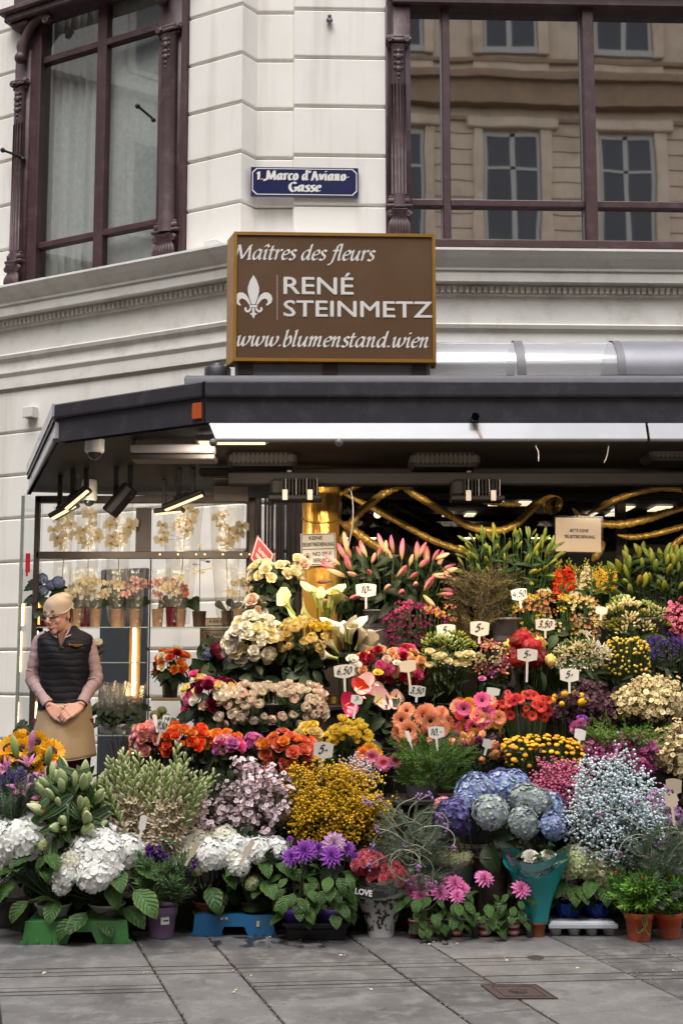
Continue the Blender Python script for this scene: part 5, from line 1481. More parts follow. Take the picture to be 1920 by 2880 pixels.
# --- materials
PM = dict(
cream=petal('petal_cream', '#dccd90', '#ece2bc', jh=.01, jv=.1), white=petal('petal_white', '#dcd6b8', '#efebe0', jv=.06, trans=.2), blush=petal('petal_blush', '#ccae8e', '#e2cab8', jv=.12),
yellow=petal('petal_yellow', '#e2c060', '#f4e09c', jv=.1), butter=petal('petal_butter', '#b8a440', '#d4bc4c', jv=.18), ivory=petal('petal_ivory', '#dccdb4', '#f0e4d2', jv=.08), ivorypink=petal('petal_ivory_pink', '#d0b4a0', '#e8d0c2', jv=.08), duskhyd=petal('floret_dusky_blue', '#8890a4', '#50587c', .1, .8, jv=.25), bluegreen=petal('floret_blue_green', '#aeb688', '#8f98b0', .25, .9, jh=.03, jv=.18, mid='#a4b0a8', gain=1.15),
pink=petal('petal_pink', '#c86a80', '#e2a4ae'), hot=petal('petal_hot_pink', '#a83060', '#d65c8c'), burg=petal('petal_burgundy', '#3c0a1c', '#6c1230'), coral=petal('petal_coral', '#c8582c', '#e27a5c'),
orange=petal('petal_orange', '#c87420', '#e08a3c', jh=.02), redor=petal('petal_red_orange', '#a83416', '#d8582c', jh=.015), salmon=petal('petal_salmon', '#c07860', '#e0a090'), lilacp=petal('petal_lilac_pink', '#96447c', '#c070a4'),
red=petal('petal_red', '#8a1420', '#bf2a38'), crimson=petal('petal_crimson', '#560a16', '#8c1424'), peach=petal('petal_peach', '#b87a4c', '#cf9a70'), mauve=petal('petal_mauve', '#7a4a86', '#a680ac'),
gold=petal('petal_gold', '#b8860e', '#c89c16', jh=.012, jv=.3, trans=.1), sun=petal('petal_sunflower', '#d08808', '#ecac14', jh=.01, trans=.2), purple=petal('petal_purple', '#4a1468', '#7e3aa4'), violet=petal('petal_violet', '#34205c', '#5c4494'),
magenta=petal('petal_magenta', '#601a44', '#8e3468', jv=.35), plum=petal('petal_plum', '#2c1824', '#4c2c3c', jv=.4), snow=petal('petal_snow', '#d2d6b8', '#eeeeec', .05, .5, jv=.05, trans=.15),
creamhyd=petal('floret_cream', '#b4ba88', '#e6e2d2', .05, .55, jv=.08, trans=.15), greenhyd=petal('floret_green', '#7c8c50', '#b8bd92', jv=.15), bluehyd=petal('floret_blue', '#a6ae80', '#727fb6', .2, .8, jh=.03, jv=.2, trans=.15, mid='#9cabc0', gain=1.25), purphyd=petal('floret_purple', '#7c789a', '#54487e', .1, .8, jh=.03, jv=.3),
pinkbud=petal('bud_pink', '#8c8a40', '#c4607a', .0, .85, jh=.03, jv=.22, mid='#d09484', trans=.1, gain=1.1), greenbud=petal('bud_green', '#4c6626', '#7c8c3c', .0, .9, jh=.02, jv=.22, trans=.1, gain=1.0), limebud=petal('bud_lime', '#5c7226', '#8c8a30', .0, .9, jh=.03, jv=.3, trans=.1, gain=1.0),
palebud=petal('bud_pale_green', '#5f8034', '#9cac6a', .0, .8, jv=.18, trans=.1, gain=1.0), tubebud=petal('bud_tuberose', '#7c9458', '#b4ac88', .0, 1.0, jh=.02, jv=.2, trans=.1, mid='#9cac74', gain=1.25), tubeopen=petal('petal_tuberose', '#b4ac80', '#e0d2be', jv=.12),
stargazer=petal('petal_stargazer', '#e0c4cc', '#cc8cb0', .1, .8, jv=.15, mid='#c46c9c'), calla=petal('petal_calla', '#8e9c50', '#dcd8c6', .25, .7, jv=.06, trans=.15), callag=petal('petal_calla_green', '#7f923c', '#ccca92', .2, .9, jv=.1, trans=.15),
anth=petal('spathe_red', '#a81626', '#a01024', jv=.08, rough=.15, spec=.6, trans=.05), anthp=petal('spathe_pink', '#b57c74', '#c89a90', jv=.15, rough=.2, spec=.6, trans=.1), anthg=petal('spathe_green_pink', '#a0a468', '#c89494', jv=.12, rough=.2, spec=.6, trans=.1),
waxp=petal('waxflower', '#a08490', '#cbb8bc', jh=.02, jv=.3, trans=.15), creamf=petal('filler_cream', '#97864c', '#c4b48c', jv=.35, trans=.15), icef=petal('baby_breath_ice', '#8b9aa6', '#c3ced2', jv=.25, trans=.15), gypf=petal('baby_breath_gold', '#c09614', '#d0a820', jh=.012, jv=.35, trans=.1, gain=1.1), gyppink=petal('baby_breath_pink', '#8e3c58', '#b0607c', jv=.35, trans=.1),
lav=petal('lavender', '#3e3658', '#5c5280', jv=.35, trans=.1), blue=petal('petal_blue', '#2c2a68', '#4a48a0', jv=.3), orch=petal('petal_orchid', '#dccb9c', '#ece0c4', jv=.08, trans=.45), orchp=petal('petal_orchid_pink', '#b5787c', '#d0a99c', jv=.2, trans=.3), orchc=petal('petal_orchid_coral', '#a4342c', '#c06048', jv=.2),
lipc=petal('orchid_lip', '#b08428', '#c99a3a'), yelg=petal('petal_gerbera_yellow', '#c07c10', '#cf9a1c'), gerpink=petal('petal_gerbera_pink', '#c8486e', '#cf7e9a', .1, .9), geror=petal('petal_gerbera_orange', '#d87648', '#e09c78'), gerred=petal('petal_gerbera_red', '#b02a22', '#c8402e'),
dahpink=petal('petal_dahlia_pink', '#d8b098', '#d884b4', .1, .6, jv=.12), dahpur=petal('petal_dahlia_purple', '#6c2890', '#9c58b8', .1, .8), dahwhite=petal('petal_dahlia_tipped', '#d0c0a8', '#b070b8', .35, .95, mid='#d8c6d0'), begonia=petal('petal_begonia', '#d05a66', '#e2808a', jv=.15), peachbud=petal('bud_peach', '#8c8a40', '#d8a48c', .0, .8, jh=.02, jv=.15, mid='#d2ac84', trans=.1, gain=1.1), lilybud=petal('bud_lily_white', '#6e8c44', '#b4c08c', .0, .8, jv=.12, trans=.1, gain=1.1))
M_EYE = petal('disc_dark', '#1c1210', '#2c1c14', jv=.3, trans=0)
M_EYEY = petal('disc_yellow', '#8a6a1c', '#b08a30', jv=.3, trans=0)
M_STAM = petal('stamen', '#7a4a20', '#8a5a28', trans=0)
M_SPAD = petal('spadix', '#c08a30', '#c8a860', trans=0)
LM = dict(dark=leafm('leaf_dark', '#121c0b', '#26381a'), mid=leafm('leaf_mid', '#1a2e14', '#344c22'), fresh=leafm('leaf_fresh', '#345220', '#5a7a34'), grey=leafm('leaf_grey_green', '#48584a', '#707e68'), hyd=leafv('leaf_hydrangea', '#1c3716', '#3f622c'), succ=leafm('leaf_succulent', '#46742a', '#78a046', vein=0), sage=leafm('leaf_sage', '#3c5830', '#6a8656', vein=.1), pale=leafm('stem_pale_grey', '#8c907c', '#b0b09c', vein=0), deep=leafm('leaf_deep', '#101c0b', '#213318'),
dry=leafm('leaf_dry', '#453e2a', '#6a6042'), bright=leafm('leaf_bright', '#3e5a20', '#68823a'), wine=leafm('leaf_wine', '#33202a', '#4e3240'))
M_STEM = leafm('stem_green', '#22341a', '#40562a', vein=0.0, trans=0.0)
M_STEMB = leafm('stem_brown', '#4a3826', '#6a5238', vein=0.0, trans=0.0)
_HM = {}
def heads(kind, *cols):
 """list of meshes: shape kind in the given colours"""
 out = []
 for c in cols:
  for var in range(3):
   key = (kind, c, var)
   if key not in _HM:
    fzk = (kind, var)
    if fzk not in _HM:
     s = var * 17 + 3
     mk = dict(rose=lambda: p_rose(s, .5 + .2 * var), bud_rose=lambda: p_rose(s, .25 + .1 * var), ball=lambda: p_ball_rose(s), carn=lambda: p_carnation(s), gerb=lambda: p_daisy(s, 19 + var, .062, 2, .12, 'strap', .03, .05 + .1 * var, inner=14), gerbd=lambda: p_daisy(s, 24, .045, 4, .06, 'strap', .03, .0, inner=10),
     sun=lambda: p_daisy(s, 17, .075, 2, .19, 'point', .05, -.1), dahlia=lambda: p_dahlia(s), dahliaw=lambda: p_dahlia(s, .09), bud=lambda: p_bud(s, .15 + .02 * var), thin_bud=lambda: p_bud(s, .12 + .015 * var), lily=lambda: p_lily(s, 1.6 + .3 * var), calla=lambda: p_calla(s, .8 + .25 * var), anth=lambda: p_anthurium(s),
     hyd=lambda: p_hydrangea(s, 112, .165), hydbig=lambda: p_hydrangea(s, 140, .168, -.35, .66), als=lambda: p_cluster(s, [p_lily(s, 1.1), p_lily(s + 1, .8)], 7, .4, .42), budc=lambda: p_cluster(s, [p_bud(s, .2)], 11, .4, .34, .6), mixc=lambda: p_cluster(s, [p_bud(s, .22), p_rose(s, .5), p_bud(s + 1, .26)], 8, .42, .34, .5), aga=lambda: p_cluster(s, [p_bud(s, .12), p_lily(s, .9)], 16, .42, .34, .7),
     lump=lambda: p_lump(s, .22), plume=lambda: p_lump(s, .3, 7, flat=1.6), button=lambda: p_lump(s, .08, 9, 10, 5, .5), globe=lambda: p_lump(s, .06, 12, 12, 8, 1.0), orchid=lambda: p_orchid(s), begon=lambda: p_cluster(s, [p_rose(s, .8), p_carnation(s)], 9, .36, .36, .5))[kind]
     _HM[fzk] = mk().freeze()
    sec = dict(gerb=M_EYE, gerbd=M_EYEY, sun=M_EYE, lily=M_STAM, als=M_STAM, calla=M_SPAD, anth=M_SPAD, aga=M_STAM, orchid=PM['lipc']).get(kind)
    if kind == 'gerb' and c in ('yelg',): sec = M_EYEY
    mats = [PM[c]] + ([sec] if sec else [])
    _HM[key] = frozen_mesh(_HM[fzk], kind + '_' + c, mats)
   out.append(_HM[key])
 return out
FZ = dict(rose=[p_leaf('leaf', .30, .5, .2, 1, 4, seed=i, stalk=.1).freeze() for i in range(3)], big=[p_leaf('leaf', .34, .5 + .35 * i, .16 + .08 * i, 3, 14, .022, seed=i, rib=.013).freeze() for i in range(3)], strap=[p_leaf('lance', .09, .9 + .3 * i, .3, 1, 5, stalk=0).freeze() for i in range(3)],
broad=[p_leaf('lance', .16, .7 + .3 * i, .3, 1, 5, stalk=0).freeze() for i in range(3)], tuft=[p_tuft(i).freeze() for i in range(3)], needle=[p_tuft(i, 34, .22, .012, 'strap', 1.0).freeze() for i in range(3)], fern=[p_tuft(i, 20, .3, .03, 'lance', 1.1).freeze() for i in range(3)])
_oct = MB(); _oct.ball((0, 0, 0), .5, 4, 2); OCT = _oct.freeze()
_dot = MB(); _dot.ball((0, 0, 0), .5, 5, 3, t=.6); DOT = _dot.freeze()
_fl = MB(); floret(_fl, (0, 0, 0), (0, 0, 1), 1.0, 0, random.Random(1), 5, .3); FLO = _fl.freeze()
def add_many(mb, fz, Ms, rs):
 """numpy scatter of a frozen mesh: Ms (n,4,4)"""
 Ms = np.asarray(Ms); n = len(Ms)
 V, T, R, loops, sizes, mi = fz
 VV = np.einsum('nij,vj->nvi', Ms[:, :3, :3], V) + Ms[:, None, :3, 3]
 nv = len(V)
 L = (loops[None, :] + (np.arange(n) * nv)[:, None]).ravel()
 mb.chunks.append((VV.reshape(-1, 3), np.tile(T, n), np.repeat(np.asarray(rs), nv), L.astype(np.int32), np.tile(sizes, n), np.tile(mi, n)))
# ------------------------------------------------------------------ the stepped stand and bunches standing on it
ROWS = [(6.10, .15), (6.40, .33), (6.70, .52), (7.00, .76), (7.30, .98), (7.65, 1.28)]
def step_z(Y):
 best = min(ROWS, key=lambda r: abs(r[0] - Y)); return best[1] if Y > 5.98 else 0.0
stand = thing('display_stand', 'dark stepped stand carrying the buckets of cut flowers', 'stand', (0, 0, 0))
XL = [at(u, 2000, Y).x for u, (Y, z) in zip((-120, 330, 430, 560, 650, 690), ROWS)]
for (Y, z), x0 in zip(ROWS, XL):
 m = MB(); m.bbox(x0, 2.3, Y - .16, Y + .18, z - .03, z, .006); m.build('step_board', M_WOODD, stand, smooth=False)
 m = MB(); m.bbox(x0 + .01, 2.29, Y - .13, Y - .11, max(0, z - .26), z - .031, .004); m.build('step_riser', M_WOODD, stand, smooth=False)
 for x in (x0 + .03, 1.0, 2.2):
  m = MB(); m.bbox(x, x + .05, Y - .10, Y + .12, .0, z - .031, .004); m.build('step_leg', M_WOODD, stand, smooth=False)
M_BUCKET = plain('grey_bucket', '#56545a', .45, var=.12, scale=8, bump=.04, dirt='#3e3c40', dirt_amt=.4)
M_BUCKETK = plain('black_bucket', '#1f1f22', .45, var=.15, scale=8)
def bucket(x, y, z, r, h, label, mat=M_BUCKET, name='flower_bucket', group='flower buckets on the stand'):
 t = thing(name, label, 'bucket', (x, y, z), group)
 m = MB(); m.lathe([(.001, .004), (r * .78, 0), (r * .80, .01), (r * .95, h * .78), (r * .96, h * .80), (r * .985, h * .805), (r, h * .97), (r * 1.04, h * .975), (r * 1.04, h), (r * .98, h), (r * .93, h * .8), (r * .76, .02), (.001, .02)], 24)
 m.build('body', mat, t)
 for k in (.70, .74):
  m = MB(); m.tube([(r * (.80 + .15 * k / .78 + .012) * math.cos(q), r * (.80 + .15 * k / .78 + .012) * math.sin(q), h * k) for q in [i * .2618 for i in range(25)]], .003, 4, cap=False); m.build('rib', mat, t)
 return t
def dome_points(c, ax, n, rng, zmin=-.45, ymax=.35, sep=True):
 out = []
 for _ in range(n):
  best = None; bd = -1
  for _k in range(14 if n < 90 else 5):
   while True:
    d = Vector((rng.gauss(0, 1), rng.gauss(0, 1), rng.gauss(0, 1)))
    if d.length < 1e-3: continue
    d.normalize()
    if d.z > zmin and d.y < ymax: break
   q_ = [math.copysign(abs(e) ** .62, e) for e in d]; p = Vector((c.x + ax[0] * q_[0], c.y + ax[1] * q_[1], c.z + ax[2] * q_[2]))
   q = min(((p.x - o.x) ** 2 + (p.y - o.y) ** 2 * .5 + (p.z - o.z) ** 2 for o, _ in out), default=1e9)
   if q > bd: bd = q; best = (p, d)
  out.append(best)
 return out
_seed = [100]
def box_ellipsoid(box, Y, size, depth=None):
 u0, u1, v0, v1 = box
 a, b = at((u0 + u1) / 2, v0, Y), at((u0 + u1) / 2, v1, Y)
 W = at(u1, (v0 + v1) / 2, Y).x - at(u0, (v0 + v1) / 2, Y).x
 H = a.z - b.z
 # the ellipsoid shows from its top down to zmin of its half height
 az = max((H - size) / 1.45, size * .15)
 c = Vector(((a.x + b.x) / 2, Y, a.z - size * .5 - az))
 return c, (max(W / 2 - size * .5, size * .2), depth or min(.17, max(W / 2, .06)), az)
def bunch(name, label, box, Y, n, meshes, size, part='flower_head', cat='flowers', group='bunches of cut flowers', leaf=None, nleaf=0, lsize=.07, lmat='dark', vbot=None, buck=None, extra=(), face=(.7, .45, .45), jitter=.18, stems=True, smat=None, bz=None, depth=None, zmin=-.45, seed=None, bucket_mat=None, br=.10, leaf_heads=0.0, weights=None):
 _seed[0] += 1
 rng = random.Random(_seed[0] if seed is None else seed)
 if n > 11: n = int(n * 1.25); size *= .9
 c, ax = box_ellipsoid(box, Y, size, depth)
 z0 = step_z(Y) if bz is None else bz
 loc = Vector((c.x, Y, z0))
 t = thing(name, label, cat, loc, group)
 T0 = Matrix.Translation(-loc)
 pts = dome_points(c, ax, n, rng, zmin) if n else []
 ends = []
 for p, d in pts:
  nrm = (Vector((d.x, d.y * .8, d.z)) * face[0] + Vector((0, 0, 1)) * face[1] + Vector((0, -1, 0)) * face[2]).normalized()
  nrm = (nrm + Vector((rng.uniform(-1, 1), rng.uniform(-1, 1), rng.uniform(-1, 1))) * jitter).normalized()
  me = rng.choices(meshes, weights)[0] if weights else rng.choice(meshes)
  s = size * rng.choice((.72, .88, .95, 1.0, 1.05, 1.12, 1.2)); p = p + Vector((rng.gauss(0, .16), rng.gauss(0, .12), rng.gauss(0, .2))) * size
  obj(part, me, t, T0 @ basis(nrm, p - nrm * s * .15, s, rng.uniform(0, 6.28)))
  ends.append(p - nrm * s * .12)
 for e in extra:
  u, v, y, me, s, nrm = e
  p = at(u, v, y); nrm = Vector(nrm).normalized()
  obj(part, me, t, T0 @ basis(nrm, p - nrm * s * .1, s, rng.uniform(0, 6.28)))
  ends.append(p - nrm * s * .1)
 zb = at(box[0], vbot, Y).z if vbot else c.z - ax[2] - .15
 zmouth = z0 + (.2 if buck else .05)
 if stems and ends:
  m = MB(); m.cr = .3
  for p in ends:
   b = Vector((loc.x + (p.x - loc.x) * .25 + rng.uniform(-.02, .02), Y + (p.y - Y) * .3 + .0, min(zmouth, p.z - .12)))
   mid = p.lerp(b, .5); mid.x = p.x * .7 + b.x * .3; mid.y += .0
   m.tube([p, mid, b], .0028 if size < .12 else .0045, 4, cap=False)
  o = m.build('stems', smat or M_STEM, t, kind='stuff'); o.matrix_local = T0
 if leaf and nleaf:
  m = MB(); fzs = FZ[leaf]
  groups = {}
  for i in range(nleaf):
   f = rng.random()
   a = rng.uniform(0, 6.283); rr = math.sqrt(rng.uniform(.3, 1.0))
   if rng.random() < leaf_heads: zz = c.z + ax[2] * rng.uniform(-.2, .75); k = .8
   else: zz = (c.z - ax[2] * .35) + (zb - c.z + ax[2] * .3) * f; k = .95 - .35 * f
   p = Vector((c.x + (ax[0] + size * .2) * k * rr * math.cos(a), Y + (ax[1] * .9) * rr * math.sin(a) * (1 if math.sin(a) < 0 else .5), zz))
   d = Vector((math.cos(a) + rng.uniform(-.5, .5), math.sin(a) - .5 + rng.uniform(-.5, .3), rng.uniform(.0, 1.2)))
   groups.setdefault(rng.randrange(len(fzs)), []).append((np.array(basis(d, p, lsize * rng.uniform(.6, 1.25), rng.uniform(0, 6.28))), rng.random()))
  for g, L in groups.items(): add_many(m, fzs[g], [x for x, _ in L], [x for _, x in L])
  o = m.build('foliage', LM[lmat], t, kind='stuff'); o.matrix_local = T0
 if buck: bucket(loc.x, Y, z0, br, .24, buck, bucket_mat or M_BUCKETK)
 return t
def cloud(name, label, box, Y, n, fz, size, mat, cat='flowers', group='bunches of cut flowers', sprays=40, spread=.02, lmat='dark', nleaf=60, leaf='fern', lsize=.07, vbot=None, buck=None, bz=None, depth=None, part='blossom_sprays', zmin=-.6, smat=None, hollow=.45, br=.1):
 """airy filler: many tiny blossoms on fine twigs (nobody could count them: one part of kind stuff)"""
 _seed[0] += 1; rng = random.Random(_seed[0]); nr = np.random.default_rng(_seed[0])
 c, ax = box_ellipsoid(box, Y, size, depth)
 z0 = step_z(Y) if bz is None else bz
 loc = Vector((c.x, Y, z0)); t = thing(name, label, cat, loc, group); T0 = Matrix.Translation(-loc)
 tips = [c + Vector((d.x * ax[0], d.y * ax[1], d.z * ax[2])) * rng.uniform(hollow, 1.04) for p, d in dome_points(c, ax, sprays, rng, zmin)]
 m = MB()
 per = n // sprays
 Ms = []; rs = []
 root = Vector((loc.x, Y, z0 + .15))
 tw = MB()
 for p in tips:
  low = p.lerp(root, .45); low.x = p.x * .6 + root.x * .4
  tw.tube([p, low, root], .0022, 3, cap=False)
  sr = rng.random()
  for _ in range(per):
   k = nr.normal(0, 1, 3) * spread; q = p + Vector(k)
   if rng.random() < .25: tw.tube([q, p - Vector((0, 0, spread * .8))], .0012, 3, cap=False)
   d = Vector((k[0], k[1] - spread * .7, k[2] + spread * .5))
   Ms.append(np.array(basis(d if d.length > 1e-4 else Vector((0, 0, 1)), q, size * rng.uniform(.7, 1.3), rng.uniform(0, 6)))); rs.append((sr * .5 + rng.random() * .5))
 add_many(m, fz, Ms, rs)
 o = m.build(part, mat, t, kind='stuff'); o.matrix_local = T0
 o = tw.build('twigs', smat or M_STEM, t, kind='stuff'); o.matrix_local = T0
 if nleaf:
  m = MB(); L = {}
  zb = at(box[0], vbot, Y).z if vbot else c.z - ax[2] - .1
  for i in range(nleaf):
   a = rng.uniform(0, 6.283); f = rng.random(); rr = rng.uniform(.3, .9)
   p = Vector((c.x + ax[0] * rr * math.cos(a) * (1 - .3 * f), Y + ax[1] * rr * math.sin(a), c.z + ax[2] * .5 + (zb - c.z - ax[2] * .5) * f))
   d = Vector((math.cos(a) * .6 + rng.uniform(-.4, .4), -.4 + rng.uniform(-.4, .4), rng.uniform(.3, 1.4)))
   L.setdefault(rng.randrange(3), []).append((np.array(basis(d, p, lsize * rng.uniform(.6, 1.3), rng.uniform(0, 6))), rng.random()))
  for g, l in L.items(): add_many(m, FZ[leaf][g], [x for x, _ in l], [x for _, x in l])
  o = m.build('foliage', LM[lmat], t, kind='stuff'); o.matrix_local = T0
 if buck: bucket(loc.x, Y, z0, br, .24, buck, M_BUCKETK)
 return t
def spikes(name, label, box, Y, n, fzlist, mats, hm, part, Wb=.3, group='bunches of cut flowers', bz=None, lmat=None, leaf=None, nleaf=0, lsize=.1, fan=.5, cat='flowers', buck=None, rowsd=.12, vb=None):
 """upright spikes fanning out of one root; each spike is a part"""
 _seed[0] += 1; rng = random.Random(_seed[0])
 u0, u1, v0, v1 = box
 top, bot = at((u0 + u1) / 2, v0, Y), at((u0 + u1) / 2, v1, Y)
 Wt = at(u1, v0, Y).x - at(u0, v0, Y).x
 z0 = step_z(Y) if bz is None else bz
 loc = Vector((top.x, Y, z0)); t = thing(name, label, cat, loc, group)
 mes = [frozen_mesh(f, part, mats) for f in fzlist]
 H = top.z - bot.z
 for i in range(n):
  f = (i + .5) / n * 2 - 1
  f = max(-1, min(1, f + rng.uniform(-.15, .15)))
  dy = rng.uniform(-1, 1)
  tipz = top.z - H * (.25 * abs(f) ** 2.4 + rng.uniform(0, .26)) * (1 if dy > 0 else 1.15)
  tip = Vector((top.x + Wt / 2 * f, Y + dy * rowsd, tipz))
  base = Vector((top.x + Wt / 2 * f * Wb, Y + dy * rowsd * .4, bot.z))
  d = tip - base
  k = min(hm * rng.uniform(.85, 1.15), d.length)
  pos = tip - d.normalized() * k
  obj(part, rng.choice(mes), t, Matrix.Translation(-loc) @ basis(d, pos, k, rng.uniform(0, 6)))
 m = MB()
 for i in range(n):
  f = (i + .5) / n * 2 - 1
  m.tube([Vector((Wt / 2 * f * .75, 0, (top.z + bot.z) / 2 - z0 + .02)), Vector((Wt / 2 * f * .2, 0, max(.05, bot.z - z0 - .1)))], .004, 4, cap=False)
 m.build('stems', M_STEM, t, kind='stuff')
 if nleaf:
  m = MB(); L = {}
  for i in range(nleaf):
   a = rng.uniform(0, 6.283); s = rng.random()
   p = Vector((Wt / 2 * (.35 + .5 * s) * math.cos(a), rowsd * math.sin(a), bot.z - z0 - .06 + H * .6 * s))
   d = Vector((math.cos(a) * .5, math.sin(a) * .4 - .3, rng.uniform(.5, 1.4)))
   L.setdefault(rng.randrange(3), []).append((np.array(basis(d, p, lsize * rng.uniform(.6, 1.2), rng.uniform(0, 6))), rng.random()))
  for g, l in L.items(): add_many(m, FZ[leaf][g], [x for x, _ in l], [x for _, x in l])
  m.build('foliage', LM[lmat], t, kind='stuff')
 if buck: bucket(loc.x, Y, z0, .1, .24, buck, M_BUCKETK)
 return t
UPF = (0, -.5, .85)
R0, R1, R2, R3, R4, R5 = (r[0] for r in ROWS)
H = heads
# ---- left mound of roses
bunch('rose_bunch', 'cream yellow roses topmost in the left mound under the red diamond sign', (693, 862, 1574, 1640), R5, 22, H('rose', 'cream'), .078, 'rose_head', leaf='rose', nleaf=150, lsize=.085, vbot=1790, extra=[(855, 1590, R5 - .12, H('rose', 'blush')[0], .095, (0.2, -.8, .4)), (838, 1575, R5 - .1, H('rose', 'cream')[1], .085, (0.2, -.7, .6))], buck='black bucket holding the topmost cream roses')
bunch('rose_bunch', 'few blush white roses low at the left side of the top cream roses', (688, 752, 1668, 1738), R5 - .12, 8, H('rose', 'blush', 'white'), .085, 'rose_head', leaf='rose', nleaf=30, lsize=.08, vbot=1790, bz=1.28)
bunch('rose_bunch', 'broad bunch of greenish white roses left of the golden yellow ones', (625, 805, 1732, 1855), R4 - .05, 49, H('rose', 'cream', 'white'), .092, 'rose_head', leaf='rose', nleaf=190, lsize=.095, vbot=1930, zmin=-.7, buck='black bucket holding the greenish white roses')
bunch('rose_bunch', 'bunch of golden yellow roses right of the greenish white ones', (778, 936, 1738, 1832), R4 - .08, 34, H('ball', 'yellow', 'butter', 'yellow'), .085, 'rose_head', leaf='rose', nleaf=230, lsize=.095, vbot=1935, zmin=-.5, buck='black bucket holding the golden yellow roses')
bunch('rose_bunch', 'mixed pink, burgundy, white and yellow roses at the left end of the cream ranunculus', (510, 680, 1900, 1995), R3, 31, H('rose', 'hot', 'burg', 'white', 'yellow', 'burg', 'blush', 'yellow'), .085, 'rose_head', leaf='rose', nleaf=170, lsize=.085, vbot=2075, buck='black bucket holding the mixed roses')
bunch('ranunculus_bunch', 'wide bank of round cream ranunculus in the middle of the left mound', (602, 928, 1918, 2035), R3 - .1, 86, H('ball', 'ivory', 'ivory', 'ivorypink'), .078, 'ranunculus_head', leaf='rose', nleaf=230, lsize=.08, vbot=2075, zmin=-.7, buck='black bucket holding the cream ranunculus')
bunch('rose_bunch', 'pale pink garden roses at the left end of the lower rose row', (368, 482, 2032, 2112), R1 + .1, 31, H('rose', 'pink', 'salmon', 'salmon'), .068, 'rose_head', leaf='rose', nleaf=70, lsize=.07, vbot=2180, bz=.33)
bunch('rose_bunch', 'orange red spray roses next to the pale pink ones', (445, 590, 2035, 2112), R1 + .05, 34, H('rose', 'redor', 'orange', 'redor'), .058, 'rose_head', leaf='rose', nleaf=70, lsize=.07, vbot=2180, bz=.33, buck='black bucket holding the orange red spray roses')
bunch('rose_bunch', 'amber orange roses mixed behind the bright pink ones', (555, 690, 2050, 2108), R1 + .08, 20, H('rose', 'orange', 'orange', 'redor'), .062, 'rose_head', leaf='rose', nleaf=50, lsize=.07, vbot=2180, bz=.33)
bunch('rose_bunch', 'bright pink roses in the middle of the lower rose row', (598, 690, 2062, 2118), R1 - .04, 16, H('rose', 'hot', 'pink', 'lilacp'), .066, 'rose_head', leaf='rose', nleaf=50, lsize=.07, vbot=2180, bz=.33)
bunch('rose_bunch', 'few lilac pink roses just left of the coral roses', (684, 742, 2058, 2112), R1 + .02, 10, H('rose', 'lilacp'), .062, 'rose_head', leaf='rose', nleaf=40, lsize=.07, vbot=2180, bz=.33)
bunch('rose_bunch', 'large bunch of coral orange roses above the waxflower', (722, 890, 2052, 2150), R1, 31, H('rose', 'coral', 'coral', 'orange'), .078, 'rose_head', leaf='rose', nleaf=120, lsize=.08, vbot=2200, bz=.33, zmin=-.65, buck='black bucket holding the coral roses')
bunch('rose_bunch', 'small yellow roses behind the coral ones', (825, 908, 2036, 2090), R1 + .12, 16, H('rose', 'butter', 'butter', 'yellow'), .07, 'rose_head', leaf='rose', nleaf=40, lsize=.07, vbot=2180, bz=.33)
bunch('rose_bunch', 'upright yellow rose buds right of the front price tag', (914, 1052, 2026, 2105), R1 + .05, 26, H('ball', 'butter', 'butter'), .072, 'rose_head', leaf='rose', nleaf=90, lsize=.08, vbot=2200, bz=.33, face=(.5, .8, .25), buck='black bucket holding the upright yellow roses')
bunch('gerbera_bunch', 'few amber yellow gerberas below the upright yellow roses', (985, 1080, 2078, 2130), R1 - .08, 5, H('gerbd', 'orange', 'yelg'), .085, 'gerbera_head', leaf='rose', nleaf=20, lsize=.06, vbot=2190, bz=.33, face=(.5, .3, .8))
# ---- centre
bunch('lily_bunch', 'pink lily buds fanning out in front of the gold column', (905, 1275, 1528, 1690), R5 - .05, 40, H('thin_bud', 'pinkbud', 'pinkbud', 'peachbud'), .13, 'lily_bud', leaf='broad', nleaf=170, lsize=.14, lmat='deep', vbot=1740, zmin=-.6, face=(1.25, .35, .1), jitter=.42, leaf_heads=.45)
bucket(at(1052, 1800, R5 - .1).x, R5 - .1, at(1052, 1900, R5 - .1).z, .105, at(1052, 1716, R5 - .1).z - at(1052, 1900, R5 - .1).z, 'grey bucket with two ribs below the pink lily buds')
def callas(label, Y, pts, col, size):
 t = bunch('calla_bunch', label, (min(p[0] for p in pts), max(p[0] for p in pts), min(p[1] for p in pts), max(p[1] for p in pts)), Y, 0, [], size, 'calla_flower', extra=[(u, v, Y + .04 * math.sin(i * 2.1), H('calla', col)[i % 3], size * (.85 + .1 * (i % 4)), (dx, -.25, dz)) for i, (u, v, dx, dz) in enumerate(pts)], smat=M_STEM, vbot=1800)
 return t
callas('greenish calla lilies leaning before the gold column', R4 + .12, [(905, 1712, -.1, 1), (878, 1742, -.7, .5), (822, 1722, -.6, .8), (868, 1758, -.8, .2), (915, 1735, .15, 1), (925, 1700, .2, 1), (890, 1700, -.3, 1), (930, 1720, .4, .9)], 'callag', .21)
callas('white calla lilies between the yellow roses and the carnations', R3 + .12, [(945, 1830, -.5, .7), (965, 1815, -.2, 1), (985, 1800, .1, 1), (1005, 1818, .3, .7), (1025, 1802, .4, .8), (940, 1850, -.8, .2), (975, 1795, 0, 1), (1000, 1850, .5, .4), (1050, 1850, .6, .5), (1035, 1830, .3, .8), (955, 1795, -.3, 1)], 'calla', .2)
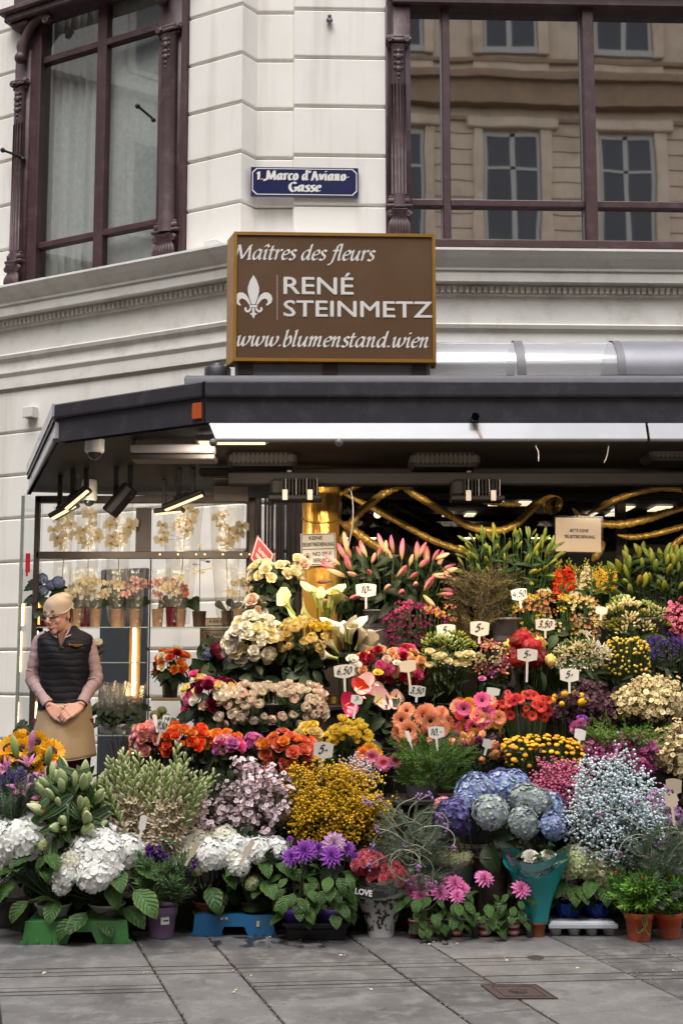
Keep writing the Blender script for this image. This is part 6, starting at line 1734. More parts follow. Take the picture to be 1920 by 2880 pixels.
bunch('alstroemeria_bunch', 'dusky magenta alstroemeria right of the grey ribbed bucket', (1083, 1270, 1690, 1815), R4, 30, H('als', 'magenta', 'magenta', 'hot'), .085, 'flower_cluster', leaf='rose', nleaf=140, lsize=.08, lmat='deep', vbot=1840, extra=[(1215, 1722, R4 - .18, H('als', 'butter')[0], .085, UPF), (1243, 1735, R4 - .18, H('als', 'butter')[1], .085, UPF), (1265, 1712, R4 - .1, H('als', 'peach')[1], .07, UPF), (1275, 1745, R4 - .1, H('als', 'peach')[1], .05, UPF)])
bunch('carnation_bunch', 'mixed red, pink and buff carnations beside the white callas', (990, 1200, 1812, 1912), R3, 44, H('carn', 'crimson', 'peach', 'peach', 'hot', 'crimson', 'blush'), .072, 'carnation_head', leaf='strap', nleaf=90, lsize=.13, vbot=1960, zmin=-.6, extra=[(990, 1855, R3 - .2, H('carn', 'white')[0], .07, UPF), (1000, 1872, R3 - .21, H('carn', 'white')[1], .07, UPF), (1063, 1893, R3 - .2, H('carn', 'butter')[1], .06, UPF), (1116, 1866, R3 - .2, H('carn', 'creamhyd')[1], .05, UPF)], buck='black bucket holding the mixed carnations')
bunch('lisianthus_bunch', 'creamy green lisianthus buds left of the pink mixed ones', (1183, 1332, 1778, 1875), R3, 26, H('budc', 'limebud', 'palebud'), .085, 'bud_cluster', leaf='strap', nleaf=90, lsize=.12, vbot=1960, lmat='mid', face=(.6, .8, .2), extra=[(u, v, R3 - .19, H('rose', 'cream')[i % 3], .07, UPF) for i, (u, v) in enumerate(((1208, 1838), (1228, 1852), (1255, 1862), (1292, 1848), (1285, 1870), (1318, 1842), (1207, 1876), (1240, 1848), (1306, 1868)))], buck='black bucket holding the creamy lisianthus')
bunch('lisianthus_bunch', 'pink and lilac mixed lisianthus beside the cockscombs', (1322, 1432, 1790, 1905), R3 - .02, 24, H('mixc', 'salmon', 'cream', 'lilacp', 'limebud'), .078, 'flower_cluster', leaf='strap', nleaf=60, lsize=.11, vbot=1960, extra=[(1355, 1910, R3 - .2, H('carn', 'lilacp')[0], .045, UPF)], buck='black bucket holding the pink and lilac lisianthus')
anth = [(968, 1985, 'anth', .135, (-.2, -1, .35)), (1003, 1942, 'anth', .13, (.1, -.9, .4)), (1038, 1930, 'anthp', .14, (.2, -.9, .45)), (1060, 1972, 'anthg', .145, (.25, -1, .3)), (1100, 1960, 'anthp', .12, (.6, -.8, .4)), (1122, 1975, 'anthp', .11, (.8, -.7, .3)), (1080, 1938, 'anthp', .11, (.4, -.7, .7)), (1092, 1994, 'anthg', .10, (.4, -.9, .2))]
bunch('anthurium_bunch', 'glossy red and pale pink anthuriums above the yellow rose buds', (935, 1150, 1915, 2010), R2 + .05, 0, [], .2, 'anthurium_flower', extra=[(u, v, R2 - .08 + .03 * i, H('anth', c)[i % 3], s, n) for i, (u, v, c, s, n) in enumerate(anth)], leaf='big', nleaf=26, lsize=.14, lmat='deep', vbot=2060, buck='black bucket holding the anthuriums')
bunch('gerbera_bunch', 'salmon orange gerberas with dark eyes', (1098, 1272, 1975, 2080), R2 - .05, 13, H('gerb', 'geror'), .108, 'gerbera_head', leaf='rose', nleaf=40, lsize=.09, lmat='deep', vbot=2090, face=(.45, .1, 1.5), buck='grey bucket holding the salmon gerberas', bucket_mat=M_BUCKET)
bunch('gerbera_bunch', 'hot mix of crimson, orange and yellow gerberas', (1262, 1420, 1950, 2075), R2 - .05, 20, H('gerb', 'geror', 'gerred', 'yelg', 'hot'), .105, 'gerbera_head', leaf='rose', nleaf=40, lsize=.09, lmat='deep', vbot=2090, face=(.45, .1, 1.4), buck='black bucket holding the mixed gerberas')
bunch('gerbera_bunch', 'small scarlet gerberas on long bare stems', (1396, 1552, 1942, 2018), R2, 30, H('gerb', 'gerred', 'gerred', 'red'), .06, 'gerbera_head', vbot=2090, face=(.5, .3, 1.2), buck='grey bucket holding the small scarlet gerberas', bucket_mat=M_BUCKET, br=.11)
bunch('celosia_bunch', 'velvety red and yellow cockscombs behind the tag reading 5-', (1395, 1555, 1785, 1880), R3 + .02, 13, H('lump', 'red', 'crimson', 'yellow', 'crimson', 'red'), .105, 'cockscomb_head', leaf='broad', nleaf=24, lsize=.1, vbot=1950, buck='grey bucket holding the cockscombs', bucket_mat=M_BUCKET, br=.11)
bunch('gerbera_bunch', 'three candy pink gerberas on single stems above the yellow baby breath', (1018, 1135, 2110, 2165), R0 + .12, 0, [], .09, 'gerbera_head', extra=[(1046, 2130, R0 + .12, H('gerbd', 'gerpink')[0], .085, (-.2, -1, .2)), (1078, 2148, R0 + .1, H('gerbd', 'gerpink')[1], .085, (0, -1, .1)), (1114, 2140, R0 + .1, H('gerbd', 'gerpink')[2], .085, (.25, -1, .2))])
bunch('grass_bunch', 'spiky yellow green grass beside the tag reading 10,-', (1125, 1300, 2085, 2200), R0 + .15, 0, [], .05, leaf='needle', nleaf=240, lsize=.13, lmat='fresh', vbot=2205, stems=False, leaf_heads=.75, buck='black bucket holding the spiky grass')
bunch('celosia_bunch', 'feathery dull plum and apricot plumes above the yellow buttons', (1255, 1412, 2060, 2140), R1, 26, H('plume', 'plum', 'magenta', 'peach', 'peach'), .05, 'plume_head', leaf='fern', nleaf=80, lsize=.09, vbot=2180, buck='black bucket holding the plumes')
bunch('tansy_bunch', 'flat mustard yellow button flowers right of the apricot plumes', (1405, 1640, 2062, 2150), R1, 95, H('button', 'gold'), .034, 'button_head', leaf='fern', nleaf=120, lsize=.08, vbot=2190, zmin=-.3, face=(.4, 1, .3), buck='black bucket holding the mustard buttons')
# ---- right
bunch('lily_bunch', 'yellow green lily buds left of the sleeve notice', (1290, 1575, 1492, 1650), R5, 62, H('thin_bud', 'limebud', 'limebud', 'greenbud'), .085, 'lily_bud', leaf='strap', nleaf=170, lsize=.14, lmat='mid', vbot=1720, face=(1.1, .6, .05), jitter=.4, leaf_heads=.5)
bunch('lily_bunch', 'dense lime green lily buds at the right edge', (1715, 1960, 1545, 1670), R5, 46, H('bud', 'limebud', 'greenbud'), .10, 'lily_bud', leaf='strap', nleaf=190, lsize=.15, lmat='mid', vbot=1760, face=(.8, .9, .1), jitter=.36, leaf_heads=.5)
snap_op = p_rose(4, .6)
SNAP = [p_spike(s, 30, 1.0, .16, .3, .75, .05, p_carnation(s), p_bud(s, .25), .55).freeze() for s in range(2)]
for lab, bx, c1, n in (('coral red snapdragons under the left corner of the sleeve notice', (1548, 1618, 1565, 1680), 'redor', 9), ('creamy white snapdragons straight under the sleeve notice', (1608, 1672, 1560, 1670), 'cream', 8), ('yellow snapdragons under the right corner of the sleeve notice', (1664, 1735, 1572, 1665), 'butter', 9)):
 spikes('snapdragon_bunch', lab, bx, R5 - .1, n, SNAP, [PM['limebud'], PM[c1]], .26, 'flower_spike', Wb=.7, bz=1.28, leaf='strap', lmat='mid', nleaf=50, lsize=.12, rowsd=.06)
bunch('dry_grass_bunch', 'dull dry seed grass between the magenta alstroemeria and the tag reading 4,50', (1282, 1412, 1600, 1740), R4 + .12, 0, [], .05, leaf='needle', nleaf=210, lsize=.17, lmat='dry', vbot=1810, stems=False, leaf_heads=.55)
bunch('alstroemeria_bunch', 'peach and yellow alstroemeria under the snapdragons', (1438, 1700, 1664, 1790), R4, 40, H('als', 'peach', 'butter', 'cream'), .088, 'flower_cluster', leaf='rose', nleaf=150, lsize=.09, lmat='mid', vbot=1850)
bunch('freesia_bunch', 'pale green freesia buds right of the yellow alstroemeria', (1690, 1860, 1680, 1790), R4, 34, H('budc', 'limebud', 'palebud', 'cream'), .085, 'bud_cluster', leaf='strap', nleaf=110, lsize=.14, lmat='mid', vbot=1850, face=(.5, .9, .2))
for u, lab in ((1425, 'grey bucket left of the peach alstroemeria'), (1640, 'grey bucket in shadow under the yellow alstroemeria'), (1830, 'grey bucket below the pale green freesia buds')):
 a = at(u, 1738, R4 - .02); bucket(a.x, R4 - .02, .98, .085, a.z - .98, lab)
cloud('statice_bunch', 'dark pink statice cut by the right edge', (1858, 1990, 1680, 1800), R4, 900, FLO, .022, PM['gyppink'], sprays=40, spread=.018, lmat='wine', vbot=1860)
bunch('agapanthus_bunch', 'white starry clusters right of the cockscombs', (1558, 1705, 1798, 1885), R3, 22, H('aga', 'cream', 'palebud', 'creamhyd'), .085, 'flower_cluster', leaf='strap', nleaf=110, lsize=.14, lmat='mid', vbot=1960, buck='black bucket holding the white starry clusters')
bunch('berry_bunch', 'yellow beaded buds on fine stems right of the white starry clusters', (1692, 1825, 1790, 1890), R3, 110, H('globe', 'yellow', 'butter'), .020, 'bead', leaf='strap', nleaf=50, lsize=.13, vbot=1950, group='bunches of cut flowers', buck='black bucket holding the yellow beads')
bunch('iris_bunch', 'deep blue flowers near the right edge above the cream filler', (1800, 1930, 1785, 1860), R3 + .05, 26, H('als', 'blue', 'violet'), .062, 'flower_cluster', leaf='strap', nleaf=130, lsize=.17, lmat='deep', vbot=1960, buck='grey bucket holding the deep blue flowers', bucket_mat=M_BUCKET)
bunch('craspedia_bunch', 'yellow drumstick balls on thin bare stems', (1535, 1655, 1938, 1995), R2 + .05, 9, H('globe', 'gold'), .045, 'drumstick_ball', vbot=2080, zmin=-.3)
cloud('filler_bunch', 'dark plum filler behind the yellow drumstick balls', (1555, 1745, 1915, 2030), R2 + .1, 1300, FLO, .018, PM['plum'], sprays=60, spread=.025, lmat='wine', nleaf=90, vbot=2080)
cloud('filler_bunch', 'wide bank of small cream filler flowers at the right edge', (1705, 1960, 1912, 2010), R2 + .05, 2300, FLO, .021, PM['creamf'], sprays=80, spread=.022, lmat='mid', nleaf=90, vbot=2090)
cloud('filler_bunch', 'brownish white filler at the right edge under the cream filler', (1832, 1960, 2030, 2160), R1 + .05, 1000, FLO, .022, PM['creamf'], sprays=50, spread=.02, lmat='wine', nleaf=70, vbot=2190)
bunch('carnation_bunch', 'single purple carnations with a small tag at the drumstick stems', (1600, 1655, 2018, 2062), R1 + .1, 5, H('carn', 'lilacp', 'purple'), .06, 'carnation_head', vbot=2120, bz=.33)
cloud('statice_bunch', 'magenta and purple statice left of the brownish filler', (1640, 1860, 2075, 2165), R1 - .04, 700, FLO, .026, PM['magenta'], sprays=44, spread=.022, lmat='mid', nleaf=120, vbot=2190)
bunch('fern_bunch', 'fresh green fern shoots above the magenta statice', (1640, 1865, 2040, 2130), R1 + .08, 0, [], .05, leaf='fern', nleaf=170, lsize=.11, lmat='bright', vbot=2160, stems=False, leaf_heads=.7)
# ------------------------------------------------------------------ the front of the display
Yf = 5.98
bunch('sunflower_bunch', 'large golden sunflowers at the left edge before the woman', (-25, 182, 2066, 2180), 6.2, 15, H('sun', 'sun'), .135, 'sunflower_head', leaf='big', nleaf=36, lsize=.13, lmat='mid', vbot=2230, bz=.33, face=(.35, .25, 1.3), zmin=-.5, extra=[(150, 2110, 6.14, H('sun', 'sun')[1], .14, (.5, -.6, .5)), (85, 2125, 6.1, H('sun', 'sun')[2], .15, (.0, -.75, .5)), (20, 2100, 6.1, H('sun', 'sun')[0], .14, (-.3, -.7, .6))], buck='black bucket holding the sunflowers')
bunch('lily_bunch', 'open magenta pink stargazer lilies under the sunflowers', (-10, 200, 2150, 2235), 5.98, 5, H('lily', 'stargazer'), .13, 'lily_flower', leaf='broad', nleaf=50, lsize=.14, lmat='mid', vbot=2290, bz=.15, face=(.6, .6, .4), extra=[(20, 2165, 5.93, H('lily', 'stargazer')[0], .13, (-.5, -.7, .7)), (130, 2195, 5.9, H('lily', 'stargazer')[1], .13, (.1, -.9, .5)), (165, 2170, 5.92, H('lily', 'stargazer')[2], .12, (.4, -.5, .9)), (80, 2150, 5.92, H('lily', 'stargazer')[0], .12, (-.1, -.3, 1)), (85, 2112, 5.95, H('bud', 'stargazer')[0], .11, (.1, -.1, 1)), (48, 2130, 5.95, H('bud', 'palebud')[0], .12, (-.2, -.1, 1)), (133, 2150, 5.95, H('bud', 'palebud')[1], .10, (.2, -.2, 1)), (105, 2215, 5.9, H('lily', 'stargazer')[1], .15, (-.4, -.8, .4))])
LAVB = MB()
for i in range(26):
 a = i * 2.4; s = i / 26
 LAVB.cr = (i * .37) % 1; LAVB.ball((.05 * math.cos(a) * (1 - .5 * s), .05 * math.sin(a) * (1 - .5 * s), .62 + .38 * s), .045 * (1.1 - .5 * s), 5, 3, (1, 1, 1.3), t=.5)
LAVB.cm = 1; LAVB.tube([(0, 0, 0), (.02, 0, .4), (0, 0, .8)], .012, 4)
FZ_LAV = LAVB.freeze()
spikes('lavender_bunch', 'tall lavender spikes at the left edge below the stargazer lilies', (-30, 120, 2150, 2270), 5.86, 34, [FZ_LAV], [PM['lav'], M_STEM], .17, 'lavender_spike', Wb=.8, bz=0.0, leaf='needle', lmat='grey', nleaf=140, lsize=.12, rowsd=.06)
bunch('lily_bunch', 'pale green closed lily buds with long leaves left of the tuberoses', (112, 300, 2158, 2335), 5.84, 36, H('bud', 'lilybud'), .11, 'lily_bud', leaf='broad', nleaf=130, lsize=.17, lmat='hyd', vbot=2360, bz=0.0, face=(.9, .75, .25), zmin=-.7, leaf_heads=.4, extra=[(140, 2285, 5.72, H('bud', 'cream')[0], .13, (-.8, -.5, .4)), (242, 2295, 5.70, H('bud', 'palebud')[1], .11, (.1, -.5, 1)), (180, 2305, 5.72, H('bud', 'palebud')[2], .10, (.3, -.6, .9))])
_bud = p_bud(7, .17); _opn = p_lily(9, 1.2)
TUB = [p_spike(s, 38, 1.0, .12, .6, .40 + .1 * s, .024, _opn, _bud, .25).freeze() for s in range(3)]
spikes('tuberose_bunch', 'big fan of tuberose spikes with grey green buds and creamy pink open flowers', (245, 605, 2085, 2400), 5.9, 40, TUB, [PM['tubebud'], PM['tubeopen']], .50, 'tuberose_spike', Wb=.34, bz=0.0, leaf='strap', lmat='mid', nleaf=16, lsize=.16, rowsd=.13)
cloud('waxflower_bunch', 'dusky pink waxflower branches right of the tuberoses', (555, 870, 2128, 2350), 6.05, 2500, FLO, .018, PM['waxp'], sprays=84, spread=.018, lmat='dark', nleaf=240, leaf='needle', lsize=.1, vbot=2360, smat=M_STEMB, bz=.15, hollow=.35)
cloud('baby_breath_bunch', 'dome of golden yellow dyed gypsophila in the middle of the front', (812, 1088, 2146, 2345), 6.0, 5600, DOT, .0125, PM['gypf'], sprays=210, spread=.021, lmat='bright', nleaf=0, bz=.15, hollow=.35, zmin=-.85)
cloud('baby_breath_bunch', 'few sprigs of pale pink gypsophila behind the golden dome', (930, 1070, 2135, 2200), 6.14, 500, DOT, .011, PM['waxp'], sprays=40, spread=.02, nleaf=0, bz=.15)
cloud('baby_breath_bunch', 'few sprigs of lemon gypsophila left behind the golden dome', (795, 890, 2150, 2210), 6.16, 300, DOT, .012, PM['gypf'], sprays=26, spread=.018, nleaf=0, bz=.15)
def curly(label, box, Y, n, seed):
 t = bunch('lavender_plant', label, box, Y, 0, [], .05, leaf='needle', nleaf=330, lsize=.105, lmat='grey', vbot=box[3] + 10, stems=False, leaf_heads=.6, bz=0.0, group='lavender plants at the front', cat='plant', depth=.15)
 rng = random.Random(seed); loc = t.location
 c, ax = box_ellipsoid(box, Y, .05, .15)
 for i in range(n):
  a = rng.uniform(-1, 1); h = rng.uniform(-.4, 1)
  p = Vector((c.x + ax[0] * a * .9, Y - .1 - rng.random() * .08, c.z + ax[2] * h * .7))
  pts = [p]; ang = rng.uniform(.3, 2.8); k = rng.uniform(-1, 1) * .55
  for j in range(8):
   ang += k + rng.uniform(-.35, .35)
   p = p + Vector((math.cos(ang) * .035, rng.uniform(-.008, .006), math.sin(ang) * .032)); pts.append(p)
  m = MB(); m.tube([q - loc for q in smooth_path(pts, 4)], .0024, 4, ts=None); m.build('curly_stem', LM['pale'], t)
  m = MB()
  for j in range(7): m.cr = rng.random(); q = pts[-1] + Vector((rng.gauss(0, .007), rng.gauss(0, .005), rng.gauss(0, .009))); m.ball(q - loc, .007, 5, 3, t=.6)
  m.build('lavender_tip', PM['mauve'], t)
 return t
curly('grey green lavender plant with curling pale stems right of the golden gypsophila', (1055, 1250, 2235, 2490), 5.86, 16, 3)
curly('grey green lavender plant with curling stems at the right edge', (1740, 1945, 2270, 2510), 5.82, 9, 4)
HB = H('hydbig', 'bluehyd'); HG2 = H('hydbig', 'bluegreen'); HP = H('hydbig', 'purphyd')
bh = [(1330, 2215, 6.02, 0, .20), (1410, 2205, 6.05, 1, .20), (1482, 2240, 6.0, 2, .19), (1378, 2278, 5.82, 1, .185), (1475, 2310, 5.80, 0, .16), (1556, 2268, 5.95, 2, .17), (1560, 2320, 5.86, 1, .15), (1448, 2195, 6.08, 2, .16), (1300, 2250, 5.96, 2, .13), (1520, 2250, 5.9, 0, .15)]
bunch('hydrangea_bunch', 'blue and green hydrangea heads with a purple one in a dark pot', (1225, 1595, 2170, 2350), 5.95, 0, [], .2, 'hydrangea_head', bz=0.0, extra=[(u, v, Y, (HB, HB, HG2)[(u + i) % 3][i], s, ((u - 1420) / 260, -.75, .75 - (v - 2200) / 300)) for u, v, Y, i, s in bh] + [(1262, 2290, 5.85, HP[0], .18, (-.5, -.7, .4)), (1290, 2318, 5.86, HP[1], .12, (-.3, -.8, .1)), (1240, 2262, 5.95, H('hyd', 'pink')[0], .10, (-.6, -.3, .6))], leaf='big', nleaf=10, lsize=.12, lmat='deep', vbot=2360)
p = gat(1378, 2560)
bucket(at(1378, 2400, 5.9).x, 5.9, 0, .085, at(1378, 2412, 5.82).z, 'dark brown pot holding the blue hydrangeas', plain('brown_pot', '#33211d', .5, var=.2), 'flower_pot', 'pots along the front')
cloud('baby_breath_bunch', 'raspberry pink dyed gypsophila behind the blue hydrangeas', (1468, 1670, 2140, 2290), 6.16, 2600, DOT, .0135, PM['gyppink'], sprays=100, spread=.02, nleaf=0, bz=.15)
cloud('baby_breath_bunch', 'tall cloud of ice blue dyed gypsophila at the right', (1590, 1862, 2118, 2400), 5.94, 5200, DOT, .0125, PM['icef'], sprays=190, spread=.024, nleaf=0, bz=.15, zmin=-.9, hollow=.3)
cloud('statice_bunch', 'muted violet statice between the ice blue gypsophila and the right edge', (1795, 1905, 2225, 2330), 6.12, 700, FLO, .02, PM['mauve'], sprays=40, spread=.02, nleaf=40, leaf='needle', lmat='grey', bz=.15)
def plinth(u, Y, z0, z1, w, d, label):
 x = at(u, 2000, Y).x; t = thing('plinth', label, 'plinth', (x, Y, z0), 'dark wooden plinths under single plants')
 m = MB(); m.bbox(-w / 2, w / 2, -d / 2, d / 2, z1 - z0 - .025, z1 - z0, .004); m.build('top_board', M_WOODD, t, smooth=False)
 for sx in (-1, 1):
  for sy in (-1, 1):
   m = MB(); m.bbox(sx * (w / 2 - .025) - .018, sx * (w / 2 - .025) + .018, sy * (d / 2 - .025) - .018, sy * (d / 2 - .025) + .018, 0, z1 - z0 - .026, .003); m.build('leg', M_WOODD, t, smooth=False)
plinth(80, 6.24, .15, .33, .5, .2, 'low dark wooden plinth under the sunflower bucket')
plinth(598, 7.75, 0, .95, .22, .22, 'tall dark wooden plinth under the violet and burgundy hydrangea')
plinth(460, 7.6, 0, at(455, 2075, 7.6).z - .06, .22, .2, 'dark wooden plinth under the cluster of round cacti')
# ---- pots and trays on the pavement
M_TERRA = plain('terracotta', '#8a4a30', .7, var=.12, scale=12, bump=.05)
M_PURPOT = plain('violet_plastic', '#5b3a9a', .35, var=.06)
M_LILPOT = plain('lilac_plastic', '#7d6285', .45, var=.07)
M_WHPOT = plain('white_plastic_pot', '#b5b5b0', .45, var=.06)
M_ORPOT = plain('orange_plastic', '#c4562a', .4, var=.06)
M_SOIL = plain('potting_soil', '#2a1e18', .95, var=.4, scale=60, bump=.5, bscale=120)
M_GREENT = plain('green_crate', '#3f7a3e', .45, var=.08, scale=6, bump=.03, dirt='#566050', dirt_amt=.8)
M_BLUET = plain('blue_crate', '#1e6190', .45, var=.08, scale=6, bump=.03, dirt='#4a5f6c', dirt_amt=.8)
M_BLACKT = plain('black_tray', '#232327', .4, var=.1)
M_GREYT = plain('grey_tray', '#b4b9c0', .4, var=.05)
M_CLEART = film('clear_tray', .02, '#f2f2f2', .15)
def pot(t, x, y, z, r, h, mat, rim=.22, soil=True, name='pot'):
 m = MB(); k = h * (1 - rim)
 m.lathe([(.001, .002), (r * .72, 0), (r * .74, .004), (r * .90, k), (r * .97, k + .002), (r, h * .985), (r * .99, h), (r * .92, h), (r * .88, h * .9)], 26, (x, y, z))
 o = m.build(name, mat, t)
 if soil:
  m = MB(); m.lathe([(r * .89, h * .9), (r * .5, h * .93), (.001, h * .92)], 16, (x, y, z)); m.build('soil', M_SOIL, o)
 return o
def crate(name, label, u0, u1, v0, v1, mat, depth=.34, rz=0.0, cut=(.42, .46, .64, .69, .52), group='plastic crates under the plants'):
 a, b = gat(u0, v1), gat(u1, v1)
 w = b.x - a.x
 h = at(u0, v0, a.y).z
 t = thing(name, label, 'crate', (a.x, a.y, 0), group, rz=rz)
 c0, c1, c2, c3, ch = cut
 def panel(y, nm):
  out = [(0, .0), (c0, 0), (c1, ch), (c2, ch), (c3, 0), (1, 0), (1, .14), (.975, .16), (.955, 1.0), (.045, 1.0), (.025, .16), (0, .14)]
  m = MB()
  m.poly([(x * w, y, z * h) for x, z in out]); m.poly([(x * w, y + .012, z * h) for x, z in out][::-1])
  for (x0, z0), (x1, z1) in zip(out, out[1:] + out[:1]): m.quad((x0 * w, y, z0 * h), (x1 * w, y, z1 * h), (x1 * w, y + .012, z1 * h), (x0 * w, y + .012, z0 * h))
  return m.build(nm, mat, t, smooth=False)
 f = panel(0, 'front_panel'); panel(depth - .012, 'back_panel')
 for x in (.06, .16, .28, .36, .74, .84, .95):
  m = MB(); m.bbox(x * w - .003, x * w + .003, -.008, -.0005, .004, h * .22, .001); m.build('rib', mat, f, smooth=False)
 m = MB(); m.bbox(0.045 * w, .955 * w, 0.0125, depth - .0125, h * .86, h - .002, .004); m.build('deck', mat, t, smooth=False)
 m = MB()
 for x0, x1 in ((0.0, .012), (w - .012, w)): m.box(x0 + (.03 if x0 == 0 else -.03), x1 + (.03 if x0 == 0 else -.03), .0125, depth - .0125, .02, h * .85)
 m.build('side_panel', mat, t, smooth=False)
 m = MB(); m.bbox(0.0, w, -.014, -.0005, h * .02, h * .14, .002);
 return t, a, w, h
def hyd_plant(name, label, potu, Y, zbase, r, h, mat, hs, leaves, seed, group='potted hydrangeas at the front', nrand=14, box=None, stems=True, lsize=.15):
 rng = random.Random(seed)
 x = at(potu, 2600, Y).x
 t = thing(name, label, 'potted plant', (x, Y, zbase), group)
 loc = Vector((x, Y, zbase)); T0 = Matrix.Translation(-loc)
 pot(t, 0, 0, 0, r, h, mat)
 root = Vector((x, Y, zbase + h * .9))
 sm = MB()
 for u, v, kind, s, dy in hs:
  p = at(u, v, Y + dy)
  n = Vector(((p.x - x) * 1.6, dy * 2 - .45, .75 + rng.uniform(-.15, .15)))
  obj('flower_head', rng.choice(kind), t, T0 @ basis(n, p, s, rng.uniform(0, 6)))
  mid = p.lerp(root, .55); mid.x = root.x + (p.x - root.x) * .75
  sm.tube([p, p.lerp(mid, .5) + Vector((0, .01, -.02)), mid, root + Vector((rng.uniform(-.02, .02), 0, 0))], [.004, .004, .005, .006], 5, cap=False)
 for i in range(4):
  q = root + Vector((rng.uniform(-.08, .08), rng.uniform(-.03, .05), rng.uniform(.08, .16)))
  sm.tube([root, root.lerp(q, .5) + Vector((rng.uniform(-.02, .02), 0, 0)), q], [.006, .005, .004], 5)
 if hs: o = sm.build('stems', M_STEM, t, kind='stuff'); o.matrix_local = T0
 LV = [frozen_mesh(f, 'hydrangea_leaf', LM['hyd']) for f in FZ['big']]
 L = [(at(u, v, Y + dy), Vector((dx, -.8, dz)), s) for u, v, dy, dx, dz, s in leaves]
 if box:
  for i in range(nrand):
   u, v = rng.uniform(box[0], box[1]), rng.uniform(box[2], box[3])
   p = at(u, v, Y + rng.uniform(-.10, .12)); L.append((p, Vector(((p.x - x) * 5 + rng.uniform(-.5, .5), rng.uniform(-1, .1), rng.uniform(.25, 1.0))), lsize * rng.uniform(.7, 1.15)))
 for p, n, s in L:
  s *= .78
  # leaf blade grows outward and down from its stalk
  out = Vector((n.x, n.y * .6, .0));
  if out.length < .05: out = Vector((.1, -1, 0))
  nn = Vector((n.x * .5, n.y * .8, n.z + .3)).normalized()
  M = basis(nn, p, s, 0, x=out + Vector((0, 0, -.45 * rng.random())))
  obj('leaf', rng.choice(LV), t, T0 @ M)
 return t
SN, CR, GH = H('hyd', 'snow'), H('hyd', 'creamhyd'), H('hyd', 'greenhyd')
tg, a, w, h = crate('green_crate', 'green plastic crate under the big white hydrangeas', 56, 368, 2592, 2657, M_GREENT, .4, rz=.045)
zg, yg = h, a.y
hyd_plant('potted_hydrangea', 'white hydrangea in a white pot at the left end of the green crate', 150, yg + .14, zg, .085, .055, M_WHPOT,
[(54, 2362, SN, 0.218, -.06), (10, 2355, SN, 0.196, .0), (80, 2330, SN, 0.201, .05), (125, 2350, SN, 0.172, .0), (20, 2395, SN, 0.149, -.05), (118, 2376, GH, .07, -.08), (100, 2385, SN, 0.149, -.02)],
[(25, 2445, -.1, -1, .6, .17), (55, 2480, -.12, -.9, .4, .17), (85, 2530, -.12, -.4, .3, .15), (95, 2400, -.1, -.6, .7, .15), (125, 2400, -.14, .5, .8, .14), (110, 2440, -.1, .6, .7, .13), (60, 2420, -.06, -.4, .6, .14), (30, 2520, 0, -.8, .5, .16)], 11, nrand=12, box=(0, 170, 2400, 2560))
hyd_plant('potted_hydrangea', 'white hydrangea with hanging heads at the right end of the green crate', 300, yg + .16, zg, .085, .05, M_WHPOT,
[(188, 2345, SN, 0.172, .05), (165, 2372, SN, 0.149, -.02), (275, 2362, SN, 0.218, -.02), (250, 2392, SN, 0.196, -.08), (312, 2352, SN, 0.172, .06), (292, 2402, SN, 0.207, -.12), (358, 2394, SN, 0.184, -.04), (268, 2456, SN, 0.196, -.17), (300, 2440, SN, 0.161, -.15), (212, 2420, CR, 0.161, -.1), (186, 2465, SN, 0.132, -.14), (176, 2490, SN, 0.103, -.14), (214, 2362, GH, .08, -.06), (345, 2362, SN, 0.138, .08), (235, 2350, SN, 0.149, .08)],
[(325, 2440, -.12, .2, .5, .17), (375, 2425, -.1, .9, .6, .17), (372, 2495, -.2, .5, .25, .21), (300, 2485, -.12, .4, .4, .16), (250, 2560, -.14, -.3, .3, .17), (215, 2580, -.14, -.5, .3, .15), (280, 2570, -.1, .3, .3, .15), (345, 2545, -.05, .5, .4, .18), (160, 2400, -.1, -.7, .7, .14)], 12, nrand=20, box=(195, 395, 2450, 2590))
# lavender in a lilac pot
a = gat(446, 2645); r = .075
t = thing('potted_lavender', 'bushy lavender in a lilac plastic pot with a white price sticker', 'potted plant', (a.x, a.y + r, 0), 'lavender plants at the front')
hp = at(446, 2555, a.y).z
pot(t, 0, 0, 0, r, hp, M_LILPOT, .3)
m = MB(); m.rows([[(r * .96 * math.sin(q), -r * .96 * math.cos(q), z) for q in (.12, .3, .5, .66)] for z in (hp * .48, hp * .74)]); m.build('sticker', M_PAPERW, t)
m = MB(); m.rows([[(r * .97 * math.sin(q), -r * .97 * math.cos(q), z) for q in (.28, .4, .5, .6)] for z in (hp * .58, hp * .62)]); m.build('sticker_print', M_INK, t)
m = MB(); rng = random.Random(8); L = []
for i in range(150):
 a_ = rng.uniform(0, 6.28); d = Vector((math.cos(a_) * .7, math.sin(a_) * .6 - .15, rng.uniform(.5, 1.6)))
 p = Vector((math.cos(a_) * r * .7, math.sin(a_) * r * .7, hp)) + Vector((math.cos(a_) * .05, math.sin(a_) * .04, 0)) * rng.random() + Vector((0, 0, rng.uniform(-.01, .16)))
 L.append((np.array(basis(d, p, rng.uniform(.07, .13), rng.uniform(0, 6))), rng.random()))
add_many(m, FZ['tuft'][0], [x for x, _ in L], [x for _, x in L]); m.build('foliage', LM['sage'], t, kind='stuff')
